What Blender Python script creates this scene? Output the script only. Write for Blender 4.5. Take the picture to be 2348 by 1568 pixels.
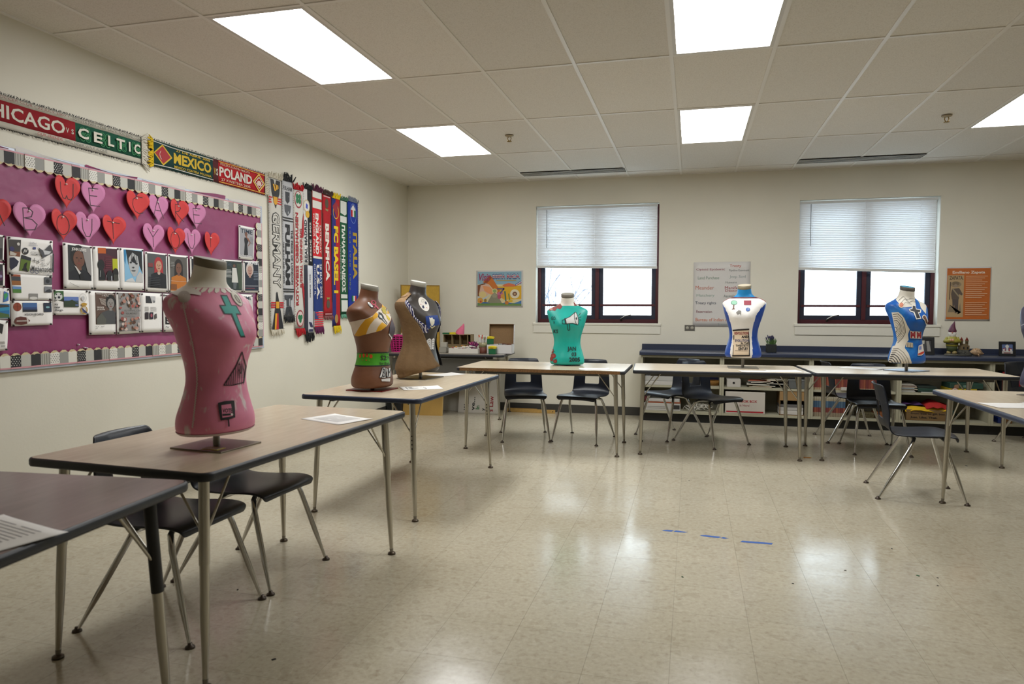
import bpy, bmesh, math, random
from math import sin, cos, pi, radians, sqrt, atan2
from mathutils import Vector, Matrix, Euler

random.seed(7)
for o in list(bpy.data.objects):
    bpy.data.objects.remove(o)
sc = bpy.context.scene
COL = sc.collection

# ------------------------------------------------------------------ camera, sky, exposure
FPX, YAW, PITCH, ROLL = 1600.62, -0.2522, -0.04998, 0.00233
CAM = Vector((0, 0, 1.31))
IW, IH = 2348, 1568


def cam_axes():
    f = Vector((sin(YAW) * cos(PITCH), cos(YAW) * cos(PITCH), sin(PITCH)))
    r = Vector((cos(YAW), -sin(YAW), 0))
    u = r.cross(f)
    return cos(ROLL) * r + sin(ROLL) * u, -sin(ROLL) * r + cos(ROLL) * u, f


CR, CU, CF = cam_axes()
cd = bpy.data.cameras.new('camera')
cd.sensor_width = 36
cd.sensor_fit = 'HORIZONTAL'
cd.lens = 36 * FPX / IW
cd.clip_start, cd.clip_end = 0.05, 400
cam = bpy.data.objects.new('camera', cd)
COL.objects.link(cam)
cam.matrix_world = Matrix.Translation(CAM) @ Matrix((CR, CU, -CF)).transposed().to_4x4()
cd.dof.use_dof = True
cd.dof.focus_distance = 6.2
cd.dof.aperture_fstop = 4.0
sc.camera = cam

SKY = 6.5          # overcast sky radiance
PANEL = 18.5       # ceiling panel radiance
w = bpy.data.worlds.new('overcast_sky')
sc.world = w
w.use_nodes = True
bg = w.node_tree.nodes['Background']
bg.inputs['Color'].default_value = (0.80, 0.90, 1.0, 1)
bg.inputs['Strength'].default_value = SKY
vs = sc.view_settings
vs.view_transform = 'Standard'
vs.look = 'None'
vs.exposure = 0.0
vs.gamma = 1.0
vs.use_curve_mapping = False
sc.cycles.max_bounces = 10
sc.cycles.diffuse_bounces = 7
sc.cycles.glossy_bounces = 5
sc.cycles.transmission_bounces = 6
sc.cycles.transparent_max_bounces = 12
sc.cycles.sample_clamp_indirect = 6.0
sc.cycles.caustics_reflective = False
sc.cycles.caustics_refractive = False


# ------------------------------------------------------------------ picture point -> place in the room
def ray(px, py):
    return CR * ((px - IW / 2) / FPX) + CU * ((IH / 2 - py) / FPX) + CF


def onZ(px, py, z):
    d = ray(px, py)
    return CAM + d * ((z - CAM.z) / d.z)


def onX(px, py, x):
    d = ray(px, py)
    return CAM + d * ((x - CAM.x) / d.x)


def onY(px, py, y):
    d = ray(px, py)
    return CAM + d * ((y - CAM.y) / d.y)


# ------------------------------------------------------------------ materials
def lin(c):
    if isinstance(c, str):
        c = c.lstrip('#')
        c = [int(c[i:i + 2], 16) / 255 for i in (0, 2, 4)]
    return tuple(x / 12.92 if x <= .04045 else ((x + .055) / 1.055) ** 2.4 for x in c)


MC = {}


def M(col, rough=.55, metal=0, spec=.5, emit=0, bump=0, bscale=60, var=0, vscale=8, coat=0):
    key = (col, rough, metal, spec, emit, bump, bscale, var, vscale, coat)
    if key in MC:
        return MC[key]
    m = bpy.data.materials.new('mat_' + str(col).lstrip('#'))
    m.use_nodes = True
    nt = m.node_tree
    b = nt.nodes['Principled BSDF']
    c = (*lin(col), 1)
    b.inputs['Base Color'].default_value = c
    b.inputs['Roughness'].default_value = rough
    b.inputs['Metallic'].default_value = metal
    b.inputs['Specular IOR Level'].default_value = spec
    if coat:
        b.inputs['Coat Weight'].default_value = coat
        b.inputs['Coat Roughness'].default_value = .1
    if emit:
        b.inputs['Emission Color'].default_value = c
        b.inputs['Emission Strength'].default_value = emit
    if bump or var:
        tc = nt.nodes.new('ShaderNodeTexCoord')
    if bump:
        n = nt.nodes.new('ShaderNodeTexNoise')
        n.inputs['Scale'].default_value = bscale
        n.inputs['Detail'].default_value = 4
        nt.links.new(tc.outputs['Object'], n.inputs['Vector'])
        bp = nt.nodes.new('ShaderNodeBump')
        bp.inputs['Strength'].default_value = bump
        bp.inputs['Distance'].default_value = .01
        nt.links.new(n.outputs['Fac'], bp.inputs['Height'])
        nt.links.new(bp.outputs['Normal'], b.inputs['Normal'])
    if var:
        n = nt.nodes.new('ShaderNodeTexNoise')
        n.inputs['Scale'].default_value = vscale
        n.inputs['Detail'].default_value = 5
        nt.links.new(tc.outputs['Object'], n.inputs['Vector'])
        r = nt.nodes.new('ShaderNodeValToRGB')
        r.color_ramp.elements[0].position = .3
        r.color_ramp.elements[1].position = .7
        r.color_ramp.elements[0].color = (*[max(0, x * (1 - var)) for x in c[:3]], 1)
        r.color_ramp.elements[1].color = (*[min(1, x * (1 + var)) for x in c[:3]], 1)
        nt.links.new(n.outputs['Fac'], r.inputs['Fac'])
        nt.links.new(r.outputs['Color'], b.inputs['Base Color'])
    MC[key] = m
    return m


def nodes(name):
    m = bpy.data.materials.new(name)
    m.use_nodes = True
    nt = m.node_tree
    return m, nt, nt.nodes['Principled BSDF'], nt.nodes.new, nt.links.new


def ramp(nt, stops, interp='LINEAR'):
    r = nt.nodes.new('ShaderNodeValToRGB')
    r.color_ramp.interpolation = interp
    e = r.color_ramp.elements
    while len(e) < len(stops):
        e.new(.5)
    for k, (p, c) in zip(e, stops):
        k.position = p
        k.color = (*lin(c), 1)
    return r


CHROME = M('#c9c8c4', .16, 1)
CHROME2 = M('#b9b5aa', .28, 1)
STEEL = M('#8f8b84', .38, 1)
BLACK = M('#17181a', .5)
WHITE = M('#e8e6e0', .6)
PAPER = M('#e9e7e3', .7)


# ------------------------------------------------------------------ mesh building
class MB:
    def __init__(self):
        self.v, self.f, self.m, self.s, self.mats = [], [], [], [], []

    def mi(self, mat):
        if mat not in self.mats:
            self.mats.append(mat)
        return self.mats.index(mat)

    def add(self, vs, fs, mat, smooth=False, T=None):
        b = len(self.v)
        for p in vs:
            p = Vector(p)
            self.v.append(T @ p if T else p)
        i = self.mi(mat)
        for f in fs:
            self.f.append([b + k for k in f])
            self.m.append(i)
            self.s.append(smooth)
        return self

    def box(self, c, s, mat, T=None, rz=0):
        x, y, z = s[0] / 2, s[1] / 2, s[2] / 2
        vs = [(-x, -y, -z), (x, -y, -z), (x, y, -z), (-x, y, -z), (-x, -y, z), (x, -y, z), (x, y, z), (-x, y, z)]
        L = Matrix.Translation(c) @ Matrix.Rotation(rz, 4, 'Z')
        if T:
            L = T @ L
        return self.add(vs, [(3, 2, 1, 0), (4, 5, 6, 7), (0, 1, 5, 4), (1, 2, 6, 5), (2, 3, 7, 6), (3, 0, 4, 7)], mat, False, L)

    def span(self, a, b, mat, T=None):
        return self.box([(p + q) / 2 for p, q in zip(a, b)], [abs(q - p) for p, q in zip(a, b)], mat, T)

    def tube(self, path, rad, mat, seg=10, caps=True, T=None, smooth=True):
        P = [Vector(p) for p in path]
        n = len(P)
        R = rad if isinstance(rad, (list, tuple)) else [rad] * n
        vs, fs = [], []
        ref = None
        for i in range(n):
            t = (P[min(i + 1, n - 1)] - P[max(i - 1, 0)]).normalized()
            if ref is None:
                ref = t.orthogonal().normalized()
            ref = (ref - t * ref.dot(t))
            ref = ref.normalized() if ref.length > 1e-6 else t.orthogonal().normalized()
            bn = t.cross(ref)
            for k in range(seg):
                a = 2 * pi * k / seg
                vs.append(P[i] + (ref * cos(a) + bn * sin(a)) * R[i])
        for i in range(n - 1):
            for k in range(seg):
                k2 = (k + 1) % seg
                fs.append((i * seg + k, i * seg + k2, (i + 1) * seg + k2, (i + 1) * seg + k))
        self.add(vs, fs, mat, smooth, T)
        if caps:
            self.add(vs[:seg], [tuple(range(seg - 1, -1, -1))], mat, False, T)
            self.add(vs[-seg:], [tuple(range(seg))], mat, False, T)
        return self

    def lathe(self, prof, mat, seg=20, c=(0, 0, 0), T=None, sx=1, sy=1, smooth=True):
        vs, fs = [], []
        for r, z in prof:
            for k in range(seg):
                a = 2 * pi * k / seg
                vs.append((c[0] + r * sx * cos(a), c[1] + r * sy * sin(a), c[2] + z))
        for i in range(len(prof) - 1):
            for k in range(seg):
                k2 = (k + 1) % seg
                fs.append((i * seg + k, i * seg + k2, (i + 1) * seg + k2, (i + 1) * seg + k))
        n = len(prof)
        if prof[0][0] > 1e-5:
            fs.append(tuple(range(seg - 1, -1, -1)))
        if prof[-1][0] > 1e-5:
            fs.append(tuple((n - 1) * seg + k for k in range(seg)))
        return self.add(vs, fs, mat, smooth, T)

    def prism(self, pts, z0, z1, mat, side=None, T=None):
        n = len(pts)
        vs = [(p[0], p[1], z0) for p in pts] + [(p[0], p[1], z1) for p in pts]
        self.add(vs, [tuple(range(n - 1, -1, -1)), tuple(range(n, 2 * n))], mat, False, T)
        self.add(vs, [(k, (k + 1) % n, n + (k + 1) % n, n + k) for k in range(n)], side or mat, False, T)
        return self

    def grid(self, fn, nu, nv, mat, smooth=True, T=None, matfn=None, skip=None):
        vs = [fn(i / nu, j / nv) for i in range(nu + 1) for j in range(nv + 1)]
        b = len(self.v)
        for p in vs:
            p = Vector(p)
            self.v.append(T @ p if T else p)
        for i in range(nu):
            for j in range(nv):
                if skip and skip(i, j):
                    continue
                a = b + i * (nv + 1) + j
                self.f.append([a, a + nv + 1, a + nv + 2, a + 1])
                self.m.append(self.mi(matfn(i, j) if matfn else mat))
                self.s.append(smooth)
        return self

    def mesh(self, name, bevel=0, bseg=2, weld=False):
        me = bpy.data.meshes.new(name)
        me.from_pydata([tuple(v) for v in self.v], [], self.f)
        for m in self.mats:
            me.materials.append(m)
        me.polygons.foreach_set('material_index', self.m)
        me.polygons.foreach_set('use_smooth', self.s)
        me.update()
        if bevel or weld:
            bm = bmesh.new()
            bm.from_mesh(me)
            if weld:
                bmesh.ops.remove_doubles(bm, verts=bm.verts, dist=1e-5)
            if bevel:
                bmesh.ops.bevel(bm, geom=list(bm.edges), offset=bevel, segments=bseg, affect='EDGES', profile=.5, clamp_overlap=True)
                if bseg > 1:
                    for f in bm.faces:
                        f.smooth = f.smooth
            bm.to_mesh(me)
            bm.free()
        return me

    def build(self, name, parent=None, bevel=0, bseg=2, weld=False, loc=None):
        return obj(name, self.mesh(name, bevel, bseg, weld), parent, loc)


def obj(name, me, parent=None, loc=None, mw=None):
    o = bpy.data.objects.new(name, me)
    COL.objects.link(o)
    if parent:
        o.parent = parent
    if loc is not None:
        o.location = loc
    if mw is not None:
        o.matrix_local = mw
    return o


def tag(o, label=None, cat=None, group=None, kind=None):
    if label:
        o['label'] = label
    if cat:
        o['category'] = cat
    if group:
        o['group'] = group
    if kind:
        o['kind'] = kind
    return o


def thing(name, label, cat, loc=(0, 0, 0), rz=0, group=None, mw=None):
    o = bpy.data.objects.new(name, None)
    o.empty_display_size = .1
    COL.objects.link(o)
    if mw is not None:
        o.matrix_world = mw
    else:
        o.location = loc
        o.rotation_euler = (0, 0, rz)
    return tag(o, label, cat, group)


def dup(root, loc=None, rz=None, label=None, group=None):
    def cp(o, par):
        c = o.copy()
        COL.objects.link(c)
        if par:
            c.parent = par
        for ch in [k for k in bpy.data.objects if k.parent is o]:
            cp(ch, c)
        return c
    r = cp(root, None)
    if loc is not None:
        r.location = loc
    if rz is not None:
        r.rotation_euler = (0, 0, rz)
    if label:
        r['label'] = label
    if group:
        r['group'] = group
    return r


def applied(me, mods):
    o = bpy.data.objects.new('tmp', me)
    COL.objects.link(o)
    for t, kw in mods:
        md = o.modifiers.new('m', t)
        for k, v in kw.items():
            setattr(md, k, v)
    dg = bpy.context.evaluated_depsgraph_get()
    r = bpy.data.meshes.new_from_object(o.evaluated_get(dg))
    bpy.data.objects.remove(o)
    for p in r.polygons:
        p.use_smooth = True
    return r


def rrect(w, h, r, n=5, cx=0, cy=0):
    pts = []
    for sx, sy, a0 in ((1, 1, 0), (-1, 1, pi / 2), (-1, -1, pi), (1, -1, 3 * pi / 2)):
        for k in range(n + 1):
            a = a0 + pi / 2 * k / n
            pts.append((cx + sx * (w / 2 - r) + r * cos(a), cy + sy * (h / 2 - r) + r * sin(a)))
    return pts


# ---- flat print: text, polygons and strokes laid out in a sheet's own x, y
TXT = {}


def text_mesh(s, bold=0.0, shear=0.0):
    key = (s, bold, shear)
    if key not in TXT:
        c = bpy.data.curves.new('t', 'FONT')
        c.body = s
        c.offset = bold
        c.shear = shear
        c.resolution_u = 2
        o = bpy.data.objects.new('t', c)
        me = bpy.data.meshes.new_from_object(o)
        vs = [(v.co.x, v.co.y) for v in me.vertices]
        fs = [tuple(p.vertices) for p in me.polygons]
        bpy.data.objects.remove(o)
        bpy.data.meshes.remove(me)
        if vs:
            x0 = min(v[0] for v in vs); x1 = max(v[0] for v in vs)
            y0 = min(v[1] for v in vs); y1 = max(v[1] for v in vs)
            vs = [((v[0] - x0) / max(x1 - x0, 1e-6), (v[1] - y0) / max(y1 - y0, 1e-6)) for v in vs]
        TXT[key] = (vs, fs)
    return TXT[key]


def stroke(pts, wd):
    """polygons for a polyline of width wd"""
    out = []
    for a, b in zip(pts, pts[1:]):
        dx, dy = b[0] - a[0], b[1] - a[1]
        l = sqrt(dx * dx + dy * dy) or 1e-6
        nx, ny = -dy / l * wd / 2, dx / l * wd / 2
        ex, ey = dx / l * wd * .3, dy / l * wd * .3
        out.append([(a[0] - nx - ex, a[1] - ny - ey), (b[0] - nx + ex, b[1] - ny + ey), (b[0] + nx + ex, b[1] + ny + ey), (a[0] + nx - ex, a[1] + ny - ey)])
    return out


def ellipse(cx, cy, rx, ry, n=20, a0=0, a1=2 * pi):
    full = abs(a1 - a0 - 2 * pi) < 1e-6
    k = n if full else n + 1
    return [(cx + rx * cos(a0 + (a1 - a0) * i / n), cy + ry * sin(a0 + (a1 - a0) * i / n)) for i in range(k)]


def art(items, z0=0.0006, dz=0.0003, rough=.6):
    """items -> list of (verts2d, faces, material, z)"""
    out = []
    z = z0
    for it in items:
        k = it[0]
        if k == 'r':
            _, x, y, w_, h_, c = it[:6]
            g = [([(x, y), (x + w_, y), (x + w_, y + h_), (x, y + h_)], [(0, 1, 2, 3)])]
        elif k == 'p':
            g = [(it[1], [tuple(range(len(it[1])))])]
            c = it[2]
        elif k == 'e':
            p = ellipse(*it[1:5])
            g = [(p, [tuple(range(len(p)))])]
            c = it[5]
        elif k == 'o':      # ellipse outline cx cy rx ry width color
            p = ellipse(*it[1:5], 24)
            q = ellipse(it[1], it[2], it[3] - it[5], it[4] - it[5], 24)
            g = [(p + q, [(i, (i + 1) % 24, 24 + (i + 1) % 24, 24 + i) for i in range(24)])]
            c = it[6]
        elif k == 'l':
            g = [(q, [(0, 1, 2, 3)]) for q in stroke(it[1], it[2])]
            c = it[3]
        elif k == 't':      # text x y w h color [bold, rot, shear]
            _, s, x, y, w_, h_, c = it[:7]
            bold = it[7] if len(it) > 7 else 0
            rot = it[8] if len(it) > 8 else 0
            shear = it[9] if len(it) > 9 else 0
            vs, fs = text_mesh(s, bold, shear)
            if rot == 0:
                vs = [(x + a * w_, y + b * h_) for a, b in vs]
            elif rot == -90:    # reads downwards
                vs = [(x + b * w_, y + h_ - a * h_) for a, b in vs]
            else:               # reads upwards
                vs = [(x + w_ - b * w_, y + a * h_) for a, b in vs]
            g = [(vs, fs)]
        z += dz
        for vs, fs in g:
            out.append((vs, fs, M(c, rough) if not isinstance(c, bpy.types.Material) else c, z))
    return out


def print_on(name, items, parent, z0=0.0006, dz=0.0003, T=None, rough=.6, bend=None):
    mb = MB()
    for vs, fs, m, z in art(items, z0, dz, rough):
        mb.add([(x, y, z + (bend(x, y) if bend else 0)) for x, y in vs], fs, m, False, T)
    o = mb.build(name, parent)
    o['kind'] = 'stuff'
    return o


LW_X, BW_Y, ZC = -3.608, 8.538, 2.8725
LEFT = Matrix(((0, 0, 1), (1, 0, 0), (0, 1, 0)))      # columns: sheet x -> +Y, sheet y -> +Z, out -> +X
BACK = Matrix(((1, 0, 0), (0, 0, -1), (0, 1, 0)))     # sheet x -> +X, sheet y -> +Z, out -> -Y


def wall_mw(R, loc):
    return Matrix.Translation(loc) @ R.to_4x4()

# ------------------------------------------------------------------ room shell
RX, FY = 6.0, -2.6          # right wall, front wall (behind the camera)


def wall_mat(name, col, bs=70):
    m, nt, b, N, L = nodes(name)
    tc = N('ShaderNodeNewGeometry')
    n = N('ShaderNodeTexNoise'); n.inputs['Scale'].default_value = 1.3; n.inputs['Detail'].default_value = 3
    L(tc.outputs['Position'], n.inputs['Vector'])
    c = lin(col)
    r = N('ShaderNodeValToRGB')
    r.color_ramp.elements[0].position, r.color_ramp.elements[1].position = .3, .7
    r.color_ramp.elements[0].color = (*[x * .96 for x in c], 1)
    r.color_ramp.elements[1].color = (*[x * 1.03 for x in c], 1)
    L(n.outputs['Fac'], r.inputs['Fac']); L(r.outputs['Color'], b.inputs['Base Color'])
    n2 = N('ShaderNodeTexNoise'); n2.inputs['Scale'].default_value = bs; n2.inputs['Detail'].default_value = 3
    L(tc.outputs['Position'], n2.inputs['Vector'])
    bp = N('ShaderNodeBump'); bp.inputs['Strength'].default_value = .12; bp.inputs['Distance'].default_value = .004
    L(n2.outputs['Fac'], bp.inputs['Height']); L(bp.outputs['Normal'], b.inputs['Normal'])
    b.inputs['Roughness'].default_value = .62
    return m


WALL = wall_mat('painted_wall', '#d6d2c3')
CEILM = None


def ceil_mat():
    m, nt, b, N, L = nodes('ceiling_tile_fibre')
    tc = N('ShaderNodeNewGeometry')
    n = N('ShaderNodeTexNoise'); n.inputs['Scale'].default_value = 160; n.inputs['Detail'].default_value = 3
    L(tc.outputs['Position'], n.inputs['Vector'])
    r = ramp(nt, [(.3, '#d0cbc2'), (.5, '#dedad2'), (.75, '#e3dfd8')])
    L(n.outputs['Fac'], r.inputs['Fac'])
    oi = N('ShaderNodeObjectInfo')
    hv = N('ShaderNodeHueSaturation')
    mr = N('ShaderNodeMapRange'); mr.inputs['To Min'].default_value = .95; mr.inputs['To Max'].default_value = 1.04
    L(oi.outputs['Random'], mr.inputs['Value']); L(mr.outputs['Result'], hv.inputs['Value'])
    L(r.outputs['Color'], hv.inputs['Color']); L(hv.outputs['Color'], b.inputs['Base Color'])
    bp = N('ShaderNodeBump'); bp.inputs['Strength'].default_value = .25; bp.inputs['Distance'].default_value = .004
    L(n.outputs['Fac'], bp.inputs['Height']); L(bp.outputs['Normal'], b.inputs['Normal'])
    b.inputs['Roughness'].default_value = .85
    return m


def floor_mat():
    m, nt, b, N, L = nodes('vinyl_floor_tile')
    g = N('ShaderNodeNewGeometry')
    mp = N('ShaderNodeMapping'); mp.inputs['Scale'].default_value = (1, 1.0, 1)
    L(g.outputs['Position'], mp.inputs['Vector'])
    n = N('ShaderNodeTexNoise'); n.inputs['Scale'].default_value = 46; n.inputs['Detail'].default_value = 6; n.inputs['Roughness'].default_value = .65
    L(mp.outputs['Vector'], n.inputs['Vector'])
    r = ramp(nt, [(.28, '#a69b86'), (.43, '#b8af9a'), (.55, '#bdb5a0'), (.72, '#c8c1ae')])
    L(n.outputs['Fac'], r.inputs['Fac'])
    v = N('ShaderNodeTexVoronoi'); v.inputs['Scale'].default_value = 30; v.inputs['Randomness'].default_value = 1
    L(mp.outputs['Vector'], v.inputs['Vector'])
    r2 = ramp(nt, [(0, '#000000'), (.86, '#000000'), (.93, '#ffffff')])
    sx = N('ShaderNodeSeparateColor'); L(v.outputs['Color'], sx.inputs['Color']); L(sx.outputs[0], r2.inputs['Fac'])
    mx = N('ShaderNodeMixRGB'); mx.blend_type = 'MULTIPLY'
    mlt = N('ShaderNodeMath'); mlt.operation = 'MULTIPLY'; mlt.inputs[1].default_value = .16
    L(r2.outputs['Color'], mlt.inputs[0]); L(mlt.outputs[0], mx.inputs['Fac'])
    L(r.outputs['Color'], mx.inputs['Color1']); mx.inputs['Color2'].default_value = (.45, .38, .28, 1)
    oi = N('ShaderNodeObjectInfo'); hv = N('ShaderNodeHueSaturation')
    mr = N('ShaderNodeMapRange'); mr.inputs['To Min'].default_value = .975; mr.inputs['To Max'].default_value = 1.02
    L(oi.outputs['Random'], mr.inputs['Value']); L(mr.outputs['Result'], hv.inputs['Value'])
    L(mx.outputs['Color'], hv.inputs['Color']); L(hv.outputs['Color'], b.inputs['Base Color'])
    # worn wax: uneven gloss, slow waviness
    n3 = N('ShaderNodeTexNoise'); n3.inputs['Scale'].default_value = 3.0; n3.inputs['Detail'].default_value = 4
    L(g.outputs['Position'], n3.inputs['Vector'])
    mr2 = N('ShaderNodeMapRange'); mr2.inputs['From Min'].default_value = .3; mr2.inputs['From Max'].default_value = .7
    mr2.inputs['To Min'].default_value = .13; mr2.inputs['To Max'].default_value = .22
    L(n3.outputs['Fac'], mr2.inputs['Value']); L(mr2.outputs['Result'], b.inputs['Roughness'])
    n4 = N('ShaderNodeTexNoise'); n4.inputs['Scale'].default_value = 9; n4.inputs['Detail'].default_value = 2
    L(g.outputs['Position'], n4.inputs['Vector'])
    bp = N('ShaderNodeBump'); bp.inputs['Strength'].default_value = .06; bp.inputs['Distance'].default_value = .01
    L(n4.outputs['Fac'], bp.inputs['Height']); L(bp.outputs['Normal'], b.inputs['Normal'])
    b.inputs['Specular IOR Level'].default_value = .62
    return m


FLOORM = floor_mat()
CEILM = ceil_mat()

# floor: slab, with the vinyl tiles laid on it
fl = MB().span((LW_X, FY, -.15), (RX, BW_Y, -.003), M('#7d7668', .8)).build('floor')
tag(fl, kind='structure')
TS = .3048
FX0, FY0 = -3.608 - .11, -.02
cells = []
nx0, ny0 = 0, int((FY - FY0) // TS)
for i in range(0, 33):
    for j in range(ny0, 30):
        x0, y0 = FX0 + i * TS, FY0 + j * TS
        x1, y1 = min(x0 + TS, RX), min(y0 + TS, BW_Y)
        x0, y0 = max(x0, LW_X), max(y0, FY)
        if x1 - x0 < .02 or y1 - y0 < .02:
            continue
        p = Vector(((x0 + x1) / 2, (y0 + y1) / 2, 0)) - CAM
        zc = p.dot(CF)
        vis = zc > .3 and abs(p.dot(CR)) < zc * .78 and -p.dot(CU) < zc * .56
        cells.append((0 if vis else 1, p.length, x0, y0, x1, y1))
cells.sort()


def tile_faces(mb, x0, y0, x1, y1, g=.0004):
    a, b_, c, d = x0 + g, y0 + g, x1 - g, y1 - g
    mb.add([(a, b_, 0), (c, b_, 0), (c, d, 0), (a, d, 0), (a, b_, -.004), (c, b_, -.004), (c, d, -.004), (a, d, -.004)],
           [(0, 1, 2, 3), (0, 4, 5, 1), (1, 5, 6, 2), (2, 6, 7, 3), (3, 7, 4, 0)], FLOORM)


full = None
rest = MB()
for k, (v_, d_, x0, y0, x1, y1) in enumerate(cells):
    if k < 300:
        if abs(x1 - x0 - TS) < 1e-4 and abs(y1 - y0 - TS) < 1e-4:
            if full is None:
                t = MB(); tile_faces(t, 0, 0, TS, TS); full = t.mesh('floor_tile')
            obj('floor_tile', full, fl, (x0, y0, 0))
        else:
            t = MB(); tile_faces(t, 0, 0, x1 - x0, y1 - y0)
            obj('floor_tile', t.mesh('floor_tile'), fl, (x0, y0, 0))
    else:
        tile_faces(rest, x0, y0, x1, y1)
tag(rest.build('floor_tiles', fl), kind='stuff')

# ceiling: deck, grid runners, lay-in tiles, two rows of light panels
cl = MB().span((LW_X, FY, ZC + .03), (RX, BW_Y, ZC + .16), M('#8d877c', .9)).build('ceiling')
tag(cl, kind='structure')
GX0, GY0, GDX, GDY = -3.1975, 3.322, .6096, 1.2192
gx = [LW_X] + [GX0 + GDX * i for i in range(0, 16) if GX0 + GDX * i < RX - .05] + [RX]
gy = [GY0 + GDY * j for j in range(-5, 4)] + [8.245, BW_Y]
gy = [FY] + [y for y in gy if y > FY + .05]
TEE = M('#e2dfd9', .45)
PANELS = {(1, 0), (1, 2), (5, 0), (5, 2), (9, 2)}
lit = set()
for (i, j) in PANELS:
    lit.add((i + 1, gy.index(min(gy, key=lambda y: abs(y - (GY0 + GDY * j))))))
VENTC = []
for k, x in enumerate(gx[1:-1]):
    MB().span((x - .012, FY, ZC), (x + .012, BW_Y, ZC + .03), TEE).build('grid_runner', cl)
for y in gy[1:-1]:
    MB().span((LW_X, y - .0115, ZC + .001), (RX, y + .0115, ZC + .03), TEE).build('grid_cross_runner', cl)
MB().span((LW_X, FY, ZC - .001), (LW_X + .022, BW_Y, ZC + .02), TEE).build('wall_angle', cl)
MB().span((LW_X, BW_Y - .022, ZC - .001), (RX, BW_Y, ZC + .02), TEE).build('wall_angle', cl)
tmesh = {}
for a in range(len(gx) - 1):
    for b in range(len(gy) - 1):
        if (a, b) in lit:
            continue
        w_, h_ = gx[a + 1] - gx[a] - .016, gy[b + 1] - gy[b] - .016
        key = (round(w_, 3), round(h_, 3))
        if key not in tmesh:
            tmesh[key] = MB().box((0, 0, .009), (w_, h_, .014), CEILM).mesh('ceiling_tile')
        obj('ceiling_tile', tmesh[key], cl, ((gx[a] + gx[a + 1]) / 2, (gy[b] + gy[b + 1]) / 2, ZC + .004))

# walls
tag(MB().span((LW_X - .2, FY - .2, -.15), (LW_X, BW_Y + .25, ZC + .16), WALL).build('wall_left'), kind='structure')
tag(MB().span((RX, FY - .2, -.15), (RX + .2, BW_Y + .25, ZC + .16), WALL).build('wall_right'), kind='structure')
tag(MB().span((LW_X, FY - .2, -.15), (RX, FY, ZC + .16), WALL).build('wall_front'), kind='structure')
WIN = [(-1.900, -.388, 1.118, 2.562), (1.160, 2.596, 1.128, 2.530)]
WT = .22
wb = MB()
xs = [LW_X, WIN[0][0], WIN[0][1], WIN[1][0], WIN[1][1], RX]
for k in range(5):
    if k in (1, 3):
        x0, x1, z0, z1 = WIN[k // 2]
        wb.span((x0, BW_Y, -.15), (x1, BW_Y + WT, z0), WALL)
        wb.span((x0, BW_Y, z1), (x1, BW_Y + WT, ZC + .16), WALL)
    else:
        wb.span((xs[k], BW_Y, -.15), (xs[k + 1], BW_Y + WT, ZC + .16), WALL)
tag(wb.build('wall_back'), kind='structure')
BASE = M('#3a3833', .55)
tag(MB().span((LW_X, FY, 0), (LW_X + .008, BW_Y, .1), BASE).build('baseboard_left'), kind='structure')
tag(MB().span((LW_X + .008, BW_Y - .008, 0), (-.58, BW_Y, .1), BASE).build('baseboard_back'), kind='structure')

# windows
MAROON = M('#4a1a20', .38)
NAVYG = M('#1d2033', .45)
TRIMW = M('#d6d3c6', .5)
glass, nt, b_, N_, L_ = nodes('window_glass')
nt.nodes.remove(b_)
tr = N_('ShaderNodeBsdfTransparent'); gl = N_('ShaderNodeBsdfGlossy'); gl.inputs['Roughness'].default_value = .02
mxs = N_('ShaderNodeMixShader'); mxs.inputs[0].default_value = .05
tr.inputs['Color'].default_value = (.93, .96, .96, 1)
L_(tr.outputs[0], mxs.inputs[1]); L_(gl.outputs[0], mxs.inputs[2]); L_(mxs.outputs[0], nt.nodes['Material Output'].inputs['Surface'])

slat_m, nt, b_, N_, L_ = nodes('blind_slat')
nt.nodes.remove(b_)
df = N_('ShaderNodeBsdfDiffuse'); df.inputs['Color'].default_value = (.78, .78, .77, 1)
tl = N_('ShaderNodeBsdfTranslucent'); tl.inputs['Color'].default_value = (.80, .84, .88, 1)
mxs = N_('ShaderNodeMixShader'); mxs.inputs[0].default_value = .20
L_(df.outputs[0], mxs.inputs[1]); L_(tl.outputs[0], mxs.inputs[2]); L_(mxs.outputs[0], nt.nodes['Material Output'].inputs['Surface'])

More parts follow.
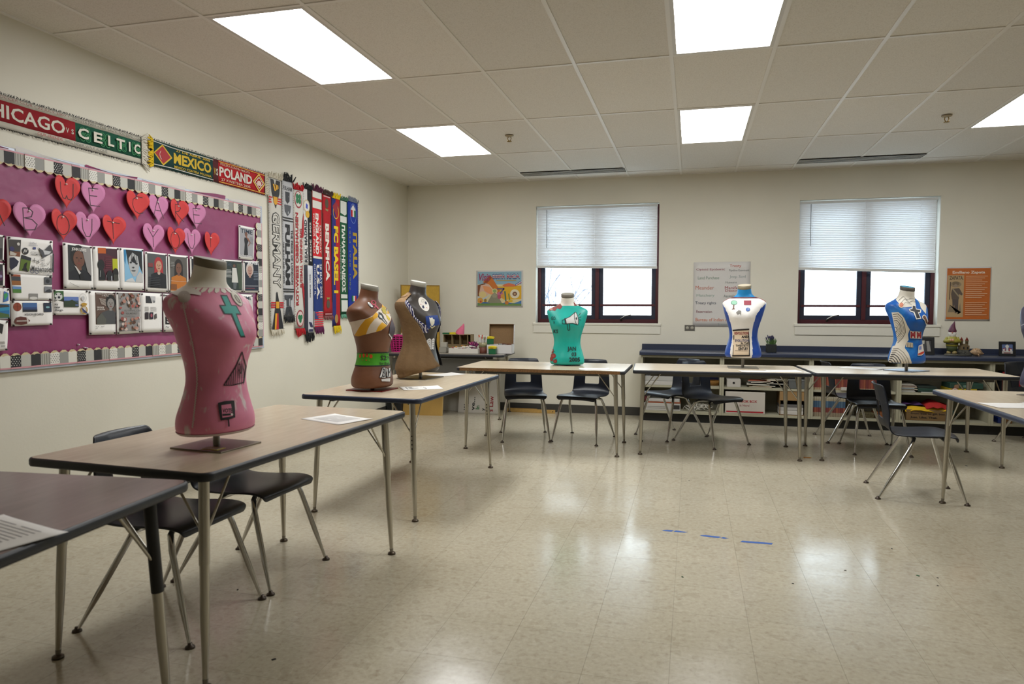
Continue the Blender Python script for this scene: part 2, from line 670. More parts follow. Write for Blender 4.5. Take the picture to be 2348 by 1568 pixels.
for n, (x0, x1, z0, z1) in enumerate(WIN):
    wroot = thing('window_%d' % (n + 1), None, None, ((x0 + x1) / 2, BW_Y, z0))
    wroot['kind'] = 'structure'
    W, Hh = x1 - x0, z1 - z0
    y0, y1 = .125, .195
    fw = .045
    f = MB()
    f.span((-W / 2, y0, 0), (-W / 2 + fw, y1, Hh), MAROON).span((W / 2 - fw, y0, 0), (W / 2, y1, Hh), MAROON)
    f.span((-W / 2 + fw, y0, 0), (W / 2 - fw, y1, fw), MAROON).span((-W / 2 + fw, y0, Hh - fw), (W / 2 - fw, y1, Hh), MAROON)
    f.build('window_frame', wroot)
    MB().span((-.022, y0 - .006, fw), (.022, y1, Hh - fw), MAROON).build('mullion', wroot)
    for s in (-1, 1):
        a, c = sorted((s * .022, s * (W / 2 - fw)))
        sw = .05
        sm = MB()
        for (p, q, r_, t_) in ((a, a + sw, fw, Hh - fw), (c - sw, c, fw, Hh - fw), (a + sw, c - sw, fw, fw + sw), (a + sw, c - sw, Hh - fw - sw, Hh - fw)):
            sm.span((p, y0 + .012, r_), (q, y0 + .045, t_), MAROON if p == a and False else NAVYG)
        sash = sm.build('sash', wroot)
        zb = onY(1300, 699.5, BW_Y + .15).z - z0 if n == 0 else onY(1900, 701.5, BW_Y + .15).z - z0
        MB().span((a + .012, y0 + .005, zb - .013), (c - .012, y0 + .03, zb + .013), MAROON).build('muntin', sash)
        MB().span((a + sw, y0 + .026, fw + sw), (c - sw, y0 + .03, zb), glass).build('pane', sash)
        MB().span((a + sw, y0 + .026, zb), (c - sw, y0 + .03, Hh - fw - sw), glass).build('pane', sash)
    hx = (.30 if n == 0 else -.38)
    cr = MB().tube([(hx, y0, .03), (hx, y0 - .03, .05), (hx + .05, y0 - .04, .085), (hx + .12, y0 - .045, .1)], [.012, .01, .007, .008], STEEL, 8)
    cr.build('crank_handle', wroot)
    MB().span((-W / 2 - .03, -.02, -.03), (W / 2 + .03, y0, 0), TRIMW).build('window_sill', wroot, .004, 1)
    MB().span((-W / 2 - .02, -.012, -.125), (W / 2 + .02, 0, -.03), TRIMW).build('apron', wroot)
    MB().span((-W / 2, .001, 0), (-W / 2 + .006, y0, Hh), TRIMW).span((W / 2 - .006, .001, 0), (W / 2, y0, Hh), TRIMW).span((-W / 2, .001, Hh - .006), (W / 2, y0, Hh), TRIMW).build('jamb_lining', wroot)

    # mini blind hung in the reveal
    by = BW_Y + .035
    if n == 0:
        bx0, bx1 = x0 + .012, x1 - .026
        zt, zb0, zb1 = z1 - .02, onY(1232, 609, by).z, onY(1505, 611, by).z
        lab = 'white mini blind half lowered in the left window, bottom rail level'
    else:
        bx0, bx1 = x0 + .006, x1 - .030
        zt, zb0, zb1 = z1 - .02, onY(1834, 613, by).z, onY(2140, 620, by).z
        lab = 'white mini blind in the right window, bottom rail sagging to the right'
    cx, BWd = (bx0 + bx1) / 2, bx1 - bx0
    bl = thing('window_blind', lab, 'blind', (cx, by, zt))
    MB().box((0, 0, -.012), (BWd, .03, .026), M('#c9cbca', .45)).build('headrail', bl)
    ns = 36
    sl = MB()
    hw = .0148
    for t_, (yy, zz) in enumerate(((0, 0),)):
        pass
    tl_ = radians(68)
    prof = [(-hw * cos(tl_), hw * sin(tl_)), (.0022, .001), (hw * cos(tl_), -hw * sin(tl_))]
    vs = []
    for q in prof:
        vs += [(-BWd / 2 + .004, q[0], q[1]), (BWd / 2 - .004, q[0], q[1])]
    sl.add(vs, [(0, 1, 3, 2), (2, 3, 5, 4)], slat_m, True)
    sme = sl.mesh('slat')
    top = -.035
    lo0, lo1 = zb0 - zt + .012, zb1 - zt + .012
    for k in range(ns):
        t_ = k / (ns - 1)
        if t_ < .85:
            za = zb_ = top + (min(lo0, lo1) + .03 - top) * t_
        tt = t_
        a0 = top + (lo0 - top) * tt
        a1 = top + (lo1 - top) * tt
        if n == 1 and k == 1:
            a1 += .0
        s_ = obj('slat', sme, bl, (0, 0, (a0 + a1) / 2))
        s_.rotation_euler = (0, -atan2(a1 - a0, BWd), 0)
    br = MB().box((0, 0, 0), (BWd, .022, .03), M('#cbccc8', .5)).build('bottom_rail', bl, .003, 1, loc=(0, 0, (zb0 + zb1) / 2 - zt - .012))
    br.rotation_euler = (0, -atan2(zb1 - zb0, BWd), 0)
    for fx in (-.40, -.01, .385):
        MB().tube([(fx * BWd, -.016, -.02), (fx * BWd, -.016, (zb0 + zb1) / 2 - zt)], .0012, M('#f0f2f4', .5), 5).build('ladder_cord', bl)
    MB().tube([(-.415 * BWd, -.026, -.03), (-.415 * BWd, -.026, -.50)], .004, M('#7f878d', .35), 6).build('tilt_wand', bl)

# light panels
for (i, j) in sorted(PANELS):
    x0, y0 = GX0 + GDX * i, GY0 + GDY * j
    y1 = y0 + GDY
    cx, cy = x0 + GDX / 2, (y0 + y1) / 2
    names = {(1, 0): 'long ceiling light panel nearest the left wall, above the pink bust', (1, 2): 'ceiling light panel over the far left tables, near the back left corner',
             (5, 0): 'ceiling light panel cut off by the top edge, right of centre', (5, 2): 'ceiling light panel right of centre, in front of the blinds',
             (9, 0): 'ceiling light panel out of frame above the right tables', (9, 2): 'ceiling light panel cut off by the right edge'}
    lt = thing('ceiling_light', names[(i, j)], 'light', (cx, cy, ZC), group='recessed ceiling light panels')
    fr = MB()
    w2, h2 = GDX / 2 - .012, GDY / 2 - .012
    e = .022
    FRM = M('#cfccc6', .4)
    fr.span((-w2, -h2, 0), (-w2 + e, h2, .02), FRM).span((w2 - e, -h2, 0), (w2, h2, .02), FRM)
    fr.span((-w2 + e, -h2, 0), (w2 - e, -h2 + e, .02), FRM).span((-w2 + e, h2 - e, 0), (w2 - e, h2, .02), FRM)
    fr.build('door_frame', lt)
    em, nt, b_, N_, L_ = nodes('light_diffuser') if 'DIFF' not in globals() else (DIFF, None, None, None, None)
    if nt:
        DIFF = em
        b_.inputs['Base Color'].default_value = (.85, .85, .83, 1)
        b_.inputs['Emission Color'].default_value = (.975, .985, .985, 1)
        b_.inputs['Emission Strength'].default_value = PANEL
    MB().add([(-w2 + e, -h2 + e, .008), (w2 - e, -h2 + e, .008), (w2 - e, h2 - e, .008), (-w2 + e, h2 - e, .008)], [(3, 2, 1, 0)], DIFF).build('diffuser', lt)

# slot diffusers near the windows
DARK = M('#101112', .6)
for lab, (xa, ya, xb, yb) in (('black slot air vent in ceiling above the left window', (-1.968, 7.985, -.759, 8.215)), ('black slot air vent in ceiling above the right window', (1.075, 7.985, 2.283, 8.215))):
    vt = thing('ceiling_vent', lab, 'vent', ((xa + xb) / 2, (ya + yb) / 2, ZC), group=None)
    W, D = xb - xa, yb - ya
    MB().box((0, 0, -.001), (W, D, .004), DARK).build('vent_backing', vt)
    for k in range(4):
        MB().box((0, -D / 2 + D * (k + .62) / 4, -.0035), (W, D / 4 * .34, .002), M('#c9c6bf', .4)).build('vent_blade', vt)

BRASS = M('#8a6f3c', .35, 1)
for lab, px in (('brass fire sprinkler head in ceiling right of the far left light panel', (1168, 311)), ('brass fire sprinkler head in ceiling beside the right edge light panel', (2171, 265))):
    p = onZ(px[0], px[1], ZC)
    sp = thing('sprinkler_head', lab, 'sprinkler', p)
    MB().lathe([(0, 0), (.04, 0), (.036, -.008), (.014, -.012), (0, -.012)], M('#a79a80', .5), 16).build('escutcheon', sp)
    MB().tube([(.012, 0, -.01), (.016, 0, -.03), (.006, 0, -.05)], .0035, BRASS, 6).tube([(-.012, 0, -.01), (-.016, 0, -.03), (-.006, 0, -.05)], .0035, BRASS, 6).build('yoke', sp)
    MB().lathe([(0, -.05), (.022, -.05), (.022, -.054), (0, -.054)], BRASS, 12).build('deflector', sp)

# outside: snowy ground and bare trees
GZ = -3.6
tag(MB().span((-120, BW_Y + .5, GZ - .3), (120, 160, GZ), M('#e3e7ec', .9)).build('ground_outside'), kind='structure')
BARK = M('#6a6e79', .9)


def bare_tree(loc, h, seed, label, spread=.5):
    rnd = random.Random(seed)
    t = thing('bare_tree', label, 'tree', loc)
    trunk, twigs = MB(), MB()

    def grow(p, d, l, r, lv):
        q = p + d * l
        (trunk if lv < 1 else twigs).tube([p, (p + q) / 2 + Vector((rnd.uniform(-1, 1), rnd.uniform(-1, 1), 0)) * l * .05, q], [r, r * .85, r * .7], BARK, 5, False)
        if lv >= 4:
            return
        for k in range(3 if lv else 5):
            a = rnd.uniform(0, 2 * pi)
            nd = (d + Vector((cos(a), sin(a), rnd.uniform(-.1, .5))) * rnd.uniform(.5, .95) * spread * 1.5).normalized()
            s = rnd.uniform(.55, 1)
            grow(p + d * l * s, nd, l * rnd.uniform(.5, .75), r * .55, lv + 1)
    grow(Vector((0, 0, 0)), Vector((.05, 0, 1)).normalized(), h * .42, h * .017, 0)
    trunk.build('trunk', t)
    b = twigs.build('branches', t)
    b['kind'] = 'stuff'


bare_tree((-5.3, 24, GZ), 6.6, 3, 'pale bare tree outside the left window, seen through its left pane')
for k, (x, y, h, lb) in enumerate(((-2.0, 60, 4.6, 'low bare tree far outside, seen in the left window right pane'), (-7.5, 58, 4.8, 'low bare tree far outside, low in the left window left pane'),
                                   (9.8, 62, 5.0, 'low bare tree far outside, in the right window left pane, farther left'), (12.2, 60, 4.5, 'low bare tree far outside, in the right window left pane, nearer the middle post'),
                                   (15.6, 62, 4.6, 'low bare tree far outside, behind the right pane of the right window'))):
    bare_tree((x, y, GZ), h, 20 + k, lb, .75)

# ------------------------------------------------------------------ tables
T = .76


def laminate(col, name):
    m, nt, b, N, L = nodes(name)
    tc = N('ShaderNodeTexCoord')
    mp = N('ShaderNodeMapping'); mp.inputs['Scale'].default_value = (2, 14, 2)
    L(tc.outputs['Object'], mp.inputs['Vector'])
    n = N('ShaderNodeTexNoise'); n.inputs['Scale'].default_value = 3; n.inputs['Detail'].default_value = 6
    L(mp.outputs['Vector'], n.inputs['Vector'])
    c = lin(col)
    r = N('ShaderNodeValToRGB')
    r.color_ramp.elements[0].position, r.color_ramp.elements[1].position = .3, .7
    r.color_ramp.elements[0].color = (*[x * .93 for x in c], 1)
    r.color_ramp.elements[1].color = (*[x * 1.04 for x in c], 1)
    L(n.outputs['Fac'], r.inputs['Fac']); L(r.outputs['Color'], b.inputs['Base Color'])
    b.inputs['Roughness'].default_value = .24
    b.inputs['Specular IOR Level'].default_value = .5
    return m


LAM = laminate('#cbbca4', 'tan_laminate')
LAMG = laminate('#978a84', 'grey_laminate')
EDGE = M('#23252b', .42)
EDGEB = M('#2a3348', .38)
CHIP = M('#7a5834', .85, bump=.6, bscale=160, var=.35, vscale=130)


def make_table(label, cx, cy, rot, L, W, lam=LAM, edge=EDGE, legmat=CHROME2, blackup=False, bare=None, splay=(.03, .03), group='student tables with chrome legs', apron=None, holes=False):
    t = thing('student_table', label, 'table', (cx, cy, 0), radians(rot), group)
    pts = rrect(L, W, .035, 5)
    MB().prism([(x * (1 - .004 / L * 2), y * (1 - .004 / W * 2)) for x, y in pts], T - .028, T, lam, M('#8a7350', .8)).build('tabletop', t)
    # T-moulding around the rim
    e = MB()
    n = len(pts)
    prof = [(-.004, T - .0005), (.002, T - .002), (.005, T - .008), (.005, T - .024), (.002, T - .03), (-.006, T - .031)]
    nrm = []
    for k in range(n):
        a, c = Vector(pts[k - 1]), Vector(pts[(k + 1) % n])
        d = (c - a).normalized()
        nrm.append(Vector((d.y, -d.x)))
    vs = [(pts[k][0] + nrm[k].x * o_, pts[k][1] + nrm[k].y * o_, z) for k in range(n) for o_, z in prof]
    m_ = len(prof)
    segs = []
    for k in range(n):
        k2 = (k + 1) % n
        if bare and bare(pts[k], pts[k2]):
            segs.append(k)
            continue
        for q in range(m_ - 1):
            e.f.append([k * m_ + q, k * m_ + q + 1, k2 * m_ + q + 1, k2 * m_ + q]); e.m.append(0); e.s.append(True)
    e.v = [Vector(v) for v in vs]
    e.mats = [edge]
    e.build('edge_band', t)
    if segs:
        c_ = MB()
        for k in segs:
            k2 = (k + 1) % n
            (xa, ya), (xb, yb) = pts[k], pts[k2]
            N_ = 40
            for q in range(N_):
                u0, u1 = q / N_, (q + 1) / N_
                o0, o1 = [.002 * sin(37 * u) + .0015 * sin(91 * u) for u in (u0, u1)]
                P0 = (xa + (xb - xa) * u0 + nrm[k].x * o0, ya + (yb - ya) * u0 + nrm[k].y * o0)
                P1 = (xa + (xb - xa) * u1 + nrm[k].x * o1, ya + (yb - ya) * u1 + nrm[k].y * o1)
                c_.add([(*P0, T - .003), (*P1, T - .003), (*P1, T - .029), (*P0, T - .029)], [(0, 3, 2, 1)], CHIP)
        tag(c_.build('bare_chipboard_edge', t), 'bare brown chipboard edge where the dark rim is missing')
    for sx in (-1, 1):
        for sy in (-1, 1):
            tx, ty = sx * (L / 2 - .085), sy * (W / 2 - .085)
            fx, fy = sx * (L / 2 - .085 + splay[0]), sy * (W / 2 - .085 + splay[1])
            P = lambda s: (tx + (fx - tx) * s, ty + (fy - ty) * s, (T - .03) * (1 - s))
            lg = MB()
            mid = .42
            lg.tube([P(0), P(mid)], .0185, BLACK if blackup else legmat, 14)
            lg.tube([P(mid), P(.66), P(.82), P(.965)], [.0165, .016, .0125, .0095], legmat, 14)
            leg = lg.build('leg', t)
            gl_ = MB().tube([P(.955), P(.99)], [.0105, .0085], STEEL, 10).lathe([(.008, .016), (.02, .009), (.021, 0), (0, 0)], M('#5b5146', .4, .8), 14, c=(fx, fy, 0))
            gl_.build('glide', leg)
            br = MB()
            k = P(.30)
            br.tube([(k[0], k[1], k[2]), (k[0] - sx * .16, k[1] - sy * .01, T - .032)], .005, legmat, 6)
            br.tube([(k[0], k[1], k[2] + .01), (k[0] - sx * .01, k[1] - sy * .15, T - .032)], .005, legmat, 6)
            br.build('brace', leg)
            if holes:
                hm = MB()
                for q in range(4):
                    s_ = mid - .03 - q * .035
                    p_ = P(s_)
                    hm.tube([(p_[0] - sx * .019, p_[1], p_[2]), (p_[0] + sx * .019, p_[1], p_[2])], .005, BLACK, 8)
                hm.build('adjusting_hole', leg)['kind'] = 'stuff'
    MB().box((0, W / 2 - .13, T - .045), (L - .3, .03, .028), M('#4b4a47', .5)).box((0, -W / 2 + .13, T - .045), (L - .3, .03, .028), M('#4b4a47', .5)).build('under_rail', t)
    if apron:
        MB().box(apron[0], apron[1], M('#4f4d47', .6)).build('modesty_panel', t)
    return t


make_table('grey topped table with black upper legs, cut off at the lower left', -1.86, 1.085, 95, 1.5, .79, LAMG, EDGE, blackup=True)
make_table('tan table holding the pink bust, near the left wall', -1.897, 2.703, 86.8, 1.47, .80, splay=(.035, .02))
make_table('tan table holding the brown and the jacketed busts', -1.948, 4.685, 88.2, 1.60, .81, edge=EDGEB, splay=(.03, .03), holes=True)
make_table('tan table with bare chipboard front edge, holding the turquoise bust', -1.318, 6.44, 0, 1.525, .84,
           bare=lambda a, b: a[1] < -.4 and b[1] < -.4 and abs(a[0] - b[0]) > .8, splay=(.02, .0))
make_table('tan table holding the white and blue bust',   .221, 6.615, 3.4, 1.475, .79, splay=(.02, .0))
make_table('tan table holding the blue and tree-ring bust', 1.768, 6.775, 3.5, 1.555, .82, splay=(.0, .0))
make_table('tan table at the right edge with papers and navy rim', 1.992, 4.52, 91, 1.53, .79, edge=EDGEB, splay=(.02, .02))
make_table('grey topped supply table in the back left corner', -2.826, 8.04, 4, 1.42, .74, laminate('#a39c8f', 'pale_grey_laminate'), EDGE, apron=((0, -.30, .60), (1.30, .02, .20)))

# ------------------------------------------------------------------ school chairs
SHELL = M('#0a1322', .36, 0, .5, bump=.08, bscale=220)


def chair_shell():
    prof = [(.232, .418, .185), (.236, .436, .200), (.215, .450, .207), (.15, .452, .209), (.05, .444, .207), (-.05, .438, .203), (-.125, .440, .200),
            (-.178, .456, .198), (-.205, .495, .196), (-.217, .535, .193), (-.228, .60, .188), (-.238, .655, .182), (-.248, .705, .174), (-.258, .752, .160), (-.268, .772, .148), (-.280, .777, .14)]
    lat = [-1, -.8, -.40, -.36, 0, .36, .40, .8, 1]
    vs, fs = [], []
    nv = len(lat)
    for k, (x, z, hw) in enumerate(prof):
        back = min(1, max(0, (k - 7) / 3))
        for v in lat:
            av = abs(v)
            curl = (av ** 4)
            xx = x + back * .030 * (av ** 2) - (1 - back) * 0
            zz = z - (1 - back) * .012 * curl + (1 - back) * (.01 * av ** 2 if 2 < k < 7 else 0)
            if k < 2:
                xx -= .018 * av ** 3
            vs.append((xx, v * hw, zz))
    for k in range(len(prof) - 1):
        for j in range(nv - 1):
            if 9 <= k <= 10 and 2 <= j <= 5:
                continue
            a = k * nv + j
            fs.append((a, a + nv, a + nv + 1, a + 1))
    me = bpy.data.meshes.new('shell')
    me.from_pydata(vs, [], fs)
    me.materials.append(SHELL)
    return applied(me, [('SUBSURF', dict(levels=2)), ('SOLIDIFY', dict(thickness=.008, offset=0)), ('BEVEL', dict(width=.0025, segments=1, limit_method='ANGLE'))])


chair0 = None


def make_chair():
    t = thing('school_chair', 'x', 'chair')
    obj('shell', chair_shell(), t)
    for fx, sx in (('front', 1), ('rear', -1)):
        for sy in (-1, 1):
            if sx > 0:
                foot, knee, top = (.272, sy * .232, 0), (.150, sy * .182, .385), (.130, sy * .135, .425)
            else:
                foot, knee, top = (-.262, sy * .232, 0), (-.050, sy * .178, .375), (-.030, sy * .130, .412)
            F, K, Tp = Vector(foot), Vector(knee), Vector(top)
            path = [F + (K - F) * s for s in (.03, .2, .34, .42, .92)] + [K + (Tp - K) * .35 + Vector((0, sy * .006, .012)), K + (Tp - K) * .75 + Vector((0, 0, .008)), Tp, Vector((Tp.x, 0, Tp.z))]
            leg = MB().tube(path, [.0068, .0085, .0115, .0125, .0125, .0125, .0125, .0125, .0125], CHROME, 12).build('leg', t)
            MB().lathe([(.008, .02), (.0095, .012), (.018, .007), (.019, 0), (0, 0)], M('#4a4038', .4, .5), 12, c=foot).build('glide', leg)
    MB().box((.05, .085, .423), (.24, .03, .012), BLACK).box((.05, -.085, .423), (.24, .03, .012), BLACK).build('seat_bracket', t)
    return t


def place_chair(x, y, ang, label):
    global chair0
    if chair0 is None:
        chair0 = make_chair()
        chair0.location = (x, y, 0)
        chair0.rotation_euler = (0, 0, ang)
        chair0['label'] = label
        chair0['group'] = 'navy plastic school chairs'
        return chair0
    return dup(chair0, (x, y, 0), ang, label)


place_chair(1.53, 5.43, atan2(-.06, 1), 'navy school chair pulled out at the end of the right table, seen from its side')
place_chair(-1.62, 6.80, atan2(-.957, .29), 'navy school chair behind the turquoise bust table, left one of two')
place_chair(-1.025, 6.85, atan2(-.975, -.22), 'navy school chair behind the turquoise bust table, right one of two')
place_chair(-.19, 7.27, atan2(-.7, -.7), 'navy school chair under the white bust table, left one turned left')
place_chair(.19, 7.0, atan2(-.7, .7), 'navy school chair under the white bust table, right one turned right')
place_chair(1.53, 7.52, atan2(.1, .99), 'navy school chair near the book shelf, facing right, behind the tree-ring bust table')
place_chair(1.64, 7.02, atan2(-1, .05), 'navy school chair facing us under the tree-ring bust table')
place_chair(-2.12, 2.46, .0, 'navy school chair nearest the camera, tucked under the pink bust table')
place_chair(-2.10, 2.985, -.04, 'navy school chair farther under the pink bust table, seat jutting out')
place_chair(3.24, 7.72, atan2(-.8, .6), 'navy school chair cut off by the right edge, before the shelf')

# ------------------------------------------------------------------ painted dressmaker busts
from mathutils.bvhtree import BVHTree
PR = [(0, .150, .118, .118), (.006, .158, .126, .125), (.02, .164, .132, .130), (.06, .161, .130, .130), (.12, .145, .115, .110), (.17, .131, .107, .096), (.21, .126, .105, .090), (.26, .131, .112, .092),
      (.31, .144, .126, .102), (.36, .160, .142, .115), (.38, .166, .144, .120), (.42, .177, .135, .127), (.46, .187, .115, .128), (.485, .193, .100, .122), (.507, .194, .088, .112),
      (.522, .184, .080, .102), (.537, .158, .074, .092), (.552, .124, .069, .084), (.568, .092, .065, .075), (.585, .073, .062, .066), (.606, .065, .060, .060), (.642, .060, .057, .057)]


def prof(z):
    z = max(0, min(.642, z))
    for k in range(len(PR) - 1):
        if z <= PR[k + 1][0]:
            break
    t = (z - PR[k][0]) / (PR[k + 1][0] - PR[k][0])
    p0, p1, p2, p3 = PR[max(k - 1, 0)], PR[k], PR[k + 1], PR[min(k + 2, len(PR) - 1)]
    out = []
    for q in (1, 2, 3):
        lo, hi = min(p1[q], p2[q]), max(p1[q], p2[q])
        m1 = (p2[q] - p0[q]) / max(p2[0] - p0[0], 1e-6) * (p2[0] - p1[0])
        m2 = (p3[q] - p1[q]) / max(p3[0] - p1[0], 1e-6) * (p2[0] - p1[0])
        h = (2 * t ** 3 - 3 * t * t + 1) * p1[q] + (t ** 3 - 2 * t * t + t) * m1 + (-2 * t ** 3 + 3 * t * t) * p2[q] + (t ** 3 - t * t) * m2
        out.append(h)
    return out


def S(th, z, off=0.0):
    a, bf, bb = prof(z)
    c, s = cos(th), sin(th)
    k = max(0, min(1, (z - .40) / .08)) * max(0, min(1, (.56 - z) / .03))
    p = 1 - .22 * k
    cc = math.copysign(abs(c) ** p, c)
    ss = math.copysign(abs(s) ** p, s)
    b = bf if c >= 0 else bb
    # bust: two soft swellings
    bust = .012 * math.exp(-((z - .375) / .05) ** 2) * max(0, c) * (math.exp(-((s * a - .072) / .045) ** 2) + math.exp(-((s * a + .072) / .045) ** 2) - .35)
    sh = -.028 * max(0, min(1, (z - .40) / .16)) + .014 * max(0, min(1, (z - .56) / .08))
    x = (b + off) * cc + sh + bust
    y = (a + off) * ss
    t = max(0, min(1, (z - .57) / .05))
    return Vector((x, y, z - .22 * t * (x - sh)))


NZS = [.642 * k / 62 for k in range(63)]


class Bust:
    def __init__(self, label, base, ang, zb, scale=1.0, plate=('#8f8b84', (.25, .22)), plate_rot=0, pole=STEEL, cap='#7b7568', captop=None, rgn=None, body=None, nth=96, place=None):
        self.root = thing('dress_form', label, 'mannequin', (base[0], base[1], T if place is None else place), ang)
        self.zb, self.sc = zb, scale
        pm = plate[0] if isinstance(plate[0], bpy.types.Material) else M(plate[0], .35, .9)
        self.plate = MB().box((0, 0, .003), (*plate[1], .006), pm).build('base_plate', self.root, .001, 1)
        self.plate.rotation_euler = (0, 0, plate_rot)
        MB().tube([(0, 0, .005), (0, 0, zb + .03)], .0135, pole, 14).build('pole', self.root)
        self.Tl = Matrix.Translation((0, 0, zb)) @ Matrix.Scale(scale, 4)
        mb = MB()
        fn = lambda u, v: S(-pi + 2 * pi * u, NZS[int(round(v * 62))])
        mb.grid(fn, nth, 62, body, True, self.Tl, (lambda i, j: rgn(-180 + 360 * (i + .5) / nth, NZS[j] + .005)) if rgn else None)
        # close the bottom
        rim = [S(2 * pi * k / 48, 0) for k in range(48)]
        mb.add(rim, [tuple(range(47, -1, -1))], body, False, self.Tl)
        me = mb.mesh('torso', weld=True)
        self.torso = obj('torso', me, self.root)
        top = MB()
        cm = M(cap, .5, .0)
        vs = []
        prf = [(1.0, 0), (1.03, .002), (1.03, .030), (.99, .033), (.0, .034)]
        seg = 40
        for r, dz in prf:
            for k in range(seg):
                p = S(2 * pi * k / seg, .642)
                c = Vector((-.014 + 0, 0, .642))
                q = c + (p - c) * r
                q.z += dz - .001
                vs.append(q)
        fs = [(i * seg + k, i * seg + (k + 1) % seg, (i + 1) * seg + (k + 1) % seg, (i + 1) * seg + k) for i in range(4) for k in range(seg)]
        top.add(vs, fs[:3 * seg], cm, True, self.Tl)
        top.add(vs, fs[3 * seg:], M(captop, .5) if captop else cm, True, self.Tl)
        top.build('neck_cap', self.root)
        bpy.context.view_layer.update()
        mw = Matrix.Translation((base[0], base[1], T if place is None else place)) @ Matrix.Rotation(ang, 4, 'Z')
        self.mw = mw
        self.bvh = BVHTree.FromPolygons([mw @ v.co for v in me.vertices], [tuple(p.vertices) for p in me.polygons])
        self.layer = 0

    def map(self, px, py, off):
        d = ray(px, py)
        h = self.bvh.ray_cast(CAM, d.normalized())
        if h[0] is None:
            return None
        return self.mw.inverted() @ (h[0] + h[1] * off)

    def paint(self, name, items, org=(0, 0), scl=1.0, label=None, thr=None):
        """items drawn in picture points of a crop (origin, scale); lands on the bust's own surface"""
        res = MB()
        dist = (self.mw.translation - CAM).length
        thr = thr or .011 * FPX / dist
        fit = lambda q: (org[0] + q[0] / scl, org[1] + q[1] / scl)
        for vs, fs, mat, z in art(items, 0, 1):
            bm = bmesh.new()
            bv = [bm.verts.new((*fit(v), 0)) for v in vs]
            for f in fs:
                try:
                    bm.faces.new([bv[k] for k in f])
                except ValueError:
                    pass
            bm.normal_update()
            bmesh.ops.triangulate(bm, faces=bm.faces, ngon_method='EAR_CLIP')
            for _ in range(5):
                ed = [e for e in bm.edges if e.calc_length() > thr]
                if not ed:
                    break
                bmesh.ops.subdivide_edges(bm, edges=ed, cuts=1)
                bm.normal_update()
                bmesh.ops.triangulate(bm, faces=bm.faces, ngon_method='EAR_CLIP')
            bm.verts.index_update()
            off = .0009 + .0003 * (z + self.layer)
            P = [self.map(v.co.x, v.co.y, off) for v in bm.verts]
            idx, nv = {}, []
            F = []
            for f in bm.faces:
                k = [v.index for v in f.verts]
                if any(P[i] is None for i in k):
                    continue
                if max((P[k[0]] - P[k[1]]).length, (P[k[1]] - P[k[2]]).length, (P[k[0]] - P[k[2]]).length) > .09:
                    continue
                for i in k:
                    if i not in idx:
                        idx[i] = len(nv)
                        nv.append(P[i])
                # face the camera side
                a, b, c = (P[i] for i in k)
                F.append(tuple(idx[i] for i in k))
            res.add(nv, F, mat, True)
            bm.free()
        self.layer += len(items) * .4
        o = res.build(name, self.root)
        o['kind'] = 'stuff'
        if label:
            o['label'] = label
        return o

    def band(self, name, z0, z1, mat, off=.0012, t0=-pi, t1=pi, n=96, label=None):
        f0 = z0 if callable(z0) else (lambda t: z0)
        f1 = z1 if callable(z1) else (lambda t: z1)
        mb = MB().grid(lambda u, v: S(t0 + (t1 - t0) * u, f0(t0 + (t1 - t0) * u) * (1 - v) + f1(t0 + (t1 - t0) * u) * v, off), n, 8, mat, True, self.Tl)
        o = mb.build(name, self.root)
        if label:
            o['label'] = label
        return o


def roughpaint(name, base, blot, lo=.6, hi=.66, scale=9, stretch=(1, 1, .5), rough=.45):
    m, nt, b, N, L = nodes(name)
    tc = N('ShaderNodeTexCoord')
    mp = N('ShaderNodeMapping'); mp.inputs['Scale'].default_value = stretch
    mp.inputs['Rotation'].default_value = (.5, .3, .4)
    L(tc.outputs['Object'], mp.inputs['Vector'])
    n = N('ShaderNodeTexNoise'); n.inputs['Scale'].default_value = scale; n.inputs['Detail'].default_value = 7; n.inputs['Roughness'].default_value = .55
    n.inputs['Distortion'].default_value = .6
    L(mp.outputs['Vector'], n.inputs['Vector'])
    r = ramp(nt, [(lo, base), (hi, blot)])
    L(n.outputs['Fac'], r.inputs['Fac'])
    n2 = N('ShaderNodeTexNoise'); n2.inputs['Scale'].default_value = 5; n2.inputs['Detail'].default_value = 4
    L(tc.outputs['Object'], n2.inputs['Vector'])
    hv = N('ShaderNodeHueSaturation')
    mr = N('ShaderNodeMapRange'); mr.inputs['From Min'].default_value = .3; mr.inputs['From Max'].default_value = .7
    mr.inputs['To Min'].default_value = .85; mr.inputs['To Max'].default_value = 1.12
    L(n2.outputs['Fac'], mr.inputs['Value']); L(mr.outputs['Result'], hv.inputs['Value']); L(r.outputs['Color'], hv.inputs['Color'])
    L(hv.outputs['Color'], b.inputs['Base Color'])
    b.inputs['Roughness'].default_value = rough
    bp = N('ShaderNodeBump'); bp.inputs['Strength'].default_value = .25; bp.inputs['Distance'].default_value = .003
    L(n.outputs['Fac'], bp.inputs['Height']); L(bp.outputs['Normal'], b.inputs['Normal'])
    return m


def rot_ell(cx, cy, a, b, dx, dy, n=28):
    l = sqrt(dx * dx + dy * dy)
    dx, dy = dx / l, dy / l
    return [(cx + a * cos(2 * pi * k / n) * dx - b * sin(2 * pi * k / n) * dy, cy + a * cos(2 * pi * k / n) * dy + b * sin(2 * pi * k / n) * dx) for k in range(n)]


def tx(s, x0, y0, x1, y1, c, bold=.02, rot=0, shear=0):
    """text item in a y-down crop box"""
    return ('tq', s, x0, y0, x1, y1, c, bold)


_art0 = art


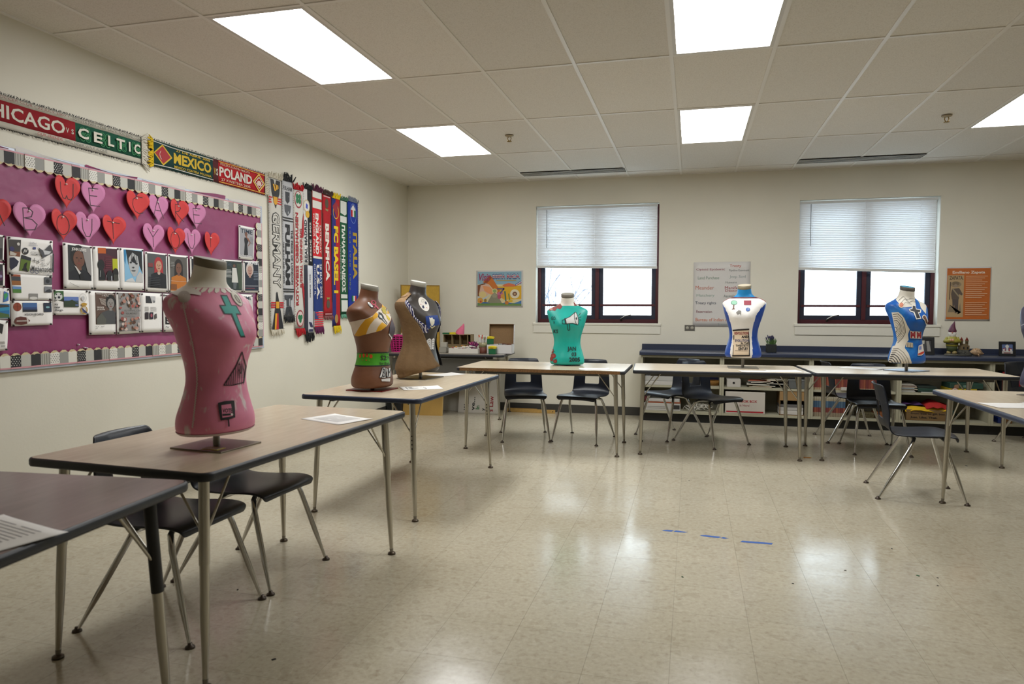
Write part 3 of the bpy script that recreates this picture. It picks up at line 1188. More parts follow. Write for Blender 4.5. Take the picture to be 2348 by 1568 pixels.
def art(items, z0=0.0006, dz=0.0003, rough=.6):
    out = []
    z = z0
    for it in items:
        z += dz
        if it[0] == 'tq':
            _, s, x0, y0, x1, y1, c, bold = it
            vs, fs = text_mesh(s, bold)
            out.append(([(x0 + a * (x1 - x0), y1 - b * (y1 - y0)) for a, b in vs], fs, M(c, rough) if isinstance(c, str) else c, z))
        else:
            out += [(v, f, m, z) for v, f, m, _z in _art0([it], 0, 0, rough)]
    return out


# --- pink bust
PINKP = roughpaint('streaky_pink_paint', '#d97f9e', '#dcc9cc', .58, .68, 26, (1, .9, .42))

CREAM = M('#e6e1d6', .55)
pink = Bust('pink streaked dress form with a turquoise cross on its chest', (-1.811, 2.356), radians(-1), .062, 1.0, ('#80786c', (.25, .222)), radians(-5), cap='#77705f',
            body=PINKP, rgn=lambda th, z: CREAM if z > .556 else PINKP)
A, B = ((490, 660), 11.2), ((490, 790), 7.84)
pink.paint('painted_cross', [('p', [(165, 180), (340, 185), (460, 440), (580, 450), (710, 690), (590, 690), (810, 1270), (690, 1270), (445, 690), (260, 680), (135, 440), (285, 440)], '#1d2326'),
                             ('p', [(203, 215), (325, 220), (443, 463), (562, 475), (664, 658), (555, 660), (786, 1225), (692, 1230), (468, 660), (285, 658), (180, 475), (316, 470)], '#16968c')], *A, label='turquoise cross with black outline')
pink.paint('painted_badge', [('p', rot_ell(585, 275, 235, 92, .56, .83), '#5f5a50'), ('p', rot_ell(585, 275, 218, 76, .56, .83), '#d6d0c2'),
                             ('p', rot_ell(600, 290, 130, 40, .56, .83), '#7d776b'), ('p', rot_ell(600, 285, 95, 20, .56, .83), '#d6d0c2'), ('l', [(560, 215), (640, 330), (690, 400)], 12, '#4f4b43')], *A, label='cream oval badge with a raised fist')
tri = [(505, 130), (575, 390), (535, 680), (330, 730), (180, 730), (290, 560), (390, 400), (505, 130)]
it = [('l', tri, 17, '#191617')]
for k in range(9):
    x = 225 + k * 36
    ytop = 720 - max(0, (x - 180)) * 1.75 + (40 if x > 400 else 0)
    it.append(('l', [(x, 715), (x + 12, max(ytop, 250))], 13 if k < 5 else 8, '#231b1d'))
it.append(tx('FAM', 425, 330, 525, 600, '#2a1e22', .0))
pink.paint('painted_triangle', it, *B, label='black striped triangle')
pink.paint('painted_sign', [('p', [(72, 1050), (180, 1018), (360, 1005), (372, 1150), (378, 1310), (250, 1345), (120, 1365), (92, 1220)], '#17171a'), ('p', [(130, 1092), (300, 1066), (320, 1180), (335, 1285), (150, 1318)], '#d97f9e'),
                            tx('VOTE', 150, 1150, 325, 1228, '#17171a', .03), ('p', [(150, 1248), (300, 1238), (300, 1272), (152, 1284)], '#17171a'), ('e', 316, 1258, 20, 20, '#e6dede'), ('l', [(252, 1340), (262, 1462)], 27, '#17171a')], *B, label='black square placard on a stick reading VOTE')
seam = [(195, 400), (225, 530), (265, 690), (300, 880), (305, 1000), (290, 1150), (268, 1350)]
zz = []
for (a, b) in zip(seam, seam[1:]):
    n = int(abs(b[1] - a[1]) / 9)
    for k in range(n):
        t = k / n
        zz.append((a[0] + (b[0] - a[0]) * t + (3.4 if k % 2 else -3.4), a[1] + (b[1] - a[1]) * t))
pink.paint('side_stitching', [('l', zz, 7, '#cfc6c2')], (360, 570), 3.267)
pink.paint('shoulder_patch', [('p', [(105, 335), (150, 300), (240, 285), (330, 335), (325, 355), (250, 345), (180, 370), (120, 345)], '#dcd5d0'), ('e', 205, 365, 46, 42, '#b4a8a4')], (360, 570), 3.267, label='white and grey paint dab on the shoulder')
sc_ = []
for k in range(26):
    t = radians(-180 + k * 360 / 26)
    sc_.append(t)
mb = MB()
for t in sc_:
    c = [S(t + dt, .552 + dz, .0018) for dt, dz in ((-.10, .006), (.10, .006), (.08, -.007), (0, -.013), (-.08, -.007))]
    mb.add(c, [(0, 1, 2, 3, 4)], CREAM, True, pink.Tl)
tag(mb.build('scalloped_collar', pink.root), kind='stuff')
pink.band('hem_trim', 0.0, .010, M('#cfc0c0', .7), .003)
MB().box((.045, -.075, .0065), (.075, .05, .001), M('#b9a93f', .6)).box((.045, -.075, .0072), (.062, .036, .001), M('#b8b09a', .6)).build('sticker', pink.root)

# --- brown bust
BROWN = roughpaint('brown_paint', '#6a4229', '#7a5138', .45, .75, 4, (1, 1, 1), .5)
brown = Bust('brown dress form with yellow rayed sash and green belt, on a red base', (-2.052, 4.244), radians(0), .024, .995, ('#7a1d1c', (.27, .22)), radians(-4), M('#5a1a17', .5), cap='#8c887c', captop='#a5a196', body=BROWN)
C_, D_ = ((800, 670), 14.25), ((800, 780), 13.07)
brown.paint('sash', [('p', [(20, 975), (330, 910), (600, 850), (780, 760), (900, 640), (1060, 500), (1120, 300), (1250, 380), (1370, 560), (1400, 760), (1360, 920), (1250, 1090), (1050, 1250), (700, 1340), (300, 1440), (180, 1410), (100, 1200)], '#d3c6b6'),
                     ('p', [(540, 885), (770, 795), (830, 890), (690, 1060), (620, 1200), (560, 1375), (300, 1440), (180, 1410), (250, 1300), (380, 1080)], '#c8920c'),
                     ('p', [(1080, 980), (1240, 1085), (1130, 1190), (1000, 1265), (880, 1290), (950, 1130)], '#dba30f'), ('p', [(1120, 300), (1190, 420), (1210, 540), (1100, 500), (1060, 500)], '#dba30f'),
                     ('p', [(880, 660), (950, 720), (920, 830), (810, 890), (765, 790)], '#dba30f'), ('p', [(1250, 570), (1345, 505), (1385, 660), (1250, 715)], '#dba30f'),
                     ('p', [(1190, 730), (1250, 760), (1340, 870), (1310, 950), (1240, 850)], '#cdb22a'), ('p', [(1050, 540), (1150, 470), (1230, 690), (1180, 730), (1110, 680)], '#b5a23a'),
                     ('p', [(955, 650), (1060, 690), (1125, 790), (1140, 860), (1255, 1020), (1215, 1055), (1080, 905), (1010, 880), (940, 800), (960, 730)], '#23262a'),
                     ('p', [(985, 735), (1050, 770), (1085, 850), (1040, 860), (985, 800)], '#c9c9c6'), ('l', [(1090, 875), (1210, 1025)], 26, '#c9c9c6')], *C_, label='white and yellow rayed sash with a raised fist')
brown.paint('sash_lettering', [tx('BLACK', 1060, 540, 1150, 610, '#3c3510', .02), tx('LIVES', 1090, 620, 1190, 680, '#3c3510', .02), tx('MATTER', 1150, 560, 1235, 620, '#3c3510', .02)], *C_)
brown.paint('ribbon', [('l', rot_ell(800, 345, 75, 60, .6, .8), 34, '#b5485a'), ('l', [(830, 410), (890, 470), (950, 540)], 44, '#b5485a'), ('l', [(870, 440), (830, 510)], 36, '#a84355')], *C_, label='pink awareness ribbon')
brown.paint('silver_capsule', [('p', rot_ell(700, 430, 125, 48, .68, .73), '#3c3a3a'), ('p', rot_ell(690, 415, 110, 36, .68, .73), '#a9aaa8'), ('e', 640, 360, 25, 25, '#e4e2df'), ('e', 740, 470, 25, 25, '#e4e2df')], *C_)
brown.paint('feathers', [('p', [(610, 700), (650, 560), (700, 700), (745, 790), (690, 800), (650, 870), (600, 790)], '#453c45'), ('l', [(600, 785), (615, 812)], 12, '#dcd8d8'), ('l', [(622, 815), (632, 845)], 12, '#dcd8d8'), ('l', [(640, 840), (646, 862)], 10, '#dcd8d8')], (780, 620), 5.408, label='dark purple feathers with white tips')
GREEN = M('#3f9a12', .5, var=.2, vscale=12)
brown.band('belt', lambda t: .142 - .004 * sin(t), lambda t: .226 - .003 * sin(t), GREEN, .0014, label='bright green painted belt')
brown.band('belt_line', lambda t: .222 - .003 * sin(t), lambda t: .230 - .003 * sin(2 * t), M('#1c2218', .6), .0018)
brown.band('belt_line', lambda t: .138 - .004 * sin(t), lambda t: .145 - .004 * sin(t), M('#1c2218', .6), .0018)
brown.layer = 6
it = []
for x, y, rx, ry in ((345, 470, 26, 60), (450, 455, 32, 62), (545, 450, 36, 58), (660, 480, 46, 62)):
    it.append(('e', x, y, rx, ry, '#c2440c'))
it += [('e', 545, 425, 28, 26, '#7a3a10'), ('e', 420, 590, 22, 14, '#8a6a1c'), ('e', 525, 595, 24, 20, '#a85a14'), ('e', 610, 620, 20, 16, '#6f8a20')]
it += [tx('S2', 940, 455, 1110, 600, '#16260f', .02), tx('Mill', 1130, 470, 1260, 580, '#16260f', .0), tx('by the', 915, 650, 1170, 755, '#16260f', .01), tx('P', 1200, 650, 1240, 740, '#16260f', .01), tx('Guilty', 955, 385, 1230, 440, '#1f3a12', .0)]
brown.paint('belt_lettering', it, *D_, label='black writing and orange drops on the belt')
it = []
for a in ([(1000, 830), (1070, 820), (960, 1115), (915, 1110)], [(1060, 850), (1110, 840), (1115, 900), (1095, 980), (1085, 1130), (980, 1130)], [(1125, 870), (1165, 860), (1150, 1060), (1180, 1110), (1115, 1115)], [(1180, 830), (1215, 840), (1235, 1010), (1230, 1100), (1170, 1100)]):
    it.append(('p', [(x + (-12 if k in (0, 3) else 12), y + (-14 if k < 2 else 14)) for k, (x, y) in enumerate(a[:4])] if len(a) == 4 else a, '#2c3040'))
    it.append(('p', a, '#cfcfcd'))
it += [tx('BLM', 1000, 850, 1230, 1110, '#24262c', .0), ('p', [(955, 1165), (1215, 1140), (1205, 1235), (965, 1230)], '#cfcfcf')]
brown.paint('hip_lettering', it, *D_, label='white block letters BLM on the hip')

# --- black bust under a tan vest
BLK = roughpaint('charcoal_paint', '#38332f', '#403a36', .45, .7, 5, (1, 1, 1), .42)
blk = Bust('charcoal dress form wearing a tan vest, behind the brown one', (-2.036, 5.053), radians(-13), .055, 1.025, ('#6f6a62', (.26, .27)), radians(2), cap='#9b988c', captop='#b9b7ae', body=BLK)
E_, F_ = ((890, 640), 13.06), ((880, 760), 13.07)
it = [('p', rot_ell(1065, 750, 232, 128, .52, .85), '#e2ddd4')]
for x, y, c, d in ((990, 725, '#b3202a', -1), (1172, 825, '#b3202a', -1), (1122, 715, '#1f2547', 1), (1045, 835, '#1f2547', 1)):
    it.append(('p', [(x - 32, y - 38 * d), (x + 12, y - 48 * d), (x + 40, y + 30), (x, y + 45), (x - 28, y + 10)], c))
it += [('o', 1030, 650, 44, 44, 6, '#9c968c')]
blk.paint('painted_badge', it, *E_, label='white oval badge with red and blue drops')
blk.paint('painted_flag', [('p', [(478, 590), (560, 580), (632, 574), (652, 640), (664, 690), (580, 722), (508, 758), (488, 680)], '#173a86'), ('p', [(525, 600), (545, 615), (562, 600), (572, 620), (595, 632), (590, 680), (570, 712), (550, 708), (535, 660)], '#e6e4d6'),
                           ('l', [(540, 712), (560, 738), (595, 712)], 12, '#d8cf9a')], (890, 620), 5.6, label='blue square with a white state map')
it = [('p', [(1280, 270), (1320, 225), (1370, 200), (1415, 240), (1408, 545), (1380, 518), (1345, 548), (1325, 530)], '#dedede'), ('p', [(1430, 245), (1480, 190), (1512, 222), (1482, 545), (1448, 518), (1418, 545)], '#dedede')]
for k in range(4):
    y = 285 + k * 62
    it += [('l', [(1320 + k * 8, y), (1360, y - 14), (1390, y)], 11, '#2a2a2c'), ('l', [(1440, y - 10), (1490, y - 20)], 10, '#2a2a2c')]
blk.paint('painted_tablets', it, *F_, label='pair of white tablets with black lines')

vest = thing('vest', 'tan cloth vest with blue patterned lining, draped over the charcoal dress form', 'vest', (-2.036, 5.053, T), radians(-13))
TAN = M('#705738', .85, bump=.35, bscale=45, var=.12, vscale=9)
TANL = M('#a07f5a', .8, bump=.3, bscale=50, var=.1, vscale=14)
INNER = M('#0e0e11', .8, bump=.4, bscale=60)


def lerp_tab(tab, z):
    if z <= tab[0][0]:
        return tab[0][1]
    for (z0, v0), (z1, v1) in zip(tab, tab[1:]):
        if z <= z1:
            return v0 + (v1 - v0) * (z - z0) / (z1 - z0)
    return tab[-1][1]


edge_r = [(-.08, 8), (.05, 0), (.17, -20), (.27, -36), (.34, -50), (.41, -66), (.48, -76), (.53, -80), (.585, -84)]
edge_l = [(-.05, 62), (.1, 58), (.27, 58), (.41, 62), (.53, 72), (.585, 84)]


def vest_side(sign):
    def hem(th):
        a = abs(th)
        return lerp_tab([(0, .040), (20, .030), (60, -.005), (105, -.045), (140, -.02), (180, .02)], a) if sign < 0 else .03

    def fn(u, v):
        ztop = .578
        # rows from the collar down to the hem; columns from the front edge round to the back
        z_e = ztop + (hem(-10 if sign < 0 else 60) - ztop) * v
        e = lerp_tab(edge_r if sign < 0 else edge_l, z_e)
        th = e + (sign * 180 - e) * u
        zz = ztop + (hem(th) - ztop) * v
        fl = .010 + .030 * max(0, .36 - zz) / .36 + ((.007 * sin(th * .21) + .004 * sin(th * .47 + zz * 9)) * max(0, .45 - zz) / .45)
        return S(radians(th), max(zz, 0), fl) + Vector((0, 0, min(zz, 0)))
    return fn


mb = MB().grid(vest_side(-1), 26, 40, TAN, True, blk.Tl, lambda i, j: TANL if j < 4 else TAN)
me = applied(mb.mesh('p'), [('SOLIDIFY', dict(thickness=.004, offset=1))])
obj('right_panel', me, vest)
mb = MB().grid(vest_side(1), 26, 40, INNER, True, blk.Tl, lambda i, j: TANL if j < 4 else (INNER if i < 9 else TAN))
obj('left_panel', applied(mb.mesh('p'), [('SOLIDIFY', dict(thickness=.004, offset=1))]), vest)['label'] = 'black inside of the left panel'
band_m, nt, b_, N_, L_ = nodes('bandana_print')
tc = N_('ShaderNodeTexCoord'); wv = N_('ShaderNodeTexWave'); wv.inputs['Scale'].default_value = 22; wv.inputs['Distortion'].default_value = 9; wv.inputs['Detail'].default_value = 2
L_(tc.outputs['Object'], wv.inputs['Vector'])
rr = ramp(nt, [(.42, '#1b1d52'), (.55, '#c9c6cf')], 'CONSTANT'); L_(wv.outputs['Fac'], rr.inputs['Fac']); L_(rr.outputs['Color'], b_.inputs['Base Color'])
b_.inputs['Roughness'].default_value = .8
for tab, sg in ((edge_r, 1), (edge_l, -1)):
    mb = MB().grid(lambda u, v: S(radians(lerp_tab(tab, .53 - .24 * v) + sg * (u * (13 + 6 * sin(v * 9)) - 2)), .53 - .24 * v, .012 + .006 * sin(u * pi)), 6, 26, band_m, True, blk.Tl)
    tag(mb.build('patterned_lining', vest), 'blue and white bandana lining')
mb = MB().grid(lambda u, v: S(radians(-96 + 192 * 0 + 0 * u - (360 - 192) * u), .588 - .03 * v, .008 + .022 * v), 30, 3, TANL, True, blk.Tl)
mb.build('collar', vest)

# --- turquoise bust
TURQ = roughpaint('turquoise_paint', '#0aa396', '#14ad9f', .4, .7, 4, (1, 1, 1), .42)
teal = Bust('turquoise dress form with a megaphone painted on its chest', (-1.137, 6.50), radians(-84), .014, .985, ('#dcd6c8', (.27, .25)), 0, M('#222426', .5), cap='#716c62', captop='#8f8b80', body=TURQ, rgn=lambda th, z: CREAM if z > .557 else TURQ)
G_ = ((1220, 650), 7.469)
RED = '#7d2f28'
teal.paint('painted_roses', [('p', [(275, 415), (380, 370), (470, 325), (520, 395), (485, 440), (430, 425), (395, 470), (340, 460), (300, 468)], RED), ('p', [(710, 318), (795, 372), (725, 384)], RED), ('e', 330, 440, 26, 18, '#b07a6c'), ('e', 380, 400, 30, 20, '#94453a'), ('e', 450, 372, 30, 24, '#8a382f'),
                             ('e', 368, 1238, 42, 44, RED), ('e', 398, 1330, 34, 32, RED), ('e', 352, 1150, 22, 42, RED), ('e', 338, 1292, 26, 40, RED), ('e', 370, 1242, 18, 18, '#9c4238'), ('e', 398, 1334, 14, 14, '#9c4238'), ('l', [(400, 1300), (428, 1288)], 8, '#2f5a3c'), ('l', [(385, 1170), (392, 1160)], 8, '#2f5a3c')], *G_, label='dark red roses')
teal.paint('painted_megaphone', [('p', [(575, 605), (650, 570), (725, 505), (748, 590), (775, 700), (690, 680), (590, 690)], '#c9cac6'), ('p', rot_ell(757, 600, 108, 30, .17, 1), '#c9cac6'), ('l', rot_ell(757, 600, 108, 30, .17, 1) + rot_ell(757, 600, 108, 30, .17, 1)[:1], 9, '#171b1d'),
                                 ('l', [(575, 605), (650, 570), (735, 495)], 9, '#171b1d'), ('l', [(590, 690), (690, 680), (780, 705)], 9, '#171b1d'), ('l', [(565, 605), (582, 690)], 24, '#171b1d'), ('e', 757, 602, 12, 22, '#171b1d'),
                                 ('l', [(555, 618), (515, 632), (520, 690), (562, 692)], 8, '#171b1d'), ('l', [(600, 695), (612, 790), (630, 802), (648, 785), (640, 690)], 9, '#171b1d'), ('l', [(800, 545), (832, 508)], 8, '#171b1d'), ('l', [(800, 585), (835, 572)], 8, '#171b1d'), ('l', [(800, 615), (828, 628)], 8, '#171b1d')], *G_, label='white megaphone outlined in black')
teal.paint('painted_lettering', [tx('GO', 330, 565, 403, 625, '#15262a', .01), tx('x', 368, 645, 392, 685, '#15262a', .02), tx('KS', 372, 785, 447, 850, '#15262a', .02), tx('JAN', 605, 1080, 750, 1172, '#16181a', .015), tx('03', 675, 1178, 755, 1245, '#16181a', .02), tx('2005', 635, 1266, 816, 1340, '#16181a', .03)], *G_, label='black lettering JAN 03 2005')

# --- white and blue bust
WHT = M('#e4e1dc', .5, bump=.1, bscale=40)
BLU = roughpaint('royal_blue_paint', '#123f96', '#1a4da6', .4, .7, 4, (1, 1, 1), .4)
SKYB = M('#1b86c4', .45)


def wrgn(th, z):
    if z > .560:
        return SKYB
    lim = lerp_tab([(0, 36), (.2, 43), (.39, 46), (.46, 56), (.49, 70), (.515, 100)], z)
    return BLU if lim < abs(th) < 140 else WHT


white = Bust('white dress form with blue sides and a lettered panel on its belly', (.456, 6.701), radians(-102), .098, .975, ('#8d887e', (.26, .25)), radians(102), cap='#8b8168', captop='#b5ab95', body=WHT, rgn=wrgn, nth=180)
white.band('collar_line', .550, .561, M('#5a1822', .5), .0014, label='dark red neckline')
for s in (-1, 1):
    mb = MB().tube([S(radians(s * 90), z, .001) for z in (.556, .545, .535, .526, .518)], .004, M('#8a2f38', .5), 6, T=white.Tl)
    mb.build('shoulder_line', white.root)
H_ = ((1630, 640), 7.129)
white.paint('painted_symbols', [('e', 380, 385, 52, 38, '#3f7a5f'), ('e', 382, 384, 44, 31, '#8cbfa4'), ('p', [(366, 418), (386, 418), (381, 476), (397, 490), (340, 496), (362, 478)], '#63402f'), ('r', 540, 350, 120, 74, '#8e1530'), ('e', 605, 497, 36, 31, '#3f63a3'), ('e', 612, 490, 14, 10, '#7d96c4'),
                                ('p', [(413, 545), (455, 508), (496, 520), (490, 590), (474, 562), (432, 578)], '#77736c')], *H_, label='small tree, red flag, globe and grey map')
it = [('p', [(365, 830), (620, 815), (632, 1268), (355, 1268)], '#d9c4a8')]
it += [('l', [(365, 838), (450, 830), (618, 820)], 26, '#1a1512'), ('l', [(358, 1250), (630, 1248)], 24, '#1a1512'), ('l', [(378, 920), (378, 985)], 14, '#1a1512'), ('l', [(372, 1080), (362, 1240)], 9, '#1a1512'), ('l', [(612, 860), (620, 960), (628, 1060), (628, 1240)], 14, '#1a1512'),
       tx('REVOLUTION', 390, 858, 612, 906, '#8c1f24', .03), tx('AND', 500, 920, 612, 962, '#17110f', .05), tx('EVOLUTION', 400, 982, 615, 1026, '#27346b', .02), tx('IN THE', 490, 1034, 618, 1068, '#17110f', .03), tx('TWENTIETH', 410, 1072, 612, 1106, '#17110f', .03), tx('CENTURY', 446, 1114, 606, 1162, '#17110f', .04), ('l', [(395, 1168), (600, 1176)], 4, '#6b5a48')]
white.paint('painted_panel', it, *H_, label='beige panel lettered REVOLUTION AND EVOLUTION IN THE TWENTIETH CENTURY')

# --- blue tree-ring bust
BLU2 = roughpaint('bright_blue_paint', '#0f57a8', '#2f86d0', .5, .72, 5, (1, 1, 1), .4)
RINGC = '#d4cec0'
tree = Bust('bright blue dress form with cream tree-ring patches, a black cross and red letters', (1.826, 6.773), radians(-57), .072, .985, ('#6e7a8c', (.26, .26)), radians(10), cap='#56504a', captop='#2f7f9a', body=BLU2, rgn=lambda th, z: M(RINGC, .5) if z > .572 else BLU2)
I_ = ((2010, 640), 6.814)
RINGL = '#57524c'
it = [('p', [(235, 520), (340, 515), (390, 555), (430, 605), (480, 720), (517, 785), (490, 860), (500, 950), (460, 1000), (440, 1075), (500, 1160), (548, 1300), (548, 1316), (178, 1316), (190, 1250), (250, 1050), (290, 1035), (322, 950), (300, 830), (262, 650)], RINGC),
      ('p', [(300, 325), (380, 235), (430, 180), (615, 205), (596, 310), (612, 420), (540, 432), (430, 440), (400, 430), (340, 370)], RINGC), ('p', [(640, 330), (740, 368), (775, 420), (768, 545), (730, 500), (690, 450), (670, 380)], RINGC)]
for k in range(7):
    a = .95 - k * .13
    it.append(('l', [(235 + 60 + (x) * a, 790 + y * a) for x, y in ((-40, -250), (40, -262), (110, -190), (150, -60), (165, 40), (120, 130), (40, 215))], 5 if k % 3 else 9, RINGL))
for k in range(7):
    a = 1 - k * .13
    it.append(('l', [(190 + x * a, 1316 + y * a) for x, y in ((70, -225), (150, -232), (230, -170), (290, -80), (318, 0))], 6 + (k == 3) * 6 + (k > 3) * 5, RINGL if k < 3 else '#2b2a30'))
it += [('l', [(340, 345), (420, 270), (470, 330), (530, 300), (600, 320)], 5, RINGL), ('l', [(370, 385), (440, 310), (500, 365), (560, 340), (605, 360)], 5, RINGL), ('l', [(400, 420), (450, 360), (540, 400)], 4, RINGL)]
tree.paint('tree_ring_patch', it, *I_, label='cream patch with dark growth rings')
tree.paint('painted_cross', [('p', [(552, 405), (606, 415), (618, 466), (694, 478), (686, 528), (655, 532), (694, 618), (615, 630), (572, 525), (515, 505), (500, 470), (543, 458)], '#dcd8d0'), ('p', [(562, 416), (600, 424), (612, 474), (678, 486), (672, 516), (640, 520), (676, 606), (626, 614), (586, 512), (526, 495), (516, 476), (556, 468)], '#26262b')], *I_, label='black cross outlined in white')
tree.paint('painted_emblems', [('e', 385, 405, 44, 44, '#dccdbb'), ('e', 385, 405, 32, 34, '#c9724f'), ('p', [(705, 580), (735, 556), (765, 575), (800, 655), (800, 705), (765, 708), (742, 645), (706, 610)], '#d8d2c8'), ('p', [(718, 585), (738, 570), (758, 585), (788, 660), (786, 692), (770, 692), (750, 640), (720, 605)], '#6b4a38'),
                               ('p', [(460, 985), (562, 995), (566, 1068), (458, 1060)], '#c9bda6'), ('l', [(475, 1000), (478, 1058)], 8, '#6a5a48'), ('l', [(500, 1000), (503, 1060)], 8, '#6a5a48'), ('l', [(525, 1003), (528, 1062)], 8, '#6a5a48'), ('l', [(548, 1005), (551, 1064)], 8, '#6a5a48'),
                               ('p', [(645, 1040), (708, 1012), (732, 1160), (690, 1195), (632, 1195)], '#cfc9c2'), ('p', [(640, 1165), (725, 1125), (730, 1155), (690, 1180), (636, 1185)], '#b3351f'), ('p', [(655, 1050), (690, 1045), (690, 1100), (650, 1110)], '#7b86b5')], *I_, label='small peach, footprint, column and flag emblems')
tree.paint('painted_letters', [('p', [(522, 800), (560, 815), (600, 812), (690, 818), (692, 930), (520, 922)], '#d8d2c8'), tx('M', 528, 815, 600, 918, '#9a2430', .06), tx('M', 622, 820, 686, 922, '#9a2430', .06)], *I_, label='red letters M M with white outline')

# --- navy bust at the right edge
NAV = roughpaint('navy_paint', '#23243f', '#35304f', .45, .7, 5, (1, 1, 1), .4)
nav = Bust('navy dress form cut off by the right edge, on the right table', (2.165, 5.04), radians(-150), .05, .98, ('#8f8b84', (.25, .22)), 0, body=NAV)
nav.paint('white_stroke', [('l', [(375, 470), (412, 452)], 10, '#b9b7c0')], (2290, 680), 7.12)

# ------------------------------------------------------------------ left wall: scarves, pin board, hearts, sheets
rnd = random.Random(11)


def fringe(name, x0, x1, y, length, col, parent, n=26, up=False, jitter=.35, z=.004, dirv=(0, -1), rad=.0022):
    """loose yarn tassels along an edge from (x0,y) to (x1,y) pointing along dirv, in the sheet's plane"""
    mb = MB()
    dx, dy = dirv
    for k in range(n):
        t = (k + .5) / n
        if dx == 0:
            p = Vector((x0 + (x1 - x0) * t, y, z))
        else:
            p = Vector((y, x0 + (x1 - x0) * t, z))
        l = length * rnd.uniform(.7, 1.15)
        sway = rnd.uniform(-jitter, jitter) * length
        q = p + Vector((dx * l * .5 + (sway * .5 if dx == 0 else 0), dy * l * .5 + (sway * .5 if dx else 0), rnd.uniform(.002, .012)))
        e = p + Vector((dx * l + (sway if dx == 0 else 0), dy * l + (sway if dx else 0), rnd.uniform(0, .008)))
        mb.tube([p, q, e], [rad, rad * 1.1, rad * .6], M(col, .9), 4, False)
    o = mb.build(name, parent)
    o['kind'] = 'stuff'
    return o


def scarf_h(label, px, mats, group):
    """horizontal scarf: px = (xl, ytl, ybl, xr, ytr, ybr); mats = [(x0,x1,y0,y1,color)] fractions"""
    a, b = onX(px[0], px[1], LW_X + .006), onX(px[0], px[2], LW_X + .006)
    c, d = onX(px[3], px[4], LW_X + .006), onX(px[3], px[5], LW_X + .006)
    W, Hh = (c.y + d.y - a.y - b.y) / 2, ((a.z - b.z) + (c.z - d.z)) / 2
    o = Vector((LW_X + .002, (a.y + b.y) / 2, (b.z + d.z) / 2))
    rt = thing('scarf', label, 'scarf', mw=wall_mw(LEFT, o))
    rt['group'] = group
    tilt = ((c.z + d.z) - (a.z + b.z)) / 2
    mb = MB()
    nu = 40
    wav = lambda x: .006 + .002 * sin(x * 17) + .0015 * sin(x * 41)
    bend = lambda x, y: wav(x)
    for x0, x1, y0, y1, col in mats:
        n = max(2, int(nu * (x1 - x0)))
        mb.grid(lambda u, v: (W * (x0 + (x1 - x0) * u), Hh * (y0 + (y1 - y0) * v), wav(W * (x0 + (x1 - x0) * u))), n, 2, M(col, .9, bump=.3, bscale=300), True)
    me = applied(mb.mesh('s', weld=True), [('SOLIDIFY', dict(thickness=.004, offset=-1))])
    obj('knit_band', me, rt)
    return rt, W, Hh, bend


PALE = '#b9b4a6'
HG = 'two football scarves pinned end to end above the pin board'
sc1, W, Hh, bend = scarf_h('long red and green football scarf lettered CHICAGO VS CELTIC, high on the left wall', (-40, 201, 284, 324, 318, 374),
                           [(0, 1, 0, .19, PALE), (0, 1, .83, 1, PALE), (0, .522, .19, .83, '#8e0f1c'), (.522, 1, .19, .83, '#0b4f3a')], HG)
# lettering laid out by where the letters sit along the scarf
fy = lambda px: (onX(px, 320, LW_X).y - sc1.matrix_world.translation.y)
it = [('t', 'CHICAGO', fy(-58), Hh * .30, fy(146) - fy(-58), Hh * .42, '#c9c4b6', .018), ('t', 'V', fy(148), Hh * .40, fy(155) - fy(148), Hh * .16, '#c9c4b6', .01), ('t', 'S', fy(161), Hh * .40, fy(167) - fy(161), Hh * .16, '#c9c4b6', .01)]
cel = [('C', 174, 198), ('E', 210, 229), ('L', 241, 255), ('T', 261, 280), ('I', 289, 293), ('C', 302, 316)]
for ch, a, b in cel[:]:
    pass
for cx in (193, 237, 274, 307):
    X, Y = fy(cx), Hh * .5
    r = Hh * .15
    for k in range(4):
        an = pi / 4 + k * pi / 2
        it.append(('o', X + cos(an) * r, Y + sin(an) * r, r * .75, r * .95, r * .16, '#1f7d45'))
        it.append(('o', X + cos(an) * r, Y + sin(an) * r, r * .4, r * .55, r * .12, '#1f7d45'))
for ch, a, b in cel:
    it.append(('t', ch, fy(a), Hh * .33, fy(b) - fy(a), Hh * .36, '#d0cbbd', .03))
it += [('t', 'SOCCER CLUB • 22 JULY 2007 •', fy(-12), Hh * .865, fy(152) - fy(-12), Hh * .09, '#7d2a2c', .0), ('t', 'TOYOTA PARK • THE CELTIC FOOTBALL CLUB', fy(160), Hh * .865, fy(320) - fy(160), Hh * .085, '#41493f', .0),
       ('t', 'OUR FRIENDS', fy(80), Hh * .055, fy(136) - fy(80), Hh * .09, '#9a3334', .005), ('t', 'WILL NEVER WALK ALONE', fy(141), Hh * .05, fy(238) - fy(141), Hh * .085, '#4c4f49', .0)]
print_on('knitted_lettering', it, sc1, bend=bend, z0=.001)
for y, d in ((0, -1), (Hh, 1)):
    fringe('dark_fringe', 0, W, y, .012, '#23262f', sc1, 150, dirv=(0, d), z=.008, jitter=1.1, rad=.0014)
fringe('white_fringe', 0, Hh * 1.02, W - .005, .055, '#c9c3b4', sc1, 46, dirv=(1, 0), z=.010, rad=.005, jitter=.9)
sc2, W, Hh, bend = scarf_h('green and red football scarf lettered MEXICO VS POLAND, high on the left wall', (346, 320, 382, 607, 399, 444),
                           [(0, .485, 0, 1, '#0d3a37'), (.485, .535, 0, 1, '#552023'), (.535, 1, 0, 1, '#b3141f')], HG)
fy2 = lambda px: (onX(px, 380, LW_X).y - sc2.matrix_world.translation.y)
GO = '#c8a70c'
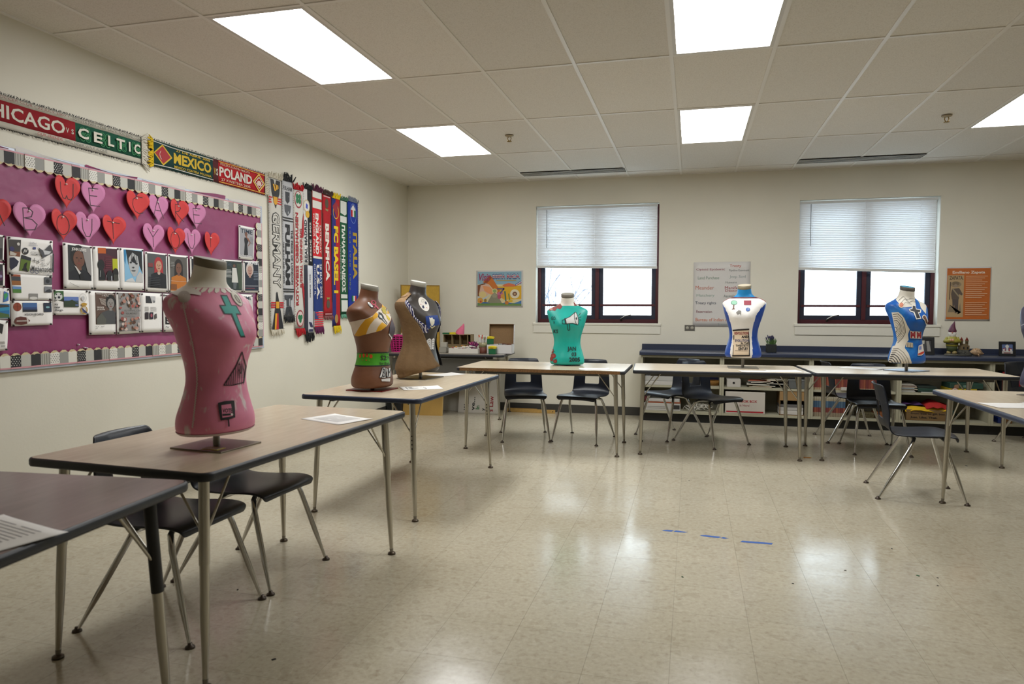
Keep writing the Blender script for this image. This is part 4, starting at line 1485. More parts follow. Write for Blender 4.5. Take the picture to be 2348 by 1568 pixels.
it = [('p', [(fy2(350), Hh * .52), (fy2(371), Hh * .93), (fy2(393), Hh * .50), (fy2(372), Hh * .10)], GO), ('p', [(fy2(353), Hh * .52), (fy2(371), Hh * .86), (fy2(389), Hh * .50), (fy2(372), Hh * .17)], '#9c1620'),
      ('o', fy2(372), Hh * .50, fy2(380) - fy2(371.5), Hh * .20, Hh * .03, '#c9c0b2'), ('e', fy2(373), Hh * .47, fy2(379) - fy2(373), Hh * .14, '#2a1a18'),
      ('t', '27 DE ABRIL 2005', fy2(402), Hh * .80, fy2(480) - fy2(402), Hh * .10, GO, .02), ('t', 'MEXICO', fy2(396), Hh * .30, fy2(482) - fy2(396), Hh * .44, GO, .035), ('t', 'MEXICO CONTRA POLONIA', fy2(397), Hh * .13, fy2(482) - fy2(397), Hh * .10, GO, .01),
      ('l', [(fy2(350), Hh * .95), (fy2(392), Hh * .90), (fy2(486), Hh * .92)], .006, '#b9b7ad'), ('l', [(fy2(350), Hh * .06), (fy2(392), Hh * .09), (fy2(486), Hh * .06)], .006, '#b9b7ad'),
      ('t', 'V', fy2(487.5), Hh * .30, fy2(491.5) - fy2(487.5), Hh * .30, '#c9a62a', .03), ('t', 'S', fy2(492.5), Hh * .30, fy2(497) - fy2(492.5), Hh * .30, '#c9c0b2', .03),
      ('t', 'POLSKA KONTRA MEKSYK', fy2(503), Hh * .80, fy2(570) - fy2(503), Hh * .10, '#d0b49a', .01), ('t', 'POLAND', fy2(500), Hh * .30, fy2(574) - fy2(500), Hh * .44, '#d6cfc4', .035), ('t', '27 KWIETNIA 2005', fy2(504), Hh * .12, fy2(570) - fy2(504), Hh * .12, '#d0b49a', .01),
      ('l', [(fy2(577), Hh * .5), (fy2(590), Hh * .90), (fy2(603), Hh * .5), (fy2(590), Hh * .10), (fy2(577), Hh * .5)], .012, '#d8b24a'), ('l', [(fy2(581), Hh * .5), (fy2(590), Hh * .76), (fy2(599), Hh * .5), (fy2(590), Hh * .24), (fy2(581), Hh * .5)], .007, '#e0d7cc'), ('e', fy2(590), Hh * .47, .03, .022, '#d9b9b0'),
      ('l', [(fy2(499), Hh * .93), (fy2(545), Hh * .95), (fy2(605), Hh * .93)], .006, '#d8a428'), ('l', [(fy2(499), Hh * .05), (fy2(545), Hh * .06), (fy2(605), Hh * .05)], .006, '#d8a428')]
print_on('knitted_lettering', it, sc2, bend=bend, z0=.001)
for y, d in ((0, -1), (Hh, 1)):
    fringe('dark_fringe', 0, W, y, .012, '#1a2422', sc2, 110, dirv=(0, d), z=.008, jitter=1.1, rad=.0014)
fringe('yellow_fringe', -.02 * 0, Hh, .012, .05, '#cfae14', sc2, 34, dirv=(-1, 0), z=.012, rad=.005, jitter=.6)
fringe('white_fringe', 0, Hh, W - .005, .05, '#cbc4b2', sc2, 34, dirv=(1, 0), z=.010, rad=.005, jitter=.9)

VG = 'row of hanging football scarves'


def scarf_v(label, xl, xr, yt, yb, base, items, top=None, bot=None, tl=.05, bl=.06, segs=None, edge=None):
    """hanging scarf; xl,xr at its middle height; items in unit coords (x 0..1, y 0 bottom..1 top)"""
    ym = (yt + yb) / 2
    y0, y1 = onX(xl, ym, LW_X).y, onX(xr, ym, LW_X).y
    zt, zb = onX((xl + xr) / 2, yt, LW_X).z, onX((xl + xr) / 2 + 4, yb, LW_X).z
    W, Hh = y1 - y0 - .004, zt - zb
    rt = thing('scarf', label, 'scarf', mw=wall_mw(LEFT, Vector((LW_X + .002, y0, zb))))
    rt['group'] = VG
    ph = rnd.uniform(0, 6)
    wav = lambda x, y: .010 + .004 * sin(x / W * 3.1 + ph) + .003 * sin(y * 3 + ph)
    mb = MB()
    for sx0, sx1, sy0, sy1, c in (segs or [(0, 1, 0, 1, base)]):
        mb.grid(lambda u, v: (W * (sx0 + (sx1 - sx0) * u), Hh * (sy0 + (sy1 - sy0) * v), wav(W * (sx0 + (sx1 - sx0) * u), Hh * (sy0 + (sy1 - sy0) * v))), 4, 14, M(c, .9, bump=.3, bscale=300), True)
    obj('knit_band', applied(mb.mesh('s', weld=True), [('SOLIDIFY', dict(thickness=.004, offset=-1))]), rt)
    sc_items = []
    for i_ in items:
        k = i_[0]
        if k == 'r':
            sc_items.append(('r', i_[1] * W, i_[2] * Hh, i_[3] * W, i_[4] * Hh, i_[5]))
        elif k == 'p':
            sc_items.append(('p', [(x * W, y * Hh) for x, y in i_[1]], i_[2]))
        elif k == 'e':
            sc_items.append(('e', i_[1] * W, i_[2] * Hh, i_[3] * W, i_[4] * Hh, i_[5]))
        elif k == 'o':
            sc_items.append(('o', i_[1] * W, i_[2] * Hh, i_[3] * W, i_[4] * Hh, i_[5] * W, i_[6]))
        elif k == 'l':
            sc_items.append(('l', [(x * W, y * Hh) for x, y in i_[1]], i_[2] * W, i_[3]))
        elif k == 't':
            sc_items.append(('t', i_[1], i_[2] * W, i_[3] * Hh, i_[4] * W, i_[5] * Hh, *i_[6:]))
    # long pieces follow the wave: cut the print finely enough by keeping it proud of the cloth
    print_on('knitted_pattern', sc_items, rt, z0=.0012, bend=wav)
    if top:
        fringe('top_fringe', 0, W, Hh - .01, tl, top, rt, 16, dirv=(0, 1), z=.014, rad=.006, jitter=.7)
    if bot:
        fringe('bottom_fringe', .004, W - .004, .006, bl, bot, rt, 16, dirv=(0, -1), z=.014, rad=.0058, jitter=.25)
    if edge:
        for x, d in ((0, -1), (W, 1)):
            fringe('edge_fringe', 0, Hh, x, .008, edge, rt, 60, dirv=(d, 0), z=.012, rad=.0012, jitter=1)
    return rt


BK, RD, WT_, OW = '#15161a', '#b3121c', '#cdcac2', '#c6c3bb'
scarf_v('white scarf lettered GERMANY with black wedges, first of the hanging row', 614.5, 645.5, 408, 756, OW,
        [('p', [(.15, .985), (.93, .985), (.85, .90), (.5, .80), (.22, .90)], BK), ('p', [(.2, .93), (.86, .93), (.54, .80)], BK), ('r', 0, .845, 1, .010, RD), ('r', 0, .829, 1, .010, RD), ('r', 0, .861, 1, .010, RD), ('p', [(.33, .875), (.68, .875), (.66, .835), (.5, .82), (.36, .835)], '#cf9414'),
         ('p', [(.3, .955), (.42, .955), (.56, .915), (.44, .912)], '#d19a1a'), ('p', [(.5, .958), (.62, .955), (.68, .925), (.58, .92)], '#d19a1a'), ('p', [(.64, .955), (.74, .955), (.76, .935), (.7, .93)], '#d19a1a'), ('t', 'GERMANY', .20, .275, .62, .50, '#23211f', .035, -90), ('t', 'GERMANY', .25, .282, .52, .487, OW, .0, -90),
         ('p', [(.42, .25), (.50, .25), (.66, .17), (.98, .003), (.08, .003), (.36, .17)], BK), ('r', 0, .145, 1, .010, RD), ('r', 0, .160, 1, .010, RD), ('r', 0, .175, 1, .010, RD), ('r', .36, .142, .26, .045, '#cf9414'), ('p', [(.30, .11), (.44, .11), (.36, .003), (.24, .003)], '#d79a12'), ('p', [(.44, .11), (.54, .11), (.56, .003), (.36, .003)], '#b01820')],
        top='#cbc4b2', bot='#cbc4b2', bl=.05, edge='#2a2a2a')
scarf_v('grey scarf lettered FULHAM with a black crest, second of the hanging row', 646, 670.5, 414, 728, '#b5b6b8',
        [('t', 'FULHAM', .10, .925, .8, .03, '#33363a', .02), ('p', [(.3, .915), (.7, .915), (.68, .85), (.5, .83), (.32, .85)], '#2a2c31'), ('t', 'F', .40, .86, .2, .045, '#b5b6b8', .03), ('p', [(.2, .82), (.8, .82), (.74, .77), (.5, .74), (.26, .77)], '#4a4d52'), ('l', [(.35, .83), (.35, .76)], .05, '#b5b6b8'), ('l', [(.55, .83), (.55, .76)], .05, '#b5b6b8'),
         ('r', 0, .722, 1, .008, BK), ('r', 0, .703, 1, .008, BK), ('t', 'FULHAM', .26, .24, .42, .44, BK, .05, -90), ('t', 'THE PRIDE OF LONDON', .78, .245, .16, .40, BK, .02, -90), ('t', 'THE BLACK AND WHITES', .02, .25, .13, .30, BK, .02, -90),
         ('r', 0, .205, 1, .008, BK), ('r', 0, .188, 1, .008, BK), ('p', [(.1, .165), (.9, .165), (.8, .13), (.68, .135), (.68, .085), (.32, .085), (.32, .135), (.14, .13)], '#3c3f45'), ('l', [(.42, .15), (.42, .09)], .06, '#b5b6b8'), ('l', [(.58, .15), (.58, .09)], .06, '#b5b6b8'), ('p', [(.28, .08), (.72, .08), (.84, .02), (.56, .02), (.5, .05), (.44, .02), (.16, .02)], '#222429'), ('t', 'FULHAM', .02, -.0, .96, .022, BK, .03)],
        top='#15171a', bot='#15171a', bl=.05, tl=.07)
scarf_v('white scarf with red lettering and a green clover, third of the hanging row', 671.5, 693.5, 434, 754, OW,
        [('e', .5, .925, .36, .062, '#8f2630'), ('e', .5, .927, .30, .053, OW), ('e', .38, .945, .13, .02, '#116b40'), ('e', .62, .945, .13, .02, '#116b40'), ('e', .38, .915, .13, .02, '#116b40'), ('e', .62, .915, .13, .02, '#116b40'), ('p', [(0, .80), (.12, .60), (.12, .32), (0, .12)], '#a3121f'), ('p', [(1, .84), (.86, .78), (.74, .66), (.92, .66), (1, .70)], '#a3121f'), ('p', [(1, .10), (.88, .22), (.72, .33), (.9, .33), (1, .28)], '#a3121f'),
         ('t', 'ROT-WEISS OBERHAUSEN', .18, .17, .26, .66, '#9c1724', .04, 90), ('t', 'FUSSBALL VEREINIGUNG', .58, .30, .24, .42, '#9c1724', .03, 90), ('e', .55, .075, .36, .062, '#8f2630'), ('e', .55, .075, .30, .052, '#cbb9b4'), ('e', .45, .085, .12, .018, '#116b40'), ('e', .65, .085, .12, .018, '#116b40'), ('e', .55, .062, .12, .018, '#116b40')],
        top='#a80f1a', bot='#a80f1a', bl=.075, tl=.06, edge='#4a1a1c')
scarf_v('black and white scarf lettered DESDE 1902 with a gold crest, fourth of the hanging row', 694, 714.5, 432, 764, BK,
        [('e', .38, .875, .36, .045, '#b9a98a'), ('e', .38, .875, .28, .036, '#cfcac2'), ('p', [(.3, .895), (.5, .885), (.46, .855), (.26, .862)], '#3848a8'), ('e', .45, .82, .22, .024, '#c69a2c'), ('t', 'REAL MADRID', .08, .49, .28, .29, '#26272f', .03, 90), ('t', 'DESDE 1902', .64, .50, .2, .27, '#cfccc6', .02, 90), ('t', 'DESDE 1902', .55, .25, .12, .16, '#2d2d34', .02, 90), ('p', [(.42, .08), (.75, .075), (.95, .04), (.62, .045)], '#22224a'), ('r', .42, .012, .5, .016, '#22224a')],
        top='#101114', bot='#101114', bl=.085, tl=.05, segs=[(0, .46, .47, 1, '#c9c7c4'), (.46, 1, .47, 1, BK), (0, .36, 0, .47, '#2b2e3a'), (.36, 1, 0, .47, '#c4c5ca')])
it = [('r', 0, .87, 1, .13, WT_), ('r', .42, .87, .16, .13, RD), ('r', 0, .925, 1, .02, RD)]
it += [('t', 'ENGLAND', .30, .535, .36, .30, '#d6d0c8', .05, -90), ('t', 'SATURDAY', .76, .545, .16, .21, '#d6d0c8', .01, -90), ('t', 'SOLDIER FIELD', .04, .54, .15, .29, '#d6d0c8', .01, -90), ('r', 0, .505, 1, .016, WT_), ('t', 'U.S.A.', .32, .205, .34, .255, '#d6d0c8', .05, -90), ('t', '28 MAY 2005', .72, .215, .2, .255, '#cfd0d6', .01, -90), ('t', 'CHICAGO IL', .05, .235, .16, .23, '#cfd0d6', .01, -90)]
for k in range(7):
    it.append(('r', 0, .004 + k * .0165, 1, .009, '#c3122a' if True else WT_))
it.append(('r', 0, .062, .45, .058, '#27366f'))
scarf_v('red and blue scarf lettered ENGLAND and U.S.A., fifth of the hanging row', 715, 737.5, 438, 750, RD, it, top='#4a1030', bot='#5a1646', bl=.07, tl=.06, segs=[(0, 1, .51, 1, '#c0131f'), (0, 1, .118, .51, '#17306f'), (0, 1, 0, .118, '#cfc4c0')])
scarf_v('dark red scarf lettered BENFICA in white, sixth of the hanging row', 738, 759.5, 446, 725, '#a10f1b',
        [('r', .12, .975, .76, .010, '#d0a0a0'), ('e', .5, .925, .2, .04, '#4d4335'), ('p', [(.3, .88), (.7, .88), (.6, .86), (.5, .87), (.4, .86)], '#8a7a50'), ('t', 'BENFICA', .28, .29, .46, .47, '#d6cfc4', .045, -90), ('r', 0, .12, .05, .72, '#1a1412'), ('r', .95, .12, .05, .72, '#1a1412'), ('e', .5, .10, .2, .035, '#4d4335'), ('p', [(.3, .155), (.7, .155), (.6, .135), (.5, .145), (.4, .135)], '#8a8a40'), ('r', .1, .015, .8, .008, '#d0a0a0')],
        top='#3a2420', bot='#7c4a48', bl=.045, tl=.05)
scarf_v('red and blue scarf lettered FC BASEL in yellow, seventh of the hanging row', 760, 777, 454, 748, '#a0101c',
        [('p', [(.08, .93), (.5, .97), (.92, .93), (.5, .86)], '#8a1f2e'), ('o', .5, .89, .36, .055, .06, '#c79a2a'), ('t', 'FC BASEL 1', .22, .26, .54, .52, '#d9b80a', .05, -90), ('e', .5, .06, .2, .035, '#a07a3a')],
        top='#d3b50e', bot='#d3b50e', bl=.075, tl=.055, segs=[(0, .5, 0, 1, '#23286e'), (.5, 1, 0, 1, '#a5101e')])
scarf_v('green scarf with white Greek lettering and clover badges, eighth of the hanging row', 777.5, 795.5, 458, 722, '#0d4f30',
        [('p', [(.1, .985), (.9, .985), (.9, .88), (.7, .865), (.1, .88)], '#c9ccc4'), ('e', .6, .95, .2, .025, '#10583a'), ('o', .4, .91, .2, .025, .05, '#10583a'), ('r', .05, .80, .85, .055, '#c9ccc4'), ('t', 'ΠΑΝΑΘΗΝΑΙΚΟΣ', .22, .20, .52, .58, '#d3d5cd', .05, -90), ('t', 'ΠΑΝΑΘΗΝΑΙΚΟΣ', .02, .30, .14, .30, '#b3bfb0', .0, -90), ('r', .05, .145, .85, .035, '#c9ccc4'), ('r', .08, .03, .84, .10, '#cfd2ca'), ('o', .35, .10, .18, .022, .05, '#2b5a40'), ('o', .65, .08, .18, .022, .05, '#2b5a40')],
        top='#3c6a52', bot='#5f9a80', bl=.04, tl=.04)
scarf_v('blue scarf lettered ITALIA in gold, last of the hanging row', 796, 819, 462, 716, '#0f2f8e',
        [('p', [(.3, .93), (.5, .97), (.72, .93), (.72, .86), (.3, .86)], '#d2d0cc'), ('r', .3, .86, .14, .06, '#b0141e'), ('r', .58, .86, .14, .06, '#0f6a3c'), ('o', .5, .89, .3, .09, .03, '#6f86c4'), ('t', 'ITALIA', .42, .30, .42, .42, '#a98c22', .05, -90), ('t', '1934  1938  1982', .08, .20, .12, .56, '#6f7a5c', .0, -90), ('r', .3, .10, .14, .05, '#0f6a3c'), ('r', .44, .10, .14, .05, '#cfd0d0'), ('r', .58, .10, .14, .05, '#b0141e')],
        top='#6f7787', bot='#3a4a86', bl=.04, tl=.05, edge='#1a2a5c')

# pin board
BY0, BY1, BZ0, BZ1 = 2.15, 5.312, .952, 2.166
board = thing('pin_board', 'large pin board covered in plum paper with a pencil border, on the left wall', 'board', mw=wall_mw(LEFT, Vector((LW_X, BY0, BZ0))))
BW, BH = BY1 - BY0, BZ1 - BZ0
FRB = M('#b9c0cc', .35, .3)
f = MB().span((0, 0, 0), (BW, .022, .022), FRB).span((0, BH - .022, 0), (BW, BH, .022), FRB).span((BW - .022, .022, 0), (BW, BH - .022, .022), FRB).span((0, .022, 0), (.022, BH - .022, .022), FRB)
f.build('board_frame', board, .002, 1)
plum, nt, b_, N_, L_ = nodes('plum_paper')
tc = N_('ShaderNodeTexCoord'); n_ = N_('ShaderNodeTexNoise'); n_.inputs['Scale'].default_value = 2.2; n_.inputs['Detail'].default_value = 3; n_.inputs['Distortion'].default_value = .8
L_(tc.outputs['Object'], n_.inputs['Vector'])
rr = ramp(nt, [(.3, '#83375f'), (.7, '#94446c')]); L_(n_.outputs['Fac'], rr.inputs['Fac']); L_(rr.outputs['Color'], b_.inputs['Base Color'])
b_.inputs['Roughness'].default_value = .34
bp_ = N_('ShaderNodeBump'); bp_.inputs['Strength'].default_value = .35; bp_.inputs['Distance'].default_value = .03
n2_ = N_('ShaderNodeTexNoise'); n2_.inputs['Scale'].default_value = 4.5; n2_.inputs['Detail'].default_value = 3; L_(tc.outputs['Object'], n2_.inputs['Vector'])
L_(n2_.outputs['Fac'], bp_.inputs['Height']); L_(bp_.outputs['Normal'], b_.inputs['Normal'])
rw = random.Random(5)
bumps = [(rw.uniform(0, BW), rw.uniform(0, BH), rw.uniform(.05, .22), rw.uniform(0, 3.1), rw.uniform(-.003, .005)) for _ in range(40)]


def paper_z(x, y):
    z = .014
    for bx_, by_, s, an, am in bumps:
        u = ((x - bx_) * cos(an) + (y - by_) * sin(an)) / s
        v = (-(x - bx_) * sin(an) + (y - by_) * cos(an)) / (s * .22)
        q = u * u + v * v
        if q < 8:
            z += am * math.exp(-q)
    return z


MB().grid(lambda u, v: (.01 + (BW - .02) * u, .01 + (BH - .02) * v, paper_z(.01 + (BW - .02) * u, BH * v)), 120, 46, plum).build('plum_backing_paper', board)
ed = MB()
for k in range(7):
    a, b = BW * k / 7, BW * (k + 1) / 7 - .04
    ed.grid(lambda u, v: (a + (b - a) * u, BH - .012 + .028 * v * (.5 + .5 * sin(pi * u + k)), .0235 + .004 * v), 10, 1, plum if k % 2 else M('#d5d2cf', .6))
tag(ed.build('paper_overhang', board), 'torn paper edge standing over the top of the frame', kind='stuff')

# border of printed pencils
def pencil(w_, l_, body_m, dots=None, stripes=False):
    mb = MB()
    n = 6
    arc = [(-w_ / 2 + w_ * k / n, l_ * .80 + l_ * .20 * sin(pi * k / n)) for k in range(n + 1)]
    mb.prism([(-w_ / 2, 0), (w_ / 2, 0)] + arc[::-1], 0, .0016, M('#c7b68f', .7))
    mb.add([(-w_ / 2, l_ * .10, .002), (w_ / 2, l_ * .10, .002), (w_ / 2, l_ * .80, .002)] + [(w_ / 2 - w_ * k / n, l_ * .80 + (l_ * .06 * abs(sin(pi * 1.5 * k / n))), .002) for k in range(1, n)] + [(-w_ / 2, l_ * .80, .002)], [tuple(range(n + 3))], body_m)
    mb.add([(-w_ / 2, 0, .002), (w_ / 2, 0, .002), (w_ / 2, l_ * .10, .002), (-w_ / 2, l_ * .10, .002)], [(0, 1, 2, 3)], M('#c58f96', .7))
    mb.add([(-w_ * .10, l_ * .985, .002), (w_ * .10, l_ * .985, .002), (0, l_ * 1.03, .002)], [(0, 1, 2)], M('#1d1b1b', .7))
    if dots:
        for r_ in range(5):
            for c_ in range(4):
                x = -w_ / 2 + w_ * (c_ + .5 + (.25 if r_ % 2 else -.25)) / 4
                y = l_ * .16 + l_ * .60 * (r_ + .5) / 5
                d = w_ * .055
                mb.add([(x - d, y, .0024), (x, y - d, .0024), (x + d, y, .0024), (x, y + d, .0024)], [(0, 1, 2, 3)], dots)
    if stripes:
        for c_ in range(4):
            x = -w_ / 2 + w_ * (c_ + .5) / 4
            mb.add([(x - w_ * .04, l_ * .1, .0024), (x + w_ * .04, l_ * .1, .0024), (x + w_ * .04, l_ * .8, .0024), (x - w_ * .04, l_ * .8, .0024)], [(0, 1, 2, 3)], M('#7d7b74', .7))
    return mb.mesh('border_pencil')


PWD, PLN = .0605, .088
G1, G2, G3 = M('#8f8f8a', .7), M('#2a2a2c', .7), M('#c4c2b6', .7)
kinds = [pencil(PWD, PLN, M('#d3d1c6', .7)), pencil(PWD, PLN, G1), pencil(PWD, PLN, M('#d8d6ce', .7), M('#2a2a2c', .7)), pencil(PWD, PLN, M('#a9a8a0', .7), None, True), pencil(PWD, PLN, G2), pencil(PWD, PLN, M('#b5b4ac', .7)), pencil(PWD, PLN, M('#1d1d20', .7), M('#d0cec6', .7))]
n = int(BW / PWD)
for k in range(n):
    x = BW - .03 - PWD * (k + .5)
    o = obj('border_pencil', kinds[(k * 1 + 2) % 7], board, (x, BH - .016, .0235 + rw.uniform(0, .004)))
    o.rotation_euler = (radians(180) + radians(rw.uniform(2, 7)) * 0, 0, 0)
    o.rotation_euler = (0, 0, pi)
    o = obj('border_pencil', kinds[(k + 4) % 7], board, (x, .014, .0235 + rw.uniform(0, .004)))
for k in range(int((BH - .2) / PWD)):
    o = obj('border_pencil', kinds[(k + 1) % 7], board, (BW - .012, .10 + PWD * (k + .5), .0235 + rw.uniform(0, .003)))
    o.rotation_euler = (0, 0, pi / 2)
mb = MB()
for x, y in ((fx_, fy_) for fx_, fy_ in ((193, 797), (179, 790), (198, 798))):
    p = onX(x, y, LW_X + .02)
    mb.lathe([(0, .008), (.004, .008), (.003, 0), (.006, -.004), (0, -.004)], M('#d9d4d8', .3), 10, c=(p.y - BY0, p.z - BZ0, .022))
tag(mb.build('clear_pin', board), kind='stuff')

# letter hearts
HR, HP = M('#c2302f', .65), M('#c077a0', .65)
STR = {
    'W': [[(.22, .88), (.24, .5), (.34, .24), (.46, .22), (.53, .36), (.58, .22), (.72, .2), (.82, .35), (.84, .88)]], 'E': [[(.78, .92), (.3, .88), (.36, .12), (.84, .14)], [(.32, .55), (.72, .58)]],
    'C': [[(.8, .9), (.55, .92), (.32, .75), (.28, .5), (.4, .22), (.6, .12), (.82, .18)]], 'A': [[(.2, .1), (.48, .92), (.82, .08)], [(.3, .42), (.68, .42)]], 'R': [[(.28, .08), (.3, .9), (.55, .9), (.66, .74), (.55, .58), (.3, .52), (.82, .06)]],
    'B': [[(.3, .08), (.28, .92), (.5, .95), (.66, .82), (.6, .62), (.32, .54), (.62, .52), (.8, .34), (.7, .12), (.34, .07)]], 'O': [[(.5 + .3 * cos(k * pi / 10), .5 + .42 * sin(k * pi / 10)) for k in range(21)]],
    'U': [[(.25, .88), (.28, .4), (.42, .12), (.6, .12), (.72, .4), (.74, .9)]], 'T': [[(.2, .86), (.84, .82)], [(.52, .84), (.52, .08)]], 'Y': [[(.2, .92), (.5, .52), (.8, .92)], [(.5, .52), (.5, .05)]], '!': [[(.5, .95), (.5, .3)], [(.49, .1), (.51, .08)]]}


def heart(ch, x0, x1, y0, y1, col, label, tilt=0):
    cy, cx = (y0 + y1) / 2, (x0 + x1) / 2
    a, b = onX(x0, cy, LW_X + .05), onX(x1, cy, LW_X + .05)
    t, u = onX(cx, y0, LW_X + .05), onX(cx, y1, LW_X + .05)
    W, Hh = b.y - a.y, t.z - u.z
    c = onX(cx, cy, LW_X + .05)
    rt = thing('paper_heart', label, 'paper heart', mw=wall_mw(LEFT, Vector((LW_X + .027, c.y, c.z))), group='paper hearts with letters')
    pts = []
    N = 40
    for k in range(N):
        q = 2 * pi * k / N
        x = 16 * sin(q) ** 3
        y = 13 * cos(q) - 5 * cos(2 * q) - 2 * cos(3 * q) - cos(4 * q)
        pts.append((x / 32 * W, (y + 2.5) / 29 * Hh))
    pts = [(x + tilt * y, y) for x, y in pts]
    curl = .022 if col is HR else .010
    zf = lambda x, y: .006 + curl * (abs(x) / (W / 2)) ** 2 * .8 + .008 * max(0, -y / Hh)
    mb = MB()
    rings = 5
    vs = [(0, 0, zf(0, 0))]
    for r in range(1, rings + 1):
        s = r / rings
        vs += [(x * s, y * s, zf(x * s, y * s)) for x, y in pts]
    fs = [(0, 1 + k, 1 + (k + 1) % N) for k in range(N)]
    for r in range(rings - 1):
        for k in range(N):
            k2 = (k + 1) % N
            fs.append((1 + r * N + k, 1 + (r + 1) * N + k, 1 + (r + 1) * N + k2, 1 + r * N + k2))
    fs = [tuple(reversed(q)) for q in fs]
    mb.add(vs, fs, col, True)
    obj('heart_card', applied(mb.mesh('h'), [('SOLIDIFY', dict(thickness=.0012, offset=0))]), rt)
    lines = []
    for s in STR[ch]:
        q = [((px - .5) * W * .80, (py - .5) * Hh * .74 + Hh * .02) for px, py in s]
        fine = []
        for p0, p1 in zip(q, q[1:]):
            for k in range(4):
                fine.append((p0[0] + (p1[0] - p0[0]) * k / 4, p0[1] + (p1[1] - p0[1]) * k / 4))
        fine.append(q[-1])
        lines.append(('l', fine, .0045, '#241a1e'))
    print_on('letter', lines, rt, z0=.0014, dz=.00005, bend=zf)
    MB().lathe([(0, .010), (.0045, .010), (.003, .003), (.006, 0), (0, 0)], M('#dcd4d2', .25), 10, c=(0, Hh * .26, zf(0, 0))).build('push_pin', rt)


for ch, x0, x1, y0, y1, c, lb in (('W', 127, 185, 404, 479, HR, 'red paper heart with the letter W, top row'), ('E', 190, 245, 419, 488, HP, 'pink paper heart with the letter E in the word WE'), ('C', 291, 344, 439, 504, HR, 'red paper heart with the letter C'),
                                  ('A', 344, 389, 448, 512, HP, 'pink paper heart with the letter A in CARE'), ('R', 392, 434, 458, 519, HR, 'red paper heart with the letter R'), ('E', 432.5, 475, 467, 526, HP, 'pink paper heart with the letter E ending CARE'),
                                  ('A', -32, 27, 454, 532, HR, 'red paper heart with the letter A, cut off by the left edge'), ('B', 34, 109, 465, 544, HP, 'pink paper heart with the letter B'), ('O', 119, 178, 480, 553, HR, 'red paper heart with the letter O in ABOUT'),
                                  ('U', 176, 234, 487, 559, HP, 'pink paper heart with the letter U in ABOUT'), ('T', 236, 290, 494, 561, HR, 'red paper heart with the letter T'), ('Y', 331, 380, 513, 578, HP, 'pink paper heart with the letter Y'),
                                  ('O', 384.5, 425.5, 521, 582, HR, 'red paper heart with the letter O in YOU'), ('U', 423, 463, 524, 583, HP, 'pink paper heart with the letter U in YOU'), ('!', 470, 504, 532, 587, HR, 'red paper heart with an exclamation mark')):
    heart(ch, x0, x1, y0, y1, c, lb)

# printed sheets pinned to the board; art is drawn in sheet fractions (x right, y up)
def sheet(label, q, items, name='printed_sheet', cat='sheet', curl=.006, pins=True, group='sheets on the pin board'):
    """q = TL, TR, BR, BL picture points"""
    P = [onX(x, y, LW_X + .03) for x, y in q]
    c = sum(P, Vector()) / 4
    W = ((P[1].y - P[0].y) + (P[2].y - P[3].y)) / 2
    Hh = ((P[0].z - P[3].z) + (P[1].z - P[2].z)) / 2
    rt = thing(name, label, cat, mw=wall_mw(LEFT, Vector((LW_X + .026 + rnd.uniform(0, .004), c.y, c.z))), group=group)
    L2 = [(p.y - c.y, p.z - c.z) for p in P]
    def uv(u, v):
        b = [(L2[3][k] * (1 - u) + L2[2][k] * u) * (1 - v) + (L2[0][k] * (1 - u) + L2[1][k] * u) * v for k in (0, 1)]
        return b
    ph = rnd.uniform(0, 6)
    zf = lambda u, v: .004 + curl * (.25 + .75 * sin(pi * v)) * (.5 + .5 * sin(3.2 * u + ph)) * .6
    mb = MB().grid(lambda u, v: (*uv(u, v), zf(u, v)), 6, 8, PAPER)
    obj('paper', applied(mb.mesh('p'), [('SOLIDIFY', dict(thickness=.0006, offset=-1))]), rt)
    out = MB()
    asp = W / Hh
    for vs, fs, m, z in art(items, .0010, .00025):
        bm = bmesh.new()
        bv = [bm.verts.new((x, y, 0)) for x, y in vs]
        for fc in fs:
            try:
                bm.faces.new([bv[k] for k in fc])
            except ValueError:
                pass
        big = [e for e in bm.edges if e.calc_length() > .3]
        if big:
            bm.normal_update()
            bmesh.ops.triangulate(bm, faces=bm.faces, ngon_method='EAR_CLIP')
            for _ in range(2):
                big = [e for e in bm.edges if e.calc_length() > .2]
                bmesh.ops.subdivide_edges(bm, edges=big, cuts=1)
                bm.normal_update()
                bmesh.ops.triangulate(bm, faces=bm.faces, ngon_method='EAR_CLIP')
        bm.verts.index_update()
        out.add([(*uv(v.co.x, v.co.y), zf(v.co.x, v.co.y) + z) for v in bm.verts], [tuple(v.index for v in f_.verts) for f_ in bm.faces], m)
        bm.free()
    if out.v:
        o = out.build('print', rt)
        o['kind'] = 'stuff'
    if pins:
        pm = MB()
        for u, v in ((.05, .96), (.95, .96), (.05, .03), (.95, .03)):
            x, y = uv(u, v)
            pm.lathe([(0, .008), (.0045, .007), (.0055, 0), (0, 0)], M('#4b4a48', .35, .6), 8, c=(x, y, zf(u, v)))
        pm.build('pins', rt)['kind'] = 'stuff'
    return rt


def txt_lines(x, y, w_, h_, n, c):
    it = []
    for k in range(n):
        it.append(('r', x, y + h_ * (n - 1 - k) / n, w_ * (1 if k % 3 else .9), h_ / n * .45, c))
    return it


